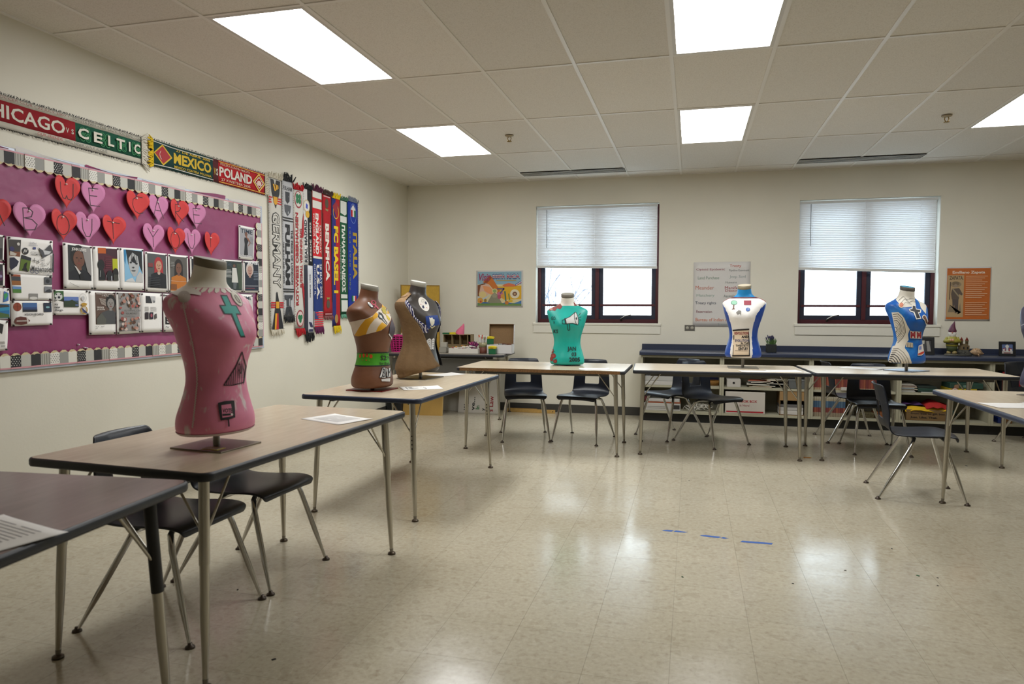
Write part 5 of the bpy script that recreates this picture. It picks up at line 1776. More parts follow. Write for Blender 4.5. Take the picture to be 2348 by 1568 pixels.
def portrait(x, y, w_, h_, bgc, skin, hair, cloth, hx=.5, hy=.62, s=1.0, longhair=False, extra=()):
    """simple head-and-shoulders picture in a rectangle"""
    X = lambda u: x + w_ * u
    Y = lambda v: y + h_ * v
    rx, ry = w_ * .17 * s, h_ * .16 * s
    it = [('r', x, y, w_, h_, bgc)]
    it.append(('e', X(hx), Y(hy + .05 * s), rx * 1.45, ry * 1.4, hair))
    if longhair:
        it.append(('p', [(X(hx) - rx * 1.4, Y(hy + .05)), (X(hx) + rx * 1.4, Y(hy + .05)), (X(hx) + rx * 1.5, Y(hy) - ry * 1.9), (X(hx) - rx * 1.5, Y(hy) - ry * 1.9)], hair))
    it.append(('p', [(x + w_ * .02 * (1 if True else 0), y), (min(x + w_, X(hx + .48 * s)), y), (min(x + w_, X(hx + .42 * s)), Y(hy) - ry * 1.7), (X(hx) + rx * .5, Y(hy) - ry * 1.2), (X(hx) - rx * .5, Y(hy) - ry * 1.2), (max(x, X(hx - .42 * s)), Y(hy) - ry * 1.7), (max(x, X(hx - .48 * s)), y)][1:], cloth))
    it.append(('r', X(hx) - rx * .4, Y(hy) - ry * 1.35, rx * .8, ry * .8, skin))
    it.append(('e', X(hx), Y(hy), rx, ry, skin))
    e = '#1c1514'
    it += [('e', X(hx) - rx * .38, Y(hy) + ry * .12, rx * .16, ry * .07, e), ('e', X(hx) + rx * .38, Y(hy) + ry * .12, rx * .16, ry * .07, e), ('r', X(hx) - rx * .08, Y(hy) - ry * .3, rx * .16, ry * .3, '#5a4038'), ('e', X(hx), Y(hy) - ry * .52, rx * .34, ry * .09, '#7a3a34')]
    return it + list(extra)


SG = 'sheets on the pin board'
sheet('dark photo sheet at the left edge of the pin board, upper', [(-22, 535), (9, 540), (7.5, 600), (-22, 597)], [('r', .05, .05, .85, .88, '#5d5a58'), ('r', .4, .1, .45, .4, '#2c2a2b')])
sheet('dark photo sheet with purple glow at the left edge of the pin board', [(-24, 600), (9, 603), (10, 659), (-24, 658)], [('r', .05, .08, .82, .86, '#1d1c22'), ('p', [(.4, .2), (.85, .3), (.8, .7), (.6, .6)], '#4a2348'), ('e', .7, .45, .1, .06, '#8f86a8')])
sheet('travel collage sheet with a turquoise beach at the left edge of the pin board', [(-25, 658), (20, 661), (22, 732), (-25, 733)], [('r', .05, .04, .93, .46, '#1f6fa8'), ('p', [(.05, .04), (.98, .06), (.95, .16), (.4, .24), (.05, .2)], '#4d6a3a'), ('p', [(.2, .24), (.98, .3), (.98, .4), (.3, .42)], '#2f8fb8'), ('p', [(.3, .36), (.95, .4), (.9, .46), (.4, .48)], '#3c3a36'), ('p', [(.66, .55), (.92, .6), (.95, .85), (.72, .9)], '#3f6fb8'), ('p', [(.72, .6), (.9, .75), (.86, .86), (.7, .8)], '#3a9a5a'), ('p', [(.3, .6), (.5, .6), (.52, .9), (.3, .9)], '#332f30')])
sheet('white sheet with a tilted black square at the left edge of the pin board', [(-25, 732), (17, 735), (15, 803), (-25, 806)], [('p', [(.35, .66), (.68, .55), (.76, .86), (.42, .92)], '#23211f'), ('t', '2022', .62, .12, .26, .06, '#55504c'), *txt_lines(.55, .22, .3, .1, 3, '#9a9792')])
sheet('white collage sheet with the word Mathematics and small photos', [(14, 541), (121, 552), (120, 636), (16, 629)],
      [('p', [(.03, .92), (.30, .94), (.27, .49), (.04, .50)], '#3a3532'), ('p', [(.04, .60), (.28, .62), (.27, .49), (.04, .50)], '#7c4a2c'), ('e', .24, .82, .03, .04, '#c9c5be'), ('e', .10, .68, .05, .06, '#2d2a5e'), ('p', [(.06, .62), (.2, .56), (.16, .50), (.05, .52)], '#b9b2a6'), ('p', [(.05, .44), (.14, .46), (.24, .36), (.2, .24), (.08, .12), (.05, .2)], '#1d1f35'), ('p', [(.30, .55), (.51, .48), (.46, .12), (.25, .12)], '#59701f'), ('p', [(.30, .55), (.51, .48), (.50, .40), (.29, .44)], '#23252e'), ('p', [(.36, .32), (.42, .36), (.40, .22), (.44, .1), (.30, .14), (.33, .2)], '#14150f'),
       ('e', .38, .65, .07, .09, '#1c1c1f'), ('l', [(.34, .60), (.37, .70), (.39, .62), (.42, .70)], .014, '#d4d1cc'), ('r', .55, .72, .06, .06, '#3f4a82'), ('t', 'DePaul', .48, .86, .14, .05, '#8d8f9c'), ('t', 'UNIVERSITY', .45, .80, .2, .045, '#8d8f9c'), ('t', 'ATHLETES', .50, .62, .22, .04, '#9a9a98'), ('t', 'UNLIMITED', .50, .56, .24, .045, '#55534f', .01),
       ('p', [(.66, .78), (.78, .70), (.93, .90), (1.0, .68), (.76, .50)], '#4a4b4f'), ('p', [(.76, .72), (.95, .70), (.90, .62), (.80, .60)], '#c2c4c6'), ('l', [(.53, .42), (.61, .42)], .014, '#4c4a48'), ('l', [(.57, .48), (.57, .36)], .012, '#4c4a48'), ('l', [(.62, .40), (.68, .38)], .016, '#3f3d3b'), ('l', [(.65, .44), (.65, .34)], .012, '#3f3d3b'), ('l', [(.71, .49), (.80, .47)], .012, '#6a6866'), ('l', [(.71, .45), (.80, .43)], .012, '#6a6866'), ('t', '%', .72, .28, .09, .10, '#8a8886'), ('l', [(.84, .37), (.87, .32), (.92, .44)], .008, '#77746f'), ('t', '∞', .89, .20, .09, .05, '#77746f'),
       ('t', 'Mathematics', .50, .13, .46, .15, '#2c2a2a', .01), ('o', .51, .12, .045, .05, .014, '#4a4d63'), ('o', .61, .12, .045, .05, .014, '#4a4d63'), ('o', .72, .14, .02, .03, .01, '#55534f'), ('t', 'A m', .84, .02, .14, .06, '#55534f'), ('p', [(.965, .66), (1, .64), (1, .12), (.96, .16)], '#2f3032')])
sheet('white collage sheet with five small landscape photos', [(20, 627), (118, 633), (117.5, 688), (24, 688)],
      [('r', .03, .58, .21, .40, '#8f5a22'), ('r', .03, .74, .21, .16, '#33363c'), ('r', .03, .90, .21, .08, '#9a4a28'), ('r', .04, .28, .2, .24, '#4a7a2c'), ('r', .04, .42, .2, .10, '#5f8ac0'), ('r', .42, .02, .22, .24, '#8a8884'), ('e', .53, .08, .10, .06, '#cfcdc8'), ('r', .80, .64, .19, .30, '#55585c'), ('e', .88, .78, .05, .08, '#23262a'), ('r', .80, .32, .19, .24, '#7a7d82'), ('p', [(.80, .32), (.99, .32), (.94, .46), (.86, .42)], '#33363b'), ('r', .68, .04, .2, .015, '#8a8884')])
sheet('white sheet titled VISION BOARD with a basketball and a football', [(23, 689.5), (119, 690), (120, 744.5), (25, 748)],
      [('e', .15, .76, .095, .17, '#8a3a1a'), ('l', [(.15, .60), (.15, .92)], .006, '#35180c'), ('l', [(.06, .76), (.24, .76)], .008, '#35180c'), ('r', .27, .56, .34, .36, '#29406f'), ('r', .27, .74, .34, .18, '#3a6299'), ('r', .27, .56, .34, .09, '#141a26'), ('r', .77, .54, .20, .38, '#16263c'), ('e', .87, .74, .05, .04, '#7fb0b8'), ('t', 'VISION BOARD', .30, .41, .46, .09, '#2f2c2c', .01), ('r', .5, .375, .07, .015, '#7a7672'), ('p', [(.06, .18), (.10, .33), (.2, .38), (.34, .34), (.43, .2), (.36, .08), (.22, .04), (.10, .08)], '#5c2a1e'), ('p', [(.36, .08), (.34, .34), (.38, .31), (.40, .12)], '#cfc9c2'), ('r', .11, .18, .24, .035, '#c9c2ba'), *[('r', .13 + .03 * k, .165, .008, .07, '#c9c2ba') for k in range(7)]])
sheet('white sheet reading try new things with a football and club crest', [(119, 664), (201, 666), (203, 722), (120, 722)],
      [('p', [(.04, .95), (.30, .96), (.30, .54), (.18, .56), (.05, .66)], '#2b5a26'), ('e', .16, .74, .105, .155, '#c9cbc9'), ('e', .17, .70, .035, .05, '#1f2430'), ('e', .10, .82, .02, .03, '#1f2430'), ('e', .22, .82, .02, .03, '#1f2430'), ('e', .08, .68, .02, .03, '#1f2430'), ('p', [(.18, .58), (.30, .54), (.30, .66), (.24, .60)], '#15171a'), ('r', .30, .32, .40, .41, '#39506a'), ('r', .30, .58, .40, .15, '#5f79b8'), ('p', [(.30, .32), (.70, .32), (.70, .44), (.52, .62), (.42, .56), (.30, .55)], '#2a3a22'), ('r', .60, .36, .09, .08, '#54658f'),
       ('t', 'try', .04, .37, .10, .09, '#1d1c1c', .02), ('t', 'new', .04, .27, .15, .065, '#1d1c1c', .02), ('t', 'things.', .04, .14, .23, .10, '#1d1c1c', .02), ('l', [(.04, .60), (.09, .57)], .03, '#2a2a2a'), ('o', .82, .70, .10, .17, .008, '#8f8f92'), ('e', .82, .68, .05, .09, '#bfbfc0'), ('o', .84, .20, .10, .17, .03, '#b08a2c'), ('p', [(.76, .26), (.80, .28), (.94, .08), (.88, .06)], '#2c3468'), ('p', [(.78, .38), (.90, .38), (.93, .46), (.84, .50), (.75, .46)], '#b88f2c'), ('r', .80, .04, .08, .04, '#b88f2c')])
sheet('magazine cover lettered JOHN LEWIS, an older man in dark suit and tie', [(142.5, 555), (209.5, 564), (213.5, 664), (145, 662)],
      portrait(.17, .20, .76, .76, '#23282a', '#6a4534', '#171615', '#15171f', .47, .62, 1.5) + [('p', [(.62, .95), (.93, .95), (.93, .30), (.80, .40), (.70, .70)], '#8d8a88'), ('p', [(.36, .52), (.42, .50), (.60, .34), (.54, .30)], '#c4c1bd'), ('p', [(.52, .34), (.62, .38), (.70, .22), (.54, .22)], '#0f1014'), ('t', 'JOHN LEWIS', .28, .83, .50, .085, '#dedbd6', .03), ('l', [(.2, .14), (.34, .09), (.5, .05)], .01, '#8a8986')])
sheet('maroon magazine cover with three dark heads in silhouette', [(211, 564), (271.5, 567), (275, 665), (213.5, 664)],
      [('r', .19, .22, .74, .74, '#4a1424'), ('r', .19, .84, .30, .13, '#b0530f'), ('p', [(.50, .96), (.93, .94), (.93, .74), (.5, .84)], '#3a1a26'), ('r', .73, .46, .20, .27, '#a8ad10'), *txt_lines(.45, .5, .25, .3, 6, '#5f2030'), ('e', .28, .58, .13, .12, '#121314'), ('p', [(.19, .62), (.32, .52), (.42, .36), (.42, .22), (.19, .22)], '#15171a'), ('e', .60, .34, .13, .11, '#121316'), ('r', .50, .22, .22, .1, '#17181c'), ('e', .83, .40, .11, .11, '#131412'), ('r', .74, .22, .19, .14, '#3a3c34'), ('l', [(.24, .44), (.22, .30)], .02, '#8f9290'), ('l', [(.66, .32), (.66, .22)], .03, '#a9adb5'), ('l', [(.46, .34), (.44, .24)], .015, '#8a8d90')])
sheet('black and white close-up of a face on a blue ground', [(271.8, 567), (328.3, 571), (330.3, 666.5), (275, 665)],
      [('r', .18, .20, .76, .76, '#7fb0cf'), ('p', [(.18, .96), (.30, .96), (.22, .6), (.18, .7)], '#2a7aa8'), ('p', [(.26, .96), (.92, .94), (.94, .4), (.80, .60), (.40, .70), (.34, .6)], '#15191c'), ('p', [(.36, .76), (.52, .90), (.74, .82), (.80, .62), (.76, .46), (.66, .34), (.54, .33), (.42, .44), (.35, .6)], '#a9abac'), ('p', [(.62, .20), (.94, .20), (.94, .38), (.82, .46), (.68, .34)], '#b5b5b4'), ('p', [(.18, .20), (.62, .20), (.50, .30), (.3, .26)], '#c2c4c4'), ('e', .44, .66, .05, .022, '#1c2022'), ('e', .68, .64, .05, .022, '#1c2022'), ('e', .54, .545, .045, .018, '#3c4042'), ('e', .55, .47, .09, .016, '#4a4d50'), ('l', [(.50, .88), (.46, .70)], .012, '#1c2226'), ('l', [(.60, .88), (.58, .70)], .012, '#1c2226'), ('l', [(.68, .86), (.70, .68)], .012, '#1c2226'), ('e', .55, .20, .0, .0, '#888888')][:-1])
sheet('grey magazine cover with a red haired woman in black', [(330.6, 576), (382, 581.7), (384, 670.5), (332, 668)],
      portrait(.10, .10, .84, .86, '#4a4c4e', '#b58a72', '#a3282e', '#17191f', .58, .66, .95, True, [('p', [(.5, .50), (.66, .50), (.62, .44), (.54, .44)], '#b7a498'), ('r', .12, .62, .2, .1, '#7a3438'), *txt_lines(.14, .14, .5, .26, 6, '#33353a')]))
sheet('magazine cover with a woman in an orange jacket', [(384.5, 582), (430.5, 586.7), (432, 672), (386, 670)],
      portrait(.08, .05, .86, .90, '#55534f', '#6f4a38', '#1f1a18', '#b36a1c', .50, .66, 1.0, True, [('r', .1, .30, .8, .006, '#d6c9b8'), ('r', .1, .08, .3, .14, '#7c4a20'), *txt_lines(.1, .66, .2, .16, 4, '#8a8a86')]))
sheet('dark magazine cover behind the neck of the pink bust', [(434, 587.5), (476, 592), (478, 673), (436, 671)], [('r', .08, .08, .86, .86, '#14171f'), ('t', 'TIME', .3, .80, .5, .1, '#8f949c', .01), *txt_lines(.2, .3, .5, .2, 5, '#5f636c')])
sheet('dark green magazine cover with a woman in a white coat', [(508, 594.5), (555, 597.8), (555.5, 670), (508, 669)],
      [('r', .12, .06, .84, .90, '#27322f'), ('p', [(.7, .9), (.96, .9), (.96, .1), (.8, .1)], '#3c4a38'), ('e', .58, .82, .06, .05, '#6a4a3c'), ('p', [(.48, .76), (.68, .76), (.76, .30), (.46, .30)], '#c9c8c2'), ('p', [(.52, .30), (.70, .30), (.66, .10), (.54, .10)], '#5a5f62'), ('t', 'THE', .16, .80, .3, .12, '#3d4c58', .02), *txt_lines(.16, .46, .28, .26, 6, '#a9aba8')])
sheet('navy magazine cover lettered JANE with an older woman', [(557, 598), (593, 599.5), (594, 670.5), (557.5, 670.5)],
      portrait(.10, .06, .86, .90, '#15202f', '#b08a7c', '#c4b8b0', '#1a2436', .36, .70, 1.1, False, [('t', 'JANE', .24, .86, .68, .12, '#d4d6d8', .03), ('r', .1, .20, .8, .012, '#c9ccd0'), ('r', .1, .13, .6, .01, '#a8505c'), *txt_lines(.62, .40, .3, .3, 6, '#6f7a8a')]))
sheet('grey TIME magazine cover with a woman in a long black dress', [(547, 515.4), (583.7, 523), (581.5, 597), (547, 593)],
      [('r', .06, .08, .88, .86, '#9a9a9e'), ('t', 'TIME', .12, .78, .74, .13, '#16283a', .02), ('e', .46, .76, .09, .07, '#6f4a3a'), ('p', [(.36, .66), (.58, .66), (.62, .58), (.54, .46), (.60, .14), (.34, .12), (.38, .46), (.34, .58)], '#17181d'), ('p', [(.44, .68), (.60, .66), (.76, .52), (.60, .40), (.60, .44), (.70, .52), (.56, .60)], '#8a5a44'), ('r', .44, .66, .08, .06, '#8a5a44'), ('t', 'LaTale Rose', .1, .09, .74, .045, '#e0dfdd', .01), *txt_lines(.70, .50, .22, .22, 5, '#84848a')])
sheet('white TIME magazine cover with a grey haired woman in black, beside the pink bust', [(548, 674), (579, 675.5), (580, 752), (548, 752)],
      [('r', .10, .05, .84, .80, '#c9c7c4'), ('t', 'TIME', .22, .84, .66, .10, '#1d2a3c', .02), ('e', .60, .62, .17, .13, '#8d8782'), ('e', .60, .60, .12, .10, '#a98474'), ('p', [(.40, .46), (.80, .46), (.92, .05), (.34, .05)], '#23262b'), ('r', .80, .56, .12, .08, '#a4a6a8')])
sheet('brown magazine cover with a smiling man, handwriting below', [(200.8, 665.4), (264, 668.5), (265.4, 766), (203.5, 768)],
      portrait(.25, .24, .74, .72, '#5c463c', '#8a8682', '#1d1c1c', '#47484a', .76, .66, 1.05, False, [('p', [(.27, .36), (.45, .50), (.62, .36), (.62, .24), (.27, .24)], '#55564f'), ('t', 'Soledad Brother and Poet', .28, .92, .66, .035, '#d8d2ca', .01), ('t', 'in My Eye', .48, .875, .26, .03, '#d8d2ca', .01), *[('l', [(.38 + .012 * k, .83 - .025 * k), (.62, .80 - .026 * k)], .010, '#c2b8ae') for k in range(6)], ('t', 'GEORGE', .28, .60, .26, .04, '#d8d2ca', .02), ('t', 'JACKSON', .28, .55, .29, .04, '#d8d2ca', .02), ('l', [(.22, .20), (.26, .17), (.34, .19)], .008, '#4b4947'), ('l', [(.42, .19), (.48, .18), (.54, .195)], .008, '#4b4947'), ('l', [(.22, .14), (.28, .145)], .008, '#4b4947')]))
it = [('r', .09, .06, .87, .92, '#8d8a88')]
fr_ = random.Random(3)
for k in range(70):
    x, y = fr_.uniform(.12, .93), fr_.uniform(.08, .96)
    if .40 < y < .62 and x > .3:
        continue
    if .12 < y < .4 and .45 < x < .55:
        continue
    it.append(('e', x, y, fr_.uniform(.03, .075), fr_.uniform(.02, .05), fr_.choice(['#a87a6a', '#b5897c', '#8a4a44', '#c9a89c', '#5a3a2c', '#a0524c', '#c7b6ae', '#6a4a30'])))
it += [('t', 'RUTH WILSON', .24, .53, .66, .045, '#55534f', .01), ('t', 'GILMORE', .30, .46, .44, .045, '#55534f', .01)]
sheet('floral magazine cover of pink blooms lettered WILSON GILMORE', [(264.4, 668.5), (321.3, 670.2), (322.5, 763.2), (267, 766.4)], it)
sheet('white sheet with small grey pictures and writing, right of the floral cover', [(322, 670.4), (371, 673), (371.5, 761), (323, 762.6)],
      [('p', [(.22, .92), (.42, .92), (.52, .74), (.22, .74)], '#2c2d31'), ('p', [(.44, .92), (.68, .92), (.66, .76), (.54, .76)], '#b9b9ba'), ('p', [(.56, .82), (.66, .80), (.62, .75), (.56, .76)], '#6d6e70'), *txt_lines(.16, .54, .20, .12, 5, '#b0afad'), *txt_lines(.42, .54, .30, .12, 5, '#b8b7b5'), ('r', .16, .34, .16, .17, '#2a2226'), ('r', .36, .34, .18, .17, '#241f2b'), ('p', [(.60, .46), (.70, .48), (.72, .36), (.60, .34)], '#4b4746'), ('e', .45, .43, .05, .05, '#a05060')])
sheet('black and white magazine cover half hidden by the pink bust', [(372, 673), (412, 675), (412, 760), (374, 761)], [('r', .10, .20, .84, .78, '#c6c5c3'), ('r', .10, .20, .84, .2, '#1c1d20'), ('t', 'THE', .12, .86, .7, .1, '#16181c', .03), *txt_lines(.12, .46, .2, .38, 9, '#3b3d42'), ('t', 'S', .16, .24, .2, .12, '#d5d4d2', .03), ('l', [(.1, .13), (.16, .15), (.22, .11), (.3, .14)], .012, '#2a2a2a')])

# ------------------------------------------------------------------ book shelf run with navy counter
CY = 8.13                     # front plane of the shelf units
ux = [onY(p, 880, CY).x for p in (1469, 1655, 1860, 2062, 2275, 2492)]
CREAMC = M('#a5a18b', .5)
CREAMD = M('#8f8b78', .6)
NAVY = M('#2a3145', .36)
zS = .42                      # mid shelf top
zB = .125                     # bottom shelf top
zU = .765                     # underside of the counter
shelf_labels = ['first open shelf unit from the left under the navy counter, holding cables and paper', 'open shelf unit holding the white book box', 'open shelf unit with two rows of school books',
                'open shelf unit with fabric and a cardboard box', 'open shelf unit at the right edge with a dark bag']
for k in range(5):
    x0, x1 = ux[k], ux[k + 1]
    un = thing('shelf_unit', shelf_labels[k], 'shelf', ((x0 + x1) / 2, CY, 0), group='shelf units under the counter')
    W = x1 - x0 - .002
    D = BW_Y - CY - .012
    for s in (-1, 1):
        MB().box((s * (W / 2 - .011), D / 2, (zU + .10) / 2), (.022, D, zU - .10), CREAMC).build('side_panel', un)
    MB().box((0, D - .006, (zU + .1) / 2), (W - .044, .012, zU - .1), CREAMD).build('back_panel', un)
    MB().box((0, D / 2 - .006, zB - .0125), (W - .046, D - .014, .025), CREAMC).build('bottom_panel', un)
    MB().box((0, D / 2 + .004, zS - .0125), (W - .048, D - .03, .025), CREAMC).build('shelf', un)
    MB().box((0, .011, zU - .014), (W - .046, .02, .026), CREAMC).build('top_rail', un)
    MB().box((0, D / 2 + .03, .05), (W, D - .06, .1), M('#1b1c1c', .55)).build('toe_kick', un)
ct = thing('countertop', 'long navy laminate countertop with backsplash over the book shelves', 'counter', ((ux[0] + ux[5]) / 2, CY, zU))
W = ux[5] - ux[0] + .03
pts = [(-.035, .004), (-.035, .030), (-.028, .042), (-.010, .045), (.372, .045), (.385, .052), (.388, .108), (BW_Y - CY - .002, .108), (BW_Y - CY - .002, .0), (-.028, 0)]
mb = MB()
vs = [(-W / 2, y, z) for y, z in pts] + [(W / 2, y, z) for y, z in pts]
n = len(pts)
mb.add(vs, [(k, (k + 1) % n, n + (k + 1) % n, n + k) for k in range(n)] + [tuple(range(n - 1, -1, -1)), tuple(range(n, 2 * n))], NAVY)
mb.build('counter_slab', ct)
ZT = zU + .045


def at(px, y=8.3):
    return onY(px, 800, y).x


def boxthing(name, label, cat, px0, px1, z0, h, y0, d, col, items=None, bevel=.003, group=None, rough=.7):
    x0, x1 = at(px0, y0), at(px1, y0)
    t = thing(name, label, cat, ((x0 + x1) / 2, y0 + d / 2, z0), group=group)
    m = M(col, rough) if isinstance(col, str) else col
    MB().box((0, 0, h / 2), (x1 - x0, d, h), m).build('body', t, bevel, 1)
    if items:
        mw = Matrix.Translation((-(x1 - x0) / 2, -d / 2, 0)) @ BACK.to_4x4()
        W = x1 - x0
        conv = []
        for i_ in items:
            if i_[0] == 'r':
                conv.append(('r', i_[1] * W, i_[2] * h, i_[3] * W, i_[4] * h, i_[5]))
            elif i_[0] == 't':
                conv.append(('t', i_[1], i_[2] * W, i_[3] * h, i_[4] * W, i_[5] * h, *i_[6:]))
            elif i_[0] == 'e':
                conv.append(('e', i_[1] * W, i_[2] * h, i_[3] * h, i_[4] * h, i_[5]))
            elif i_[0] == 'p':
                conv.append(('p', [(x * W, y * h) for x, y in i_[1]], i_[2]))
        print_on('print', conv, t, T=mw, z0=.0012)
    return t


YF = CY + .03
# unit 1
boxthing('storage_box', 'flat white box on the upper shelf of the first unit, lower of two', 'box', 1480, 1560, zS, .045, YF, .3, '#b9b6b0')
boxthing('storage_box', 'flat white box on the upper shelf of the first unit, upper of two', 'box', 1479, 1558, zS + .046, .05, YF + .01, .29, '#a9a7a2')
t = thing('basket', 'orange wicker basket on the upper shelf behind a chair', 'basket', (at(1638), YF + .14, zS))
mb = MB().lathe([(.06, 0), (.075, .03), (.08, .055), (.076, .055), (.07, .03), (0, .01)], M('#8a6126', .8, bump=.8, bscale=120), 24)
mb.build('woven_bowl', t)
boxthing('folder', 'blue folder standing behind the orange basket', 'folder', 1626, 1650, zS, .17, YF + .26, .03, '#1c2350')
boxthing('paper_stack', 'white paper ream box on the bottom shelf of the first unit', 'paper', 1478, 1562, zB, .085, YF, .28, '#b3b0aa', [('r', .80, .25, .18, .55, '#2e2c2a'), ('r', .1, .3, .5, .05, '#8d8a85'), ('r', .1, .5, .5, .05, '#8d8a85')])
boxthing('folder', 'orange folder lying on the white paper box', 'folder', 1484, 1562, zB + .086, .014, YF, .26, '#8f4a2a')
boxthing('paper_stack', 'loose white paper on top of the orange folder', 'paper', 1488, 1560, zB + .101, .03, YF + .01, .25, '#b5b2ad')
boxthing('book', 'dark red book lying at the left end of the bottom shelf', 'book', 1479, 1490, zB + .102, .05, YF + .02, .2, '#5a1f22')
cb = thing('cable_tangle', 'tangle of white cables on the bottom shelf of the first unit', 'cables', (at(1606), YF + .14, zB))
rc = random.Random(8)
mb = MB()
for k in range(26):
    c = Vector((rc.uniform(-.13, .11), rc.uniform(-.1, .06), rc.uniform(.02, .065)))
    r = rc.uniform(.03, .075)
    a0 = rc.uniform(0, 6)
    mb.tube([c + Vector((r * cos(a0 + q * .7), r * .7 * sin(a0 + q * .7), .02 * sin(q * 1.3 + k))) for q in range(8)], .0035, M('#bcb8ac', .6), 6, False)
tag(mb.build('cable_loops', cb), kind='stuff')
# unit 2
boxthing('storage_box', 'small white box with a black finger hole on the upper shelf', 'box', 1668, 1700, zS, .085, YF, .28, '#bdb8b0', [('e', .5, .55, .15, .15, '#141414')])
rb = random.Random(4)
cols = ['#b08a4a', '#3a4038', '#c4c0b4', '#5b5a55', '#20242c', '#a44a2c', '#c9b48a', '#2c3440', '#8a867c', '#b5aea0']
for k in range(10):
    xx = rb.uniform(0, .22)
    t = thing('book', ['tan paperback', 'dark green magazine', 'white booklet', 'grey booklet', 'black magazine', 'orange folder', 'cream workbook', 'navy booklet', 'stone grey folder', 'pale beige booklet'][k] + ' in the sliding pile on the upper shelf beside the holed box', 'book',
              (at(1706) + .14 + xx, YF + .14, zS + .002 + .0125 * k), rb.uniform(-.25, .25), 'pile of books and magazines')
    m = MB().box((0, 0, .005), (.24, .2, .009), M(cols[k], .7)).box((.001, -.002, .005), (.238, .2, .006), M('#c9c4b6', .8)).build('pages', t)
    m.rotation_euler = (0, 0 if k < 3 else rb.uniform(-.04, .04), 0)
t = thing('plastic_bin', 'grey translucent bin at the right end of the upper shelf', 'bin', ((at(1806) + at(1848)) / 2, YF + .14, zS))
wbin = at(1848) - at(1806)
mb = MB()
for a, b in (((-wbin / 2, -.13, 0), (wbin / 2, .13, .004)), ((-wbin / 2, -.13, 0), (-wbin / 2 + .004, .13, .10)), ((wbin / 2 - .004, -.13, 0), (wbin / 2, .13, .10)), ((-wbin / 2, -.13, 0), (wbin / 2, -.126, .10)), ((-wbin / 2, .126, 0), (wbin / 2, .13, .10))):
    mb.span(a, b, M('#5d5f5e', .3))
mb.build('bin_walls', t)
MB().box((0, -.128, .098), (wbin + .012, .012, .012), M('#7b7d7b', .35)).build('rim', t)
boxthing('book_box', 'white carton lettered BOOK BOX Is Here with a red stripe', 'box', 1665, 1757, zB, .245, YF - .012, .3, '#c3bcb2', [('t', 'BOOK BOX', .34, .52, .46, .115, '#a5202a', .02), ('t', 'Is Here!', .37, .34, .25, .10, '#a8646a', 0), ('r', .03, .06, .93, .065, '#a5202c')], .004)
t = thing('carton', 'open brown carton holding newspapers on the bottom shelf', 'box', ((at(1787) + at(1848)) / 2, YF + .14, zB))
wc = at(1848) - at(1787)
KR = M('#7a5f3a', .8)
mb = MB().span((-wc / 2, -.14, 0), (-wc / 2 + .006, .14, .25), KR).span((wc / 2 - .006, -.14, 0), (wc / 2, .14, .25), KR).span((-wc / 2, .134, 0), (wc / 2, .14, .25), KR).span((-wc / 2, -.14, 0), (wc / 2, .14, .005), KR)
mb.build('carton_walls', t)
MB().span((-wc / 2 - .003, -.145, .165), (wc / 2 + .003, -.138, .27), M('#93744a', .8)).build('flap', t)
for k, (h, c) in enumerate(((.045, '#bdb8b2'), (.035, '#a9a5a0'), (.03, '#5d5a58'))):
    boxthing('newspaper', ['folded white newspaper at the bottom of the open carton', 'grey newspaper in the open carton, middle one', 'dark grey newspaper in the open carton, top one'][k], 'newspaper', 1790, 1845, zB + .006 + (.0, .046, .082)[k], h, YF + .012, .24, c)
# unit 3: rows of books
RB = [M('#7a3a30', .6), M('#8a4a34', .6), M('#6b2f2c', .6)]
BG = M('#a08a6c', .6)


def book_mesh(w_, h, d, bands):
    mb = MB()
    z = 0
    for f_, m in bands:
        mb.span((-w_ / 2, 0, z * h), (w_ / 2, d, (z + f_) * h), m)
        z += f_
    mb.box((0, d / 2 + .002, h / 2), (w_ * .72, d, h * 1.004), M('#c9c2b0', .8))
    return mb.mesh('book')


x0, x1 = at(1859, YF), at(2016, YF)
nb = 28
bw = (x1 - x0) / nb
bms = [book_mesh(bw * .92, .205, .2, [(.12, BG), (.05, RB[k]), (.58, RB[k]), (.10, BG), (.15, RB[(k + 1) % 3])]) for k in range(3)]
for k in range(nb):
    o = obj('book', bms[k % 3], None, (x0 + bw * (k + .5), YF + rb.uniform(0, .008), zS))
    tag(o, 'red brown schoolbook standing in the row on the upper shelf', 'book', 'row of red brown schoolbooks')
boxthing('storage_box', 'flat white box lying in front of the red brown books', 'box', 1931, 1957, zS, .035, YF - .028, .026, '#b9b4ac')
bms = [book_mesh(bw * .92, .215, .2, [(.22, M('#8a7d68', .6)), (.25, RB[k]), (.33, M(['#3f5a72', '#35506a', '#4a6478'][k], .6)), (.10, M('#9a9078', .6)), (.10, M('#a39a84', .6))]) for k in range(3)]
x1 = at(1945, YF)
nb = int((x1 - x0) / bw)
for k in range(nb):
    o = obj('book', bms[(k * 2) % 3], None, (x0 + bw * (k + .5), YF + rb.uniform(0, .008), zB))
    tag(o, 'blue and red schoolbook standing in the row on the bottom shelf', 'book', 'row of blue and red schoolbooks')
boxthing('craft_box', 'black and gold patterned box on the bottom shelf', 'box', 1972, 2010, zB, .055, YF + .02, .2, M('#4a4228', .6, var=.8, vscale=60))
boxthing('craft_box', 'orange brown box beside the black and gold box', 'box', 2012, 2040, zB, .06, YF + .02, .2, '#7a4620')
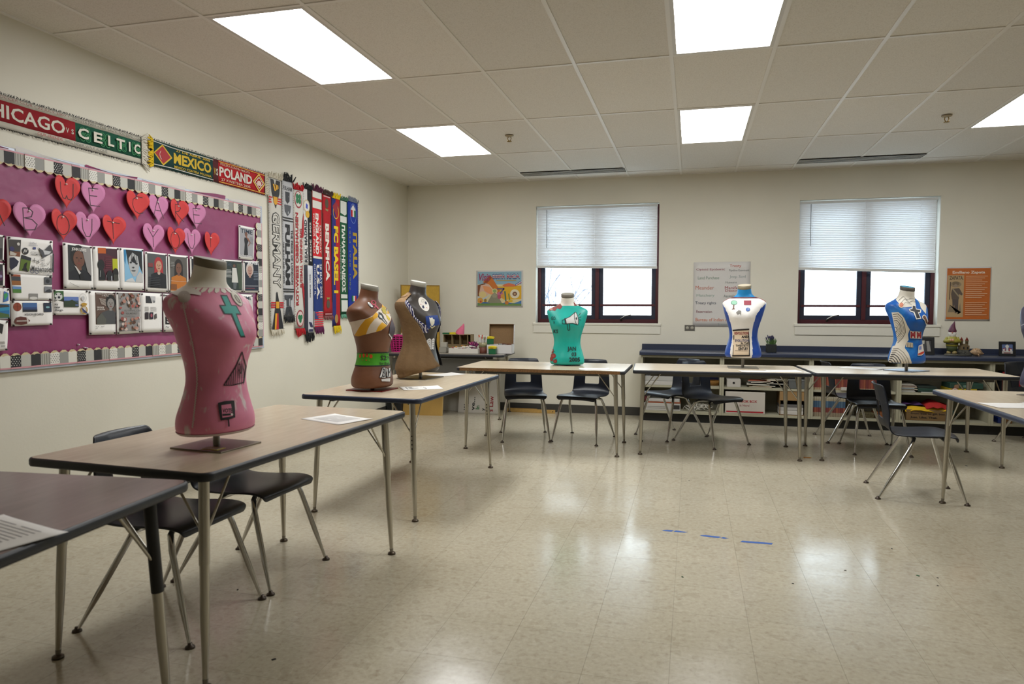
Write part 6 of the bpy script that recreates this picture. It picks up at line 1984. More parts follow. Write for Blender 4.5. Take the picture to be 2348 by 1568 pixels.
# unit 4
for k in range(7):
    boxthing('magazine', ['white', 'pale grey', 'cream', 'light blue', 'buff', 'dusty pink', 'stone'][k] + ' magazine in the stack at the left of the fabric unit, level ' + ['one', 'two', 'three', 'four', 'five', 'six', 'seven'][k], 'magazine', 2066 + rb.uniform(0, 4), 2104 + rb.uniform(-4, 4), zS + .0115 * k, .0105, YF + rb.uniform(0, .02), .27, ['#aaa69c', '#9a988f', '#b5ab98', '#8f98a0', '#a59a84', '#a58f8a', '#aaa498'][k], group='stack of magazines')
for k in range(3):
    boxthing('binder', ['dark green binder, lowest of three lying flat', 'green binder, middle of three lying flat', 'blackish green binder, topmost of three lying flat'][k], 'binder', 2108, 2157 - 3 * k, zS + .019 * k + .008, .018, YF + .01, .26, ['#1f3a30', '#26463a', '#18261f'][k], group='green binders')
boxthing('paper_stack', 'white paper under the green binders', 'paper', 2116, 2160, zS, .007, YF - .01, .25, '#b9b5ac')
boxthing('game_box', 'yellow game box with a red and white oval on the upper shelf', 'box', 2180, 2244, zS, .052, YF + .005, .27, '#b39a1e', [('e', .20, .62, .62, .55, '#8f2a22'), ('e', .20, .62, .54, .47, '#d0c8b8'), ('t', 'To Ride!', .06, .5, .28, .36, '#8f2a22', .03), ('r', .52, .12, .12, .12, '#3a3a20'), ('r', .70, .12, .2, .6, '#a58a1c')])
boxthing('game_box', 'dark green game box lying on the yellow game box', 'box', 2181, 2258, zS + .053, .055, YF + .01, .26, '#1f4034', [('p', [(.12, .1), (.28, .1), (.26, .8), (.14, .7)], '#8a6a50'), ('r', .4, .2, .12, .5, '#5f7a6c')])
boxthing('carton', 'brown carton lettered From box to gift box Just Like That', 'box', 2083, 2184, zB, .115, YF - .014, .28, '#6f5634', [('t', 'From box to gift box.', .10, .52, .80, .22, '#241b12', .02), ('t', 'Just. Like. That.', .09, .18, .62, .22, '#241b12', .03)])


def cloth(label, px0, px1, z0, h, y0, d, col, seed, drop=0):
    r_ = random.Random(seed)
    x0, x1 = at(px0, y0), at(px1, y0)
    t = thing('fabric', label, 'fabric', ((x0 + x1) / 2, y0 + d / 2, z0), group='bright fabrics stuffed on the bottom shelf')
    ph = [r_.uniform(0, 6) for _ in range(6)]
    W = x1 - x0

    def fn(u, v):
        e = sin(pi * u) ** .6 * .9 + .1
        z = h * e * (.55 + .2 * sin(7 * u + ph[0]) + .15 * sin(11 * u + 5 * v + ph[1])) * (.4 + .6 * min(1, v * 3 + .3))
        y = -d / 2 + d * v
        if v == 0:
            z -= drop * (.4 + .5 * abs(sin(5 * u + ph[2])) + .3 * abs(sin(9 * u + ph[3])))
            y -= .012
        return ((u - .5) * W * (1 + .05 * sin(5 * v + ph[4])), y + .01 * sin(9 * u + ph[3]), z)
    mb = MB().grid(fn, 24, 10, M(col, .85, bump=.3, bscale=80))
    obj('folded_cloth', applied(mb.mesh('c'), [('SOLIDIFY', dict(thickness=.003, offset=-1)), ('SUBSURF', dict(levels=1))]), t)


cloth('yellow cloth hanging over the brown carton', 2080, 2188, zB + .132, .03, YF - .014, .25, '#c9a010', 1, .045)
cloth('red cloth lying over the yellow cloth', 2126, 2186, zB + .152, .07, YF - .01, .22, '#a01a16', 2, .04)
cloth('purple cloth behind the yellow cloth', 2066, 2124, zB + .150, .06, YF + .03, .22, '#4a2a5e', 3)
cloth('dark green cloth right of the red cloth', 2178, 2200, zB + .05, .13, YF + .05, .2, '#1a3a34', 4)
# unit 5
t = thing('tote_bag', 'dark bag with red straps on the shelf at the right edge', 'bag', ((at(2290) + at(2338)) / 2, YF + .1, zS))
wb_ = at(2338) - at(2290)
MB().box((0, 0, .12), (wb_, .14, .24), M('#14181f', .8)).build('bag_body', t, .02, 3)
MB().box((-wb_ * .44, -.071, .12), (.022, .006, .235), M('#8f0f1a', .7)).box((wb_ * .40, -.071, .12), (.04, .006, .235), M('#8f0f1a', .7)).build('strap', t)
boxthing('craft_box', 'shiny blue wrapped parcel on the bottom shelf at the right edge', 'parcel', 2294, 2309, zB, .06, YF + .02, .15, '#16307a', rough=.25)
boxthing('craft_box', 'small orange brown box next to the blue parcel', 'box', 2311, 2328, zB, .04, YF + .02, .15, '#6f4a22')

# on the counter
p = onY(1768, 806, 8.30)
t = thing('lavender_plant', 'small lavender plant in a black cube pot on the counter', 'plant', (p.x, 8.30, ZT))
MB().box((0, 0, .045), (.105, .105, .09), M('#161a18', .6)).build('pot', t, .004, 1)
rp = random.Random(2)
lv, fl_ = MB(), MB()
for k in range(60):
    a, r = rp.uniform(0, 6.28), rp.uniform(0, .045)
    b = Vector((r * cos(a), r * sin(a), .088))
    e = b + Vector((cos(a) * rp.uniform(0, .035), sin(a) * rp.uniform(0, .035), rp.uniform(.035, .075)))
    lv.tube([b, (b + e) / 2 + Vector((0, 0, .01)), e], [.003, .0035, .001], M('#4f7038', .7), 4, False)
for k in range(15):
    a, r = rp.uniform(0, 6.28), rp.uniform(0, .04)
    b = Vector((r * cos(a), r * sin(a), .12))
    e = b + Vector((cos(a) * .02, sin(a) * .01, rp.uniform(.04, .075)))
    fl_.tube([b, b + (e - b) * .4, b + (e - b) * .6, b + (e - b) * .8, e], [.0015, .005, .0085, .007, .002], M('#34304e', .8), 6, False)
tag(lv.build('leaves', t), kind='stuff')
tag(fl_.build('flower_spikes', t), kind='stuff')


def photo_frame(label, px0, px1, pyt, y, lean, art_items, rz=0):
    a, b = onY(px0, 815, y), onY(px1, 815, y)
    W = b.x - a.x
    Hh = onY((px0 + px1) / 2, pyt, y).z - ZT
    t = thing('picture_frame', label, 'picture frame', ((a.x + b.x) / 2, y, ZT), rz)
    Tm = Matrix.Rotation(-lean, 4, 'X') @ Matrix.Translation((-W / 2, 0, 0)) @ BACK.to_4x4()
    e = W * .16
    fr = MB().span((0, 0, 0), (e, Hh, .014), BLACK, Tm).span((W - e, 0, 0), (W, Hh, .014), BLACK, Tm).span((e, 0, 0), (W - e, e, .014), BLACK, Tm).span((e, Hh - e, 0), (W - e, Hh, .014), BLACK, Tm)
    fr.build('frame_moulding', t)
    MB().span((e, e, 0), (W - e, Hh - e, .004), M('#c9c7c2', .5), Tm).build('picture', t)
    MB().tube([(0, .02, Hh * .5), (0, .02 + Hh * .28, .003)], .006, BLACK, 6).build('easel_back', t)
    conv = []
    w2, h2 = W - 2 * e, Hh - 2 * e
    for i_ in art_items:
        if i_[0] == 'p':
            conv.append(('p', [(e + x * w2, e + v * h2) for x, v in i_[1]], i_[2]))
        elif i_[0] == 'r':
            conv.append(('r', e + i_[1] * w2, e + i_[2] * h2, i_[3] * w2, i_[4] * h2, i_[5]))
        elif i_[0] == 't':
            conv.append(('t', i_[1], e + i_[2] * w2, e + i_[3] * h2, i_[4] * w2, i_[5] * h2, *i_[6:]))
    print_on('print', conv, t, T=Tm, z0=.0042)


photo_frame('black picture frame with a grey poster, leaning behind the tree-ring bust', 2098, 2142, 773, 8.36, .12, [('r', 0, 0, 1, 1, '#3b3a3b'), ('r', 0, 0, .5, .62, '#4a4c50'), ('p', [(.02, .62), (.48, .66), (.50, 1), (.08, 1)], '#b9b5a8'), ('p', [(.62, .9), (.82, .92), (.98, .05), (.70, .04)], '#8f8c86'), ('p', [(.1, .3), (.2, .34), (.2, .2), (.1, .2)], '#8a3a38')])
photo_frame('small black frame with a white plume picture, near the right edge', 2290, 2328, 783, 8.36, .10, [('r', 0, 0, 1, 1, '#5d6f9a'), ('r', 0, 0, 1, .3, '#b9b4ae'), ('p', [(.1, .5), (.34, .6), (.36, .3), (.12, .2)], '#8f2222'), ('p', [(.66, .6), (.95, .5), (.9, .2), (.62, .3)], '#8f2222'), ('p', [(.5, .95), (.68, .78), (.58, .5), (.64, .2), (.4, .2), (.44, .5), (.32, .78)], '#cfcdc4'), ('p', [(.1, .45), (.3, .52), (.28, .24), (.16, .22)], '#cfcac6'), ('p', [(.72, .5), (.96, .44), (.92, .2), (.76, .24)], '#cfcac6'), ('r', .2, .04, .6, .08, '#7a3028')])

p = onY(2182, 818, 8.28)
g = gnome = thing('garden_gnome', 'garden gnome in maroon hat and yellow green coat, standing on the counter', 'gnome', (p.x, 8.28, ZT), radians(-20))
MB().lathe([(0, 0), (.082, 0), (.086, .008), (.07, .018), (0, .02)], M('#57544a', .9, bump=.8, bscale=60), 18, sy=.8).build('rock_base', g)
BT = M('#8a7a4e', .6)
MB().lathe([(0, .016), (.026, .02), (.028, .035), (.018, .05), (0, .052)], BT, 12, c=(.03, -.02, 0), sx=1, sy=1.3).lathe([(0, .016), (.026, .02), (.028, .035), (.018, .05), (0, .052)], BT, 12, c=(-.03, -.005, 0), sy=1.3).build('boot', g)
MB().lathe([(.0, .04), (.05, .045), (.06, .075), (.062, .105), (.0, .12)], M('#3a4423', .6), 16, sy=.85).build('trousers', g)
MB().lathe([(0, .095), (.066, .098), (.066, .13), (.060, .165), (.046, .20), (.0, .215)], M('#8c8430', .55), 18, sy=.85).build('coat', g)
MB().lathe([(.0665, .118), (.068, .118), (.068, .130), (.0665, .130)], BLACK, 18, sy=.86).build('belt', g)
for s in (-1, 1):
    arm = MB().tube([(s * .052, 0, .185), (s * .075, -.02, .15), (s * .035, -.062, .155), (s * .0, -.070, .162)], [.020, .021, .019, .015], M('#8c8430', .55), 10).build('arm', g)
    MB().lathe([(0, -.016), (.013, -.008), (.015, .004), (.008, .014), (0, .016)], M('#b98a6a', .6), 10, c=(s * .012, -.073, .164)).build('hand', arm)
MB().lathe([(0, .20), (.030, .205), (.040, .23), (.036, .258), (.0, .27)], M('#c09a80', .6), 16, sy=.95).build('head', g)
MB().lathe([(0, .165), (.012, .175), (.034, .205), (.044, .228), (.040, .246), (0, .25)], M('#c9c6be', .8, bump=.6, bscale=90), 16, c=(0, -.012, 0), sy=.8).build('beard', g)
MB().lathe([(0, -.009), (.008, -.004), (.008, .004), (0, .009)], M('#b57a64', .5), 10, c=(0, -.048, .243)).build('nose', g)
hat = MB()
hp = [(0, 0, .25), (0, 0, .262), (.0, .004, .285), (.004, .008, .31), (.012, .010, .335), (.02, .010, .362)]
hat.tube(hp, [.045, .046, .036, .026, .014, .003], M('#4f1a32', .55, bump=.2, bscale=40), 18)
hat.build('hat', g)
g.scale = (.84, .84, 1)

p = onY(2210, 818, 8.26)
c = thing('castle_figurine', 'small stone castle figurine with two red topped towers', 'figurine', (p.x, 8.27, ZT), radians(15))
ST_, ST2 = M('#3d3c36', .9, bump=1, bscale=50, var=.4, vscale=30), M('#6a5a3e', .85, bump=.5, bscale=60)
rk = random.Random(9)
mb = MB()
for k in range(16):
    a = k * .6
    r = .03 + .035 * rk.random()
    s = rk.uniform(.018, .03)
    mb.lathe([(0, -s), (s * .8, -s * .4), (s, .2 * s), (s * .6, s * .8), (0, s)], ST_, 7, c=(r * cos(a), r * .8 * sin(a), .022 + .05 * rk.random() * (1 - r / .08)), smooth=False)
mb.lathe([(0, 0), (.075, 0), (.07, .015), (.045, .06), (0, .065)], ST_, 12)
mb.build('rock_base', c)
MB().box((0, 0, .085), (.085, .06, .05), ST2).box((0, -.005, .115), (.05, .05, .02), ST2).build('keep', c, .002, 1)
MB().box((-.02, -.031, .085), (.012, .004, .022), BLACK).box((.02, -.031, .085), (.012, .004, .022), BLACK).build('doorway', c)
for sx in (-.027, .03):
    tw = MB().lathe([(0, .10), (.014, .10), (.014, .15), (.017, .152), (.017, .160), (0, .160)], ST2, 12, c=(sx, 0, 0)).build('tower', c)
    MB().lathe([(.017, .160), (.0, .20)], M('#7a2a1e', .6), 12, c=(sx, 0, 0)).build('tower_roof', tw)

p = onY(2238, 818, 8.25)
sh = thing('sea_shell', 'brown and cream spiky sea shell on the counter', 'shell', (p.x, 8.25, ZT))
SHM = M('#a58868', .45, var=.55, vscale=28)
mb = MB()
prf = [(-.065, .004, .0), (-.055, .012, .002), (-.04, .022, .004), (-.02, .034, 0), (.0, .042, 0), (.02, .040, 0), (.04, .026, -.004), (.058, .012, -.008), (.072, .004, -.004)]
mb.tube([(x, 0, .042 + dz - abs(x) * .15) for x, r, dz in prf], [r for x, r, dz in prf], SHM, 14)
for k in range(12):
    a = k * .52
    x = -.045 + .008 * k
    r = .02 + .024 * math.exp(-((x - .0) / .04) ** 2)
    d = Vector((-.25, cos(a), sin(a))).normalized()
    b = Vector((x, 0, .04 - abs(x) * .15)) + Vector((0, cos(a), sin(a))) * (r - .005)
    mb.tube([b, b + d * .016], [.007, .001], SHM, 6)
mb.build('shell_body', sh)

# ------------------------------------------------------------------ back wall sheets
def wall_sheet(name, label, cat, q, items, fold=()):
    P = [onY(x, y, BW_Y - .006) for x, y in q]
    c = sum(P, Vector()) / 4
    W = ((P[1].x - P[0].x) + (P[2].x - P[3].x)) / 2
    Hh = ((P[0].z - P[3].z) + (P[1].z - P[2].z)) / 2
    t = thing(name, label, cat, mw=wall_mw(BACK, Vector((c.x - W / 2, BW_Y - .003, c.z - Hh / 2))))
    zf = lambda x, y: .002
    obj('paper', applied(MB().grid(lambda u, v: (W * u, Hh * v, zf(W * u, Hh * v)), 10, 10, M('#c9c6c2', .7)).mesh('p'), [('SOLIDIFY', dict(thickness=.0006, offset=-1))]), t)
    conv = []
    for i_ in items:
        k = i_[0]
        if k == 'r':
            nx = max(1, int(i_[3] / .12))
            for j in range(nx):
                conv.append(('r', (i_[1] + i_[3] * j / nx) * W, i_[2] * Hh, i_[3] / nx * W, i_[4] * Hh, i_[5]))
        elif k == 'p':
            conv.append(('p', [(x * W, y * Hh) for x, y in i_[1]], i_[2]))
        elif k == 'e':
            conv.append(('e', i_[1] * W, i_[2] * Hh, i_[3] * W, i_[4] * Hh, i_[5]))
        elif k == 'o':
            conv.append(('o', i_[1] * W, i_[2] * Hh, i_[3] * W, i_[4] * Hh, i_[5] * W, i_[6]))
        elif k == 'l':
            conv.append(('l', [(x * W, y * Hh) for x, y in i_[1]], i_[2] * W, i_[3]))
        elif k == 't':
            conv.append(('t', i_[1], i_[2] * W, i_[3] * Hh, i_[4] * W, i_[5] * Hh, *i_[6:]))
    print_on('print', conv, t, z0=.0035, dz=.00008)
    return t


wall_sheet('poster', 'handwritten list on a large white sheet between the windows', 'poster', [(1590, 601), (1719, 600), (1720, 749), (1589, 749)],
           [('t', 'Opioid Epidemic', .05, .86, .51, .045, '#8a3a4c', 0), ('t', 'Treaty', .64, .905, .20, .055, '#b5503c', 0), ('t', 'Pipeline Easement', .63, .845, .35, .04, '#6f7470', 0), ('t', 'Land Purchase', .08, .735, .38, .045, '#6f8a76', 0), ('t', 'Jeep Sovl', .64, .74, .28, .055, '#8d9a96', 0), ('t', 'Museums', .57, .67, .20, .03, '#7d8280', 0), ('t', 'Meander', .04, .575, .33, .06, '#b5705c', 0), ('t', 'Manifest', .56, .58, .30, .045, '#9a3a44', 0), ('t', 'Destiny', .57, .53, .26, .045, '#9a3a44', 0),
            ('t', 'Matchery', .06, .455, .32, .05, '#8fa598', 0), ('t', 'Assimilation', .54, .455, .3, .04, '#6f7a76', 0), ('t', 'Treaty rights', .04, .335, .37, .055, '#3f4558', 0), ('t', 'Reservation', .06, .215, .28, .04, '#7d3a48', 0), ('t', 'Bureau of Indian Affairs', .05, .085, .72, .05, '#c06a3c', 0), ('t', 'Economic', .45, .02, .22, .035, '#8d9a9a', 0)])
cr = [('r', .03, .04, .94, .93, '#c7b98c'), ('r', .03, .62, .94, .35, '#7d9fae'), ('p', [(.42, .56), (.97, .58), (.97, .22), (.60, .2), (.46, .34)], '#c99c14'), ('p', [(.03, .60), (.2, .66), (.16, .34), (.03, .28)], '#6f3f1c'), ('p', [(.10, .60), (.26, .64), (.36, .46), (.18, .26), (.06, .36)], '#c4a08c'), ('p', [(.14, .58), (.28, .56), (.42, .40), (.32, .34), (.18, .44)], '#cf8a58'), ('p', [(.03, .30), (.22, .28), (.32, .36), (.18, .2), (.05, .24)], '#a9b5bc'),
      ('p', [(.14, .68), (.30, .88), (.36, .78), (.52, .44), (.46, .38), (.36, .50), (.28, .62)], '#b5641c'), ('p', [(.16, .66), (.30, .88), (.34, .80), (.24, .66)], '#8a3c14'), ('e', .14, .34, .08, .09, '#c9b478'), ('e', .40, .44, .06, .07, '#c4b57e'), ('e', .40, .44, .04, .045, '#7f9a5c'), ('p', [(.22, .08), (.34, .34), (.40, .40), (.46, .34), (.56, .10)], '#7d7a64'), ('p', [(.34, .32), (.40, .38), (.45, .32), (.44, .26), (.36, .26)], '#8f8b72'), ('e', .52, .36, .07, .06, '#b0607a'), ('e', .50, .28, .04, .06, '#a04460'), ('e', .57, .30, .04, .06, '#c28a30'), ('e', .83, .36, .10, .125, '#cfc6ae'), ('e', .83, .36, .05, .06, '#6f4a34'), ('e', .83, .36, .02, .025, '#b59a6c'),
      ('l', [(.62, .42), (.64, .16)], .03, '#33605a'), ('l', [(.70, .36), (.72, .2)], .02, '#4f7a4a'), ('l', [(.46, .50), (.60, .50), (.52, .38)], .03, '#5a4f6a'), ('p', [(.56, .60), (.70, .66), (.86, .60), (.82, .56), (.60, .56)], '#c4663c'), ('p', [(.84, .56), (.97, .66), (.97, .72), (.84, .62)], '#27468f'), ('p', [(.85, .585), (.97, .685), (.97, .705), (.85, .605)], '#cfcdca'), ('p', [(.84, .56), (.97, .66), (.97, .675), (.84, .575)], '#a82a34'), ('r', .03, .04, .94, .07, '#5f7f40'), ('p', [(.03, .10), (.2, .15), (.3, .10)], '#2f5a9a'), ('p', [(.56, .10), (.66, .14), (.8, .09)], '#2f5a9a'), ('p', [(.8, .1), (.97, .18), (.97, .09)], '#3f6fa0'), ('e', .09, .18, .06, .08, '#c08a34'), ('e', .10, .15, .02, .03, '#a83a34'), ('e', .20, .18, .03, .05, '#8a6f24'),
      ('e', .66, .12, .04, .05, '#b06a24'), ('e', .74, .17, .05, .03, '#c9a41e'), ('t', 'Visit', .06, .72, .24, .20, '#8f2f58', .02, 0, .25), ('t', 'COSTA', .345, .76, .28, .15, '#1f3f78', .04), ('t', 'RICA', .66, .76, .28, .15, '#1f3f78', .04), ('t', 'COSTA', .35, .785, .27, .10, '#cfcac6', .02), ('t', 'RICA', .665, .785, .27, .10, '#cfcac6', .02), ('t', 'COSTA', .352, .80, .266, .065, '#a82a40', .02), ('t', 'RICA', .667, .80, .266, .065, '#a82a40', .02), ('r', .44, .715, .42, .02, '#a58f4a')]
wall_sheet('poster', 'colourful illustrated travel poster lettered Visit COSTA RICA', 'poster', [(1092, 620.5), (1199, 619.5), (1199, 703.5), (1092, 704.5)], cr)
za = [('r', .02, .03, .96, .95, '#b25e1e'), ('t', 'Emiliano Zapata', .14, .865, .72, .065, '#d6c6b4', .03), ('r', .03, .07, .37, .78, '#a98f68'), ('t', 'ZAPATA.', .075, .765, .31, .07, '#4a3a2c', .02), ('e', .22, .68, .125, .055, '#8a785c'), ('e', .22, .695, .08, .04, '#70604a'), ('e', .22, .655, .04, .03, '#8a7a68'), ('p', [(.14, .60), (.30, .61), (.38, .50), (.36, .47), (.30, .50), (.30, .40), (.14, .40), (.12, .50)], '#574a40'), ('l', [(.15, .60), (.29, .46)], .03, '#8a7c62'), ('l', [(.10, .72), (.09, .40)], .02, '#4a3a30'), ('p', [(.15, .40), (.29, .40), (.29, .16), (.22, .14), (.20, .30), (.17, .20)], '#4d4340'), ('p', [(.06, .16), (.36, .16), (.33, .34), (.28, .12), (.10, .30)], '#7d6f58')]
for k in range(12):
    za.append(('r', .44, .825 - k * .036, .48 - .06 * (k % 3), .013, '#cfa07c'))
for k in range(7):
    za.append(('r', .44, .33 - k * .037, .48 - .05 * (k % 3), .013, '#cfa07c'))
wall_sheet('poster', 'orange poster titled Emiliano Zapata with a drawing of a man in sombrero', 'poster', [(2169, 613), (2272.5, 611.5), (2271, 736), (2167.5, 735)], za)
a, b = onY(1570, 745, BW_Y), onY(1593, 758.5, BW_Y)
t = thing('wall_outlet', 'grey metal wall outlet below the handwritten list', 'outlet', mw=wall_mw(BACK, Vector(((a.x + b.x) / 2, BW_Y, (a.z + b.z) / 2))))
MB().box((0, 0, .003), (b.x - a.x, a.z - b.z, .006), M('#6f6c66', .4, .6)).build('cover_plate', t, .0015, 1)
for s in (-1, 1):
    so = MB().lathe([(0, .007), (.017, .007), (.018, .005), (0, .005)], M('#b0ab9a', .5), 16, c=(s * .027, 0, .001)).build('socket', t)
    MB().box((s * .027 - .006, .004, .0085), (.003, .010, .001), BLACK).box((s * .027 + .006, .004, .0085), (.003, .010, .001), BLACK).build('slot', so)

# ------------------------------------------------------------------ things in the back left corner
GT = T + .002
ga = radians(4)


def onG(px, py):
    return onZ(px, py, T)


def gbox(name, label, cat, c, s, col, rz=ga, bevel=.003, rough=.7, z=GT):
    t = thing(name, label, cat, (c[0], c[1], z), rz)
    m = M(col, rough) if isinstance(col, str) else col
    MB().box((0, 0, s[2] / 2), s, m).build('body', t, bevel, 1)
    return t


def px2y(px, Y):
    return onY(px, 790, Y).x


# golden board leaning in the corner
CORK = M('#b08c2e', .75, bump=.3, bscale=90, var=.08, vscale=20)
t = thing('cork_board', 'golden yellow board standing in the corner behind the vest', 'board', (-3.30, 8.20, GT), radians(38))
MB().box((0, 0, .41), (.50, .016, .82), CORK).build('panel', t)
MB().span((-.25, -.011, .808), (.25, .011, .822), M('#8a6a22', .6)).span((-.25, -.011, 0), (-.242, .011, .808), M('#8a6a22', .6)).span((.242, -.011, 0), (.25, .011, .808), M('#8a6a22', .6)).build('rim', t)

# pink basket
PINKB = M('#c01878', .45)
t = thing('basket', 'bright pink perforated plastic basket on the supply table', 'basket', (px2y(913, 7.9), 7.92, GT), ga)
mb = MB()
for k in range(9):
    z = .005 + .022 * k
    r = .085 + .0035 * k
    mb.lathe([(r - .003, z), (r, z), (r + .001, z + .010), (r - .002, z + .010), (r - .003, z)], PINKB, 24)
for k in range(16):
    a = 2 * pi * k / 16
    mb.tube([(.083 * cos(a), .083 * sin(a), 0), (.114 * cos(a), .114 * sin(a), .20)], .006, PINKB, 5)
mb.lathe([(0, 0), (.086, 0), (.086, .006), (0, .006)], PINKB, 24)
mb.build('basket_lattice', t)
MB().lathe([(.110, .196), (.122, .198), (.122, .206), (.110, .208), (.110, .196)], PINKB, 24).build('rim', t)
mb = MB()
rg = random.Random(12)
for k in range(14):
    a, r = rg.uniform(0, 6.28), rg.uniform(0, .06)
    mb.lathe([(0, -.03), (.024, -.015), (.028, 0), (.02, .02), (0, .03)], M(rg.choice(['#d99a1c', '#c9b0a0', '#d07a1a', '#b8a8b0']), .7), 8, c=(r * cos(a), r * sin(a), .05 + .012 * k))
tag(mb.build('filling', t), kind='stuff')

# cardboard organiser
KR2 = M('#8d7a58', .85)
xo = (px2y(1018, 8.05) + px2y(1080, 8.05)) / 2
wo = px2y(1080, 8.05) - px2y(1018, 8.05)
t = thing('cardboard_organiser', 'cardboard organiser with three square cubbies on the supply table', 'organiser', (xo, 8.10, GT + .085), ga)
mb = MB().span((-wo / 2, -.08, 0), (wo / 2, .08, .005), KR2).span((-wo / 2, -.08, .125), (wo / 2, .08, .13), KR2).span((-wo / 2, .075, 0), (wo / 2, .08, .13), KR2)
for k in range(4):
    x = -wo / 2 + (wo - .006) * [0, .31, .60, .88][k]
    mb.span((x, -.08, 0), (x + .005, .08, .13), KR2)
mb.span((wo / 2 - .005, -.08, 0), (wo / 2, .08, .13), KR2)
mb.build('cubby_walls', t)
gbox('cardboard_box', 'plain cardboard box under the cubby organiser', 'box', (xo - .03, 8.10), (wo * .68, .16, .083), '#86714c', bevel=.002)
gbox('cardboard_box', 'dark open box under the right end of the organiser', 'box', (xo + wo * .36, 8.11), (wo * .22, .14, .083), '#3a3024', bevel=.002)
t = thing('paper_toy', 'flat green and yellow paper shape on top of the organiser', 'toy', (xo - .075, 8.06, GT + .216), ga)
MB().prism([(-.11, -.03), (-.02, -.035), (.0, .02), (-.1, .03)], 0, .018, M('#1d5a34', .7)).build('green_part', t)
MB().prism([(-.02, -.035), (.07, -.02), (.09, .01), (.04, .03), (.0, .03)], 0, .024, M('#c9b51c', .7)).build('yellow_part', t)
t = thing('felt_hat', 'pink pointed felt hat leaning on top of the organiser', 'hat', (px2y(1054, 8.05), 8.08, GT + .216), ga)
mb = MB().tube([(-.01, 0, 0), (.0, 0, .03), (.018, 0, .065), (.034, 0, .10), (.042, 0, .128)], [.058, .050, .034, .018, .005], M('#c8627e', .9, bump=.3, bscale=80), 18)
mb.build('felt_cone', t)

# small printed boxes, marker tray, pompom, jar
x_ = px2y(1017, 7.9)
gbox('printed_box', 'small grey box with a dark oval print, lower of two by the vest', 'box', (x_, 7.92), (.085, .14, .065), '#8f8c82')
t = gbox('printed_box', 'small grey box with a dark oval print, upper of two by the vest', 'box', (x_ - .005, 7.94), (.075, .13, .055), '#a09c90', z=GT + .066, rz=ga + .15)
for k in range(2):
    pass
p0, p1 = onG(1026, 811), onG(1094, 812)
cx, cy = (p0.x + p1.x) / 2, (p0.y + p1.y) / 2 + .12
wt = (p1.x - p0.x)
t = thing('marker_tray', 'low white box tray heaped with coloured markers on the supply table', 'tray', (cx, cy, GT), ga)
WB = M('#c9c5bd', .6)
mb = MB().span((-wt / 2, -.11, 0), (wt / 2, .11, .004), WB)
for a, b in (((-wt / 2, -.11, 0), (wt / 2, -.106, .062)), ((-wt / 2, .106, 0), (wt / 2, .11, .062)), ((-wt / 2, -.11, 0), (-wt / 2 + .004, .11, .062)), ((wt / 2 - .004, -.11, 0), (wt / 2, .11, .062))):
    mb.span(a, b, WB)
mb.build('tray_walls', t)
for k in range(22):
    a = rg.uniform(0, pi)
    c = Vector((rg.uniform(-wt * .34, wt * .34), rg.uniform(-.07, .07), .045 + .0018 * k))
    d = Vector((cos(a), sin(a) * .7, rg.uniform(-.1, .25))) * rg.uniform(.03, .055)
    col = rg.choice(['#2f5aa8', '#c9c6c0', '#c9a41c', '#a83240', '#d9d6d0', '#3f8a4a', '#d0cdc6', '#7a4a9a', '#d98a2a'])
    o = MB().tube([c - d, c + d * .4], .0055, M('#d6d3cc', .5), 7).tube([c + d * .4, c + d], .0062, M(col, .5), 7).build('marker')
    o.location = (cx, cy, GT)
    o.rotation_euler = (0, 0, ga)
    tag(o, {'#2f5aa8': 'blue', '#c9c6c0': 'grey', '#c9a41c': 'yellow', '#a83240': 'red', '#d9d6d0': 'white', '#3f8a4a': 'green', '#d0cdc6': 'pale', '#7a4a9a': 'purple', '#d98a2a': 'orange'}[col] + ' tipped marker in the heap in the white tray', 'marker', 'markers heaped in the white tray')
pp = thing('gift_bow', 'magenta and purple ribbon bow heaped behind the marker tray', 'bow', (px2y(1083, 7.95), 8.0, GT), ga)
mb = MB()
for k in range(34):
    a, e = rg.uniform(0, 6.28), rg.uniform(-.1, 1.3)
    d = Vector((cos(a) * cos(e), sin(a) * cos(e), sin(e)))
    b = Vector((rg.uniform(-.03, .03), 0, .075))
    mb.tube([b, b + d * .035 + Vector((0, 0, .012)), b + d * .062, b + d * .05 - Vector((0, 0, .016))], [.004, .010, .008, .003], M(rg.choice(['#8a1a5a', '#a82a6a', '#5a1a4a', '#b0507a', '#4a1a4a']), .4), 5)
mb.lathe([(0, 0), (.05, 0), (.045, .05), (.02, .08), (0, .085)], M('#6a1a4a', .5), 12)
mb.build('ribbon_loops', pp)['kind'] = 'stuff'
pj = onG(1105, 811)
J = thing('marker_jar', 'clear jar with a brown band, full of orange and white markers', 'jar', (pj.x, pj.y + .05, GT), ga)
MB().lathe([(0, 0), (.048, 0), (.050, .006), (.050, .075), (.0, .075)], M('#5f2f1e', .6), 24).build('brown_filling', J)
MB().lathe([(.050, .075), (.051, .13), (.049, .13), (.048, .076)], M('#8d8868', .3), 24).build('glass_wall', J)
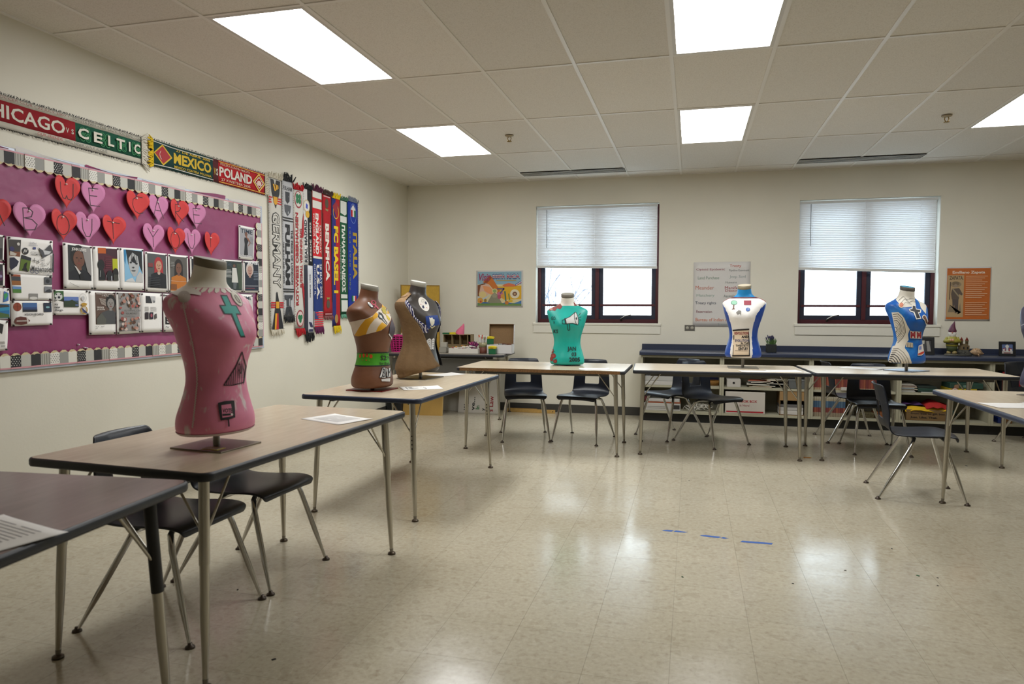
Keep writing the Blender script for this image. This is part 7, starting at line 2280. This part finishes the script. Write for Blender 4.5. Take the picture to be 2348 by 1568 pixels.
for k in range(17):
    a, r = rg.uniform(0, 6.28), rg.uniform(.0, .036)
    b = Vector((r * cos(a), r * sin(a), .077))
    e = b + Vector((cos(a) * .015, sin(a) * .015, rg.uniform(.085, .115)))
    col = '#3f8a3a' if k == 0 else rg.choice(['#c9501c', '#d0cdc8', '#d4d1cc', '#b03a24', '#d6d3ce'])
    o = MB().tube([b, e], .006, M('#d3d0ca', .5), 7).tube([e, e + (e - b).normalized() * .03], .0066, M(col, .5), 7).build('marker')
    o.location = (pj.x, pj.y + .05, GT)
    tag(o, {'#3f8a3a': 'green', '#c9501c': 'orange', '#d0cdc8': 'light grey', '#d4d1cc': 'white', '#b03a24': 'red', '#d6d3ce': 'pale'}[col] + ' capped marker standing in the brown banded jar', 'marker', 'markers standing in the jar')

# white carton with its lid up
p0, p1 = onG(1122, 809), onG(1164, 810)
cxx, cyy, wc = px2y(1146, 7.95), 7.99, .30
t = thing('carton', 'white carton with its brown lined lid standing open', 'box', (cxx, cyy, GT), ga + .06)
WC, BRW = M('#c9c7c6', .6), M('#7d6140', .85, bump=.2, bscale=70)
h_, d_ = .105, .22
mb = MB()
for a, b in (((-wc / 2, -d_ / 2, 0), (wc / 2, -d_ / 2 + .004, h_)), ((-wc / 2, d_ / 2 - .004, 0), (wc / 2, d_ / 2, h_)), ((-wc / 2, -d_ / 2, 0), (-wc / 2 + .004, d_ / 2, h_)), ((wc / 2 - .004, -d_ / 2, 0), (wc / 2, d_ / 2, h_)), ((-wc / 2, -d_ / 2, 0), (wc / 2, d_ / 2, .004))):
    mb.span(a, b, WC)
mb.build('carton_walls', t)
Tl = Matrix.Translation((0, d_ / 2, h_)) @ Matrix.Rotation(radians(-8), 4, 'X')
lid = MB().span((-wc / 2, 0, 0), (wc / 2, .003, .235), BRW, Tl).span((-wc / 2, .003, 0), (wc / 2, .006, .235), WC, Tl)
lid.span((-wc / 2, -.05, 0), (-wc / 2 + .004, .003, .235), BRW, Tl).span((wc / 2 - .004, -.05, 0), (wc / 2, .003, .235), WC, Tl).span((-wc / 2, -.05, .231), (wc / 2, .003, .235), BRW, Tl)
lid.build('lid', t)
mb = MB()
for k in range(8):
    mb.box((rg.uniform(-.02, .12), rg.uniform(-.06, .08), h_ - .02 + rg.uniform(0, .02)), (.05, .04, .02), M(rg.choice(['#6a3a20', '#8a8a86', '#5a2a1a']), .7), rz=rg.uniform(0, 3))
mb.build('contents', t)['kind'] = 'stuff'
for lb, x, y, z, r in (('green cube box with a yellow lid in front of the white carton', px2y(1128, 7.8), 7.83, GT, 0), ('green box with a yellow lid tipped inside the white carton', px2y(1124, 7.95), 7.95, GT + h_ + .002, .5)):
    t = thing('gift_box', lb, 'box', (x, y, z), ga + r * .4)
    MB().box((0, 0, .033), (.082, .082, .066), M('#0b5a34', .5)).build('body', t, .003, 1)
    MB().box((0, 0, .072), (.088, .088, .014), M('#c9b314', .5)).lathe([(.058, .079), (.05, .087), (.02, .094), (0, .096)], M('#c9b314', .5), 8).build('lid', t, 0)

# under the supply table
t = thing('plywood_sheet', 'golden plywood panel leaning under the supply table', 'panel', ((onZ(914, 947, 0).x + onZ(1026, 948, 0).x) / 2, 7.85, 0), ga)
wp = onZ(1026, 948, 0).x - onZ(914, 947, 0).x
Tl = Matrix.Rotation(radians(-9), 4, 'X')
MB().span((-wp / 2, 0, 0), (wp / 2, .022, .50), M('#a3813f', .7, bump=.15, bscale=40, var=.10, vscale=5), Tl).build('panel', t)
MB().span((wp / 2, 0, 0), (wp / 2 + .006, .022, .50), M('#b59a62', .7), Tl).build('edge_strip', t)
xb = onZ(880, 938, 0)
t = thing('storage_case', 'black case on the floor in the back left corner', 'case', (-3.49, 7.95, 0), 0)
MB().box((0, 0, .10), (.20, .30, .20), BLACK).build('body', t, .01, 2)
MB().tube([(-.06, -.149, .15), (-.04, -.165, .15), (.04, -.165, .15), (.06, -.149, .15)], .008, BLACK, 6).build('handle', t)
a, b = onZ(1052, 947, 0), onZ(1143, 950, 0)
y_ = 8.18
a, b = onY(1050, 946, y_), onY(1142, 946, y_)
W = b.x - a.x
Tl = Matrix.Translation((-W / 2, 0, 0)) @ Matrix.Rotation(radians(-12), 4, 'X') @ BACK.to_4x4()
t = thing('foam_board', 'white board with sideways writing We, In and Law, leaning on the wall', 'board', ((a.x + b.x) / 2, y_, 0))
MB().span((0, 0, -.006), (W, .56, 0), M('#c6c1b8', .6), Tl).build('board', t)
MB().span((0, 0, 0), (W, .014, .006), M('#bdb8ac', .6), Tl).build('bottom_lip', t)
fx = lambda px: (px - 1050) / 92 * W
hz = lambda py: (950 - py) / 92 * W
print_on('lettering', [('t', 'We', fx(1063), hz(944), fx(1074) - fx(1063), hz(926) - hz(944), '#1a1a1a', .02, 90), ('t', "ve...", fx(1082), hz(944), fx(1088) - fx(1082), hz(914) - hz(944), '#1a1a1a', .02, 90), ('t', 'In', fx(1090), hz(941), fx(1099) - fx(1090), hz(933) - hz(941), '#1d6a34', .02, 90),
                       ('t', 'y', fx(1106), hz(944), fx(1113) - fx(1106), hz(938) - hz(944), '#1a1a1a', .02, 90), ('t', 's Law', fx(1120), hz(945), fx(1130) - fx(1120), hz(911) - hz(945), '#8f1f2a', .02, 90)], t, T=Tl, z0=.0008)
a = onY(1036, 944, 8.30)
t = thing('poster_sheet', 'curled plain white poster leaning behind the lettered board', 'poster', (a.x, 8.26, 0))
MB().grid(lambda u, v: ((u - .5) * .38, .03 * sin(pi * u) + .10 * v, .002 + .58 * v), 12, 6, M('#b5b0a4', .6)).build('sheet', t)
for k, (pa, pb, py, c, lb) in enumerate(((1160, 1232, 936, '#9a7434', 'wooden yardstick on the floor by the wall, shorter one'), (1160, 1273, 941, '#b08c4a', 'wooden yardstick on the floor by the wall, longer one'))):
    yy = 8.46 - .05 * k
    x0, x1 = onY(pa, py, yy).x, onY(pb, py, yy).x
    t = thing('yardstick', lb, 'yardstick', ((x0 + x1) / 2, yy, 0))
    MB().box((0, 0, .022 + .0 * k), (x1 - x0, .010, .044), M(c, .6, var=.1, vscale=30)).build('stick', t, .002, 1)
    MB().lathe([(0, 0), (.007, 0), (.007, .0012), (0, .0012)], BLACK, 10, T=Matrix.Translation((x1 - (x0 + x1) / 2 - .03, -.005, .022)) @ Matrix.Rotation(pi / 2, 4, 'X')).build('hang_hole', t)

# ------------------------------------------------------------------ sheets of paper on the tables
def table_paper(label, c, rz, s=(.279, .216), lines=True, picture=None, curl=.003, n=1):
    t = thing('paper_sheet', label, 'paper', (c[0], c[1], T + .0004), radians(rz))
    zf = lambda u, v: .0006 + curl * (max(0, u - .75) * 4) ** 2 * (.4 + .6 * v) + curl * .6 * (max(0, .2 - u) * 5) ** 2
    me = MB().grid(lambda u, v: ((u - .5) * s[0], (v - .5) * s[1], zf(u, v)), 14, 6, PAPER).mesh('p')
    obj('paper', applied(me, [('SOLIDIFY', dict(thickness=.0004, offset=-1))]), t)
    it = []
    if lines:
        for k in range(11):
            it.append(('r', s[0] * -.36, s[1] * (.36 - .065 * k), s[0] * (.34 if k % 4 else .26), s[1] * .018, '#a9a8a8'))
            it.append(('r', s[0] * -.02, s[1] * (.36 - .065 * k), s[0] * .30, s[1] * .018, '#a9a8a8'))
    if picture:
        it += picture(s)
    if it:
        print_on('print', it, t, z0=.0009, dz=.00002)
    return t


table_paper('white printed sheet on the grey table at the lower left', (-1.627, 1.278), -14.5, (.30, .216))
table_paper('white printed sheet on the pink bust table near its right end', (-1.675, 3.07), -22, (.285, .21))


def frame_pic(s):
    w_, h = s
    return [('l', [(-w_ * .36, -h * .30), (-w_ * .36, h * .30), (-w_ * .05, h * .30)], .006, '#2e2e30'), ('l', [(-w_ * .36, -h * .30), (w_ * .10, -h * .30), (w_ * .10, -h * .02)], .006, '#2e2e30'), ('l', [(-w_ * .30, h * .12), (-w_ * .20, -h * .18), (-w_ * .08, -h * .06)], .008, '#3a3a3c'), ('e', -w_ * .26, h * .04, .012, .02, '#38383a'), ('l', [(w_ * .0, h * .2), (w_ * .08, h * .2), (w_ * .08, -h * .1)], .004, '#4a4a4c')]


table_paper('white sheet with a black framed drawing beside the brown bust', (-1.775, 4.415), 32, (.27, .20), False, frame_pic)
table_paper('plain white sheet on the table right of the vest', (-1.935, 5.335), 60, (.29, .19), False)
table_paper('white sheet at the front edge before the white and blue bust', (.545, 6.345), 8, (.28, .15), False)
table_paper('white sheet to the right of the white and blue bust', (.775, 6.44), 12, (.28, .21), False)
table_paper('white sheet lying left of the tree-ring bust', (1.50, 6.93), -35, (.34, .2), False)
table_paper('white sheet right of the turquoise bust', (-.84, 6.20), 12, (.27, .18), False)


def blots(s):
    w_, h = s
    return [('r', -w_ * .28, h * .18, w_ * .25, h * .08, '#77777a'), ('r', -w_ * .10, -.01, w_ * .3, h * .08, '#7d7d80'), ('r', -w_ * .16, -h * .28, w_ * .4, h * .1, '#6d6d70')]


table_paper('white sheet with grey pictures on the right table, left of two', (1.765, 4.50), 10, (.28, .216), False)
table_paper('white sheet with grey pictures on the right table, right of two', (2.02, 4.60), 10, (.28, .216), False, blots)

# ------------------------------------------------------------------ floor odds and ends
TAPE = M('#2b5aa8', .6)
for lb, (a, b), cut in (('torn blue tape strip on the floor, left of three', ((1518, 1215.5), (1577, 1220)), .45), ('torn blue tape strip on the floor, middle of three', ((1605, 1227), (1671, 1234.5)), .72), ('whole blue tape strip on the floor, right of three', ((1697, 1241), (1773, 1247)), 0)):
    pa, pb = onZ(*a, 0), onZ(*b, 0)
    d = pb - pa
    L = d.length
    t = thing('floor_tape', lb, 'tape', (pa + pb) / 2, atan2(d.y, d.x))
    w2 = .014
    mb = MB()
    if cut:
        e = -L / 2 + L * cut
        mb.prism([(-L / 2, -w2 * .6), (-L / 2 + .02, -w2), (e - .012, -w2), (e + .002, w2 * .8), (e - .01, w2), (-L / 2 + .03, w2), (-L / 2 + .008, w2 * .3)], .0002, .0007, TAPE)
        mb.prism([(e, -w2 * .9), (L / 2 - .02, -w2), (L / 2, w2 * .2), (L / 2 - .03, w2 * .4), (e + .03, w2 * .9), (e + .012, w2)], .0002, .0007, TAPE)
    else:
        mb.prism([(-L / 2, -w2), (L / 2 - .01, -w2), (L / 2, w2), (-L / 2 + .012, w2)], .0002, .0007, TAPE)
    mb.build('strip', t)
p = onZ(1852, 1050, 0)
t = thing('pencil_stub', 'short orange pencil on the floor under the table', 'pencil', (p.x, p.y, 0), .05)
MB().tube([(-.035, 0, .004), (.024, 0, .004)], .0038, M('#b8751c', .5), 6).build('barrel', t)
MB().tube([(.024, 0, .004), (.034, 0, .004)], [.0037, .0006], M('#c9a878', .7), 6).build('tip', t)
cr_ = MB()
for px, py, c, s in ((1565, 1323, '#2a4a2c', .007), (1818, 1338, '#26262a', .006), (1938, 1308, '#3a3a3c', .006), (2105, 1320, '#1f5a34', .010), (2150, 1325, '#26262a', .005), (2150, 1343, '#26262a', .005), (2216, 1068, '#1d1d20', .010), (1580, 1102, '#2a2a2a', .004), (628, 1512, '#2a2824', .009), (604, 1282, '#2e2c28', .006), (545, 1352, '#2e2c28', .006), (2045, 1258, '#2a2a2a', .005)):
    p = onZ(px, py, 0)
    cr_.box((p.x, p.y, .0012), (s * 1.6, s, .002), M(c, .8), rz=px % 3)
tag(cr_.build('floor_crumbs'), 'tiny dark crumbs and scraps scattered over the floor', 'crumbs', kind='stuff')
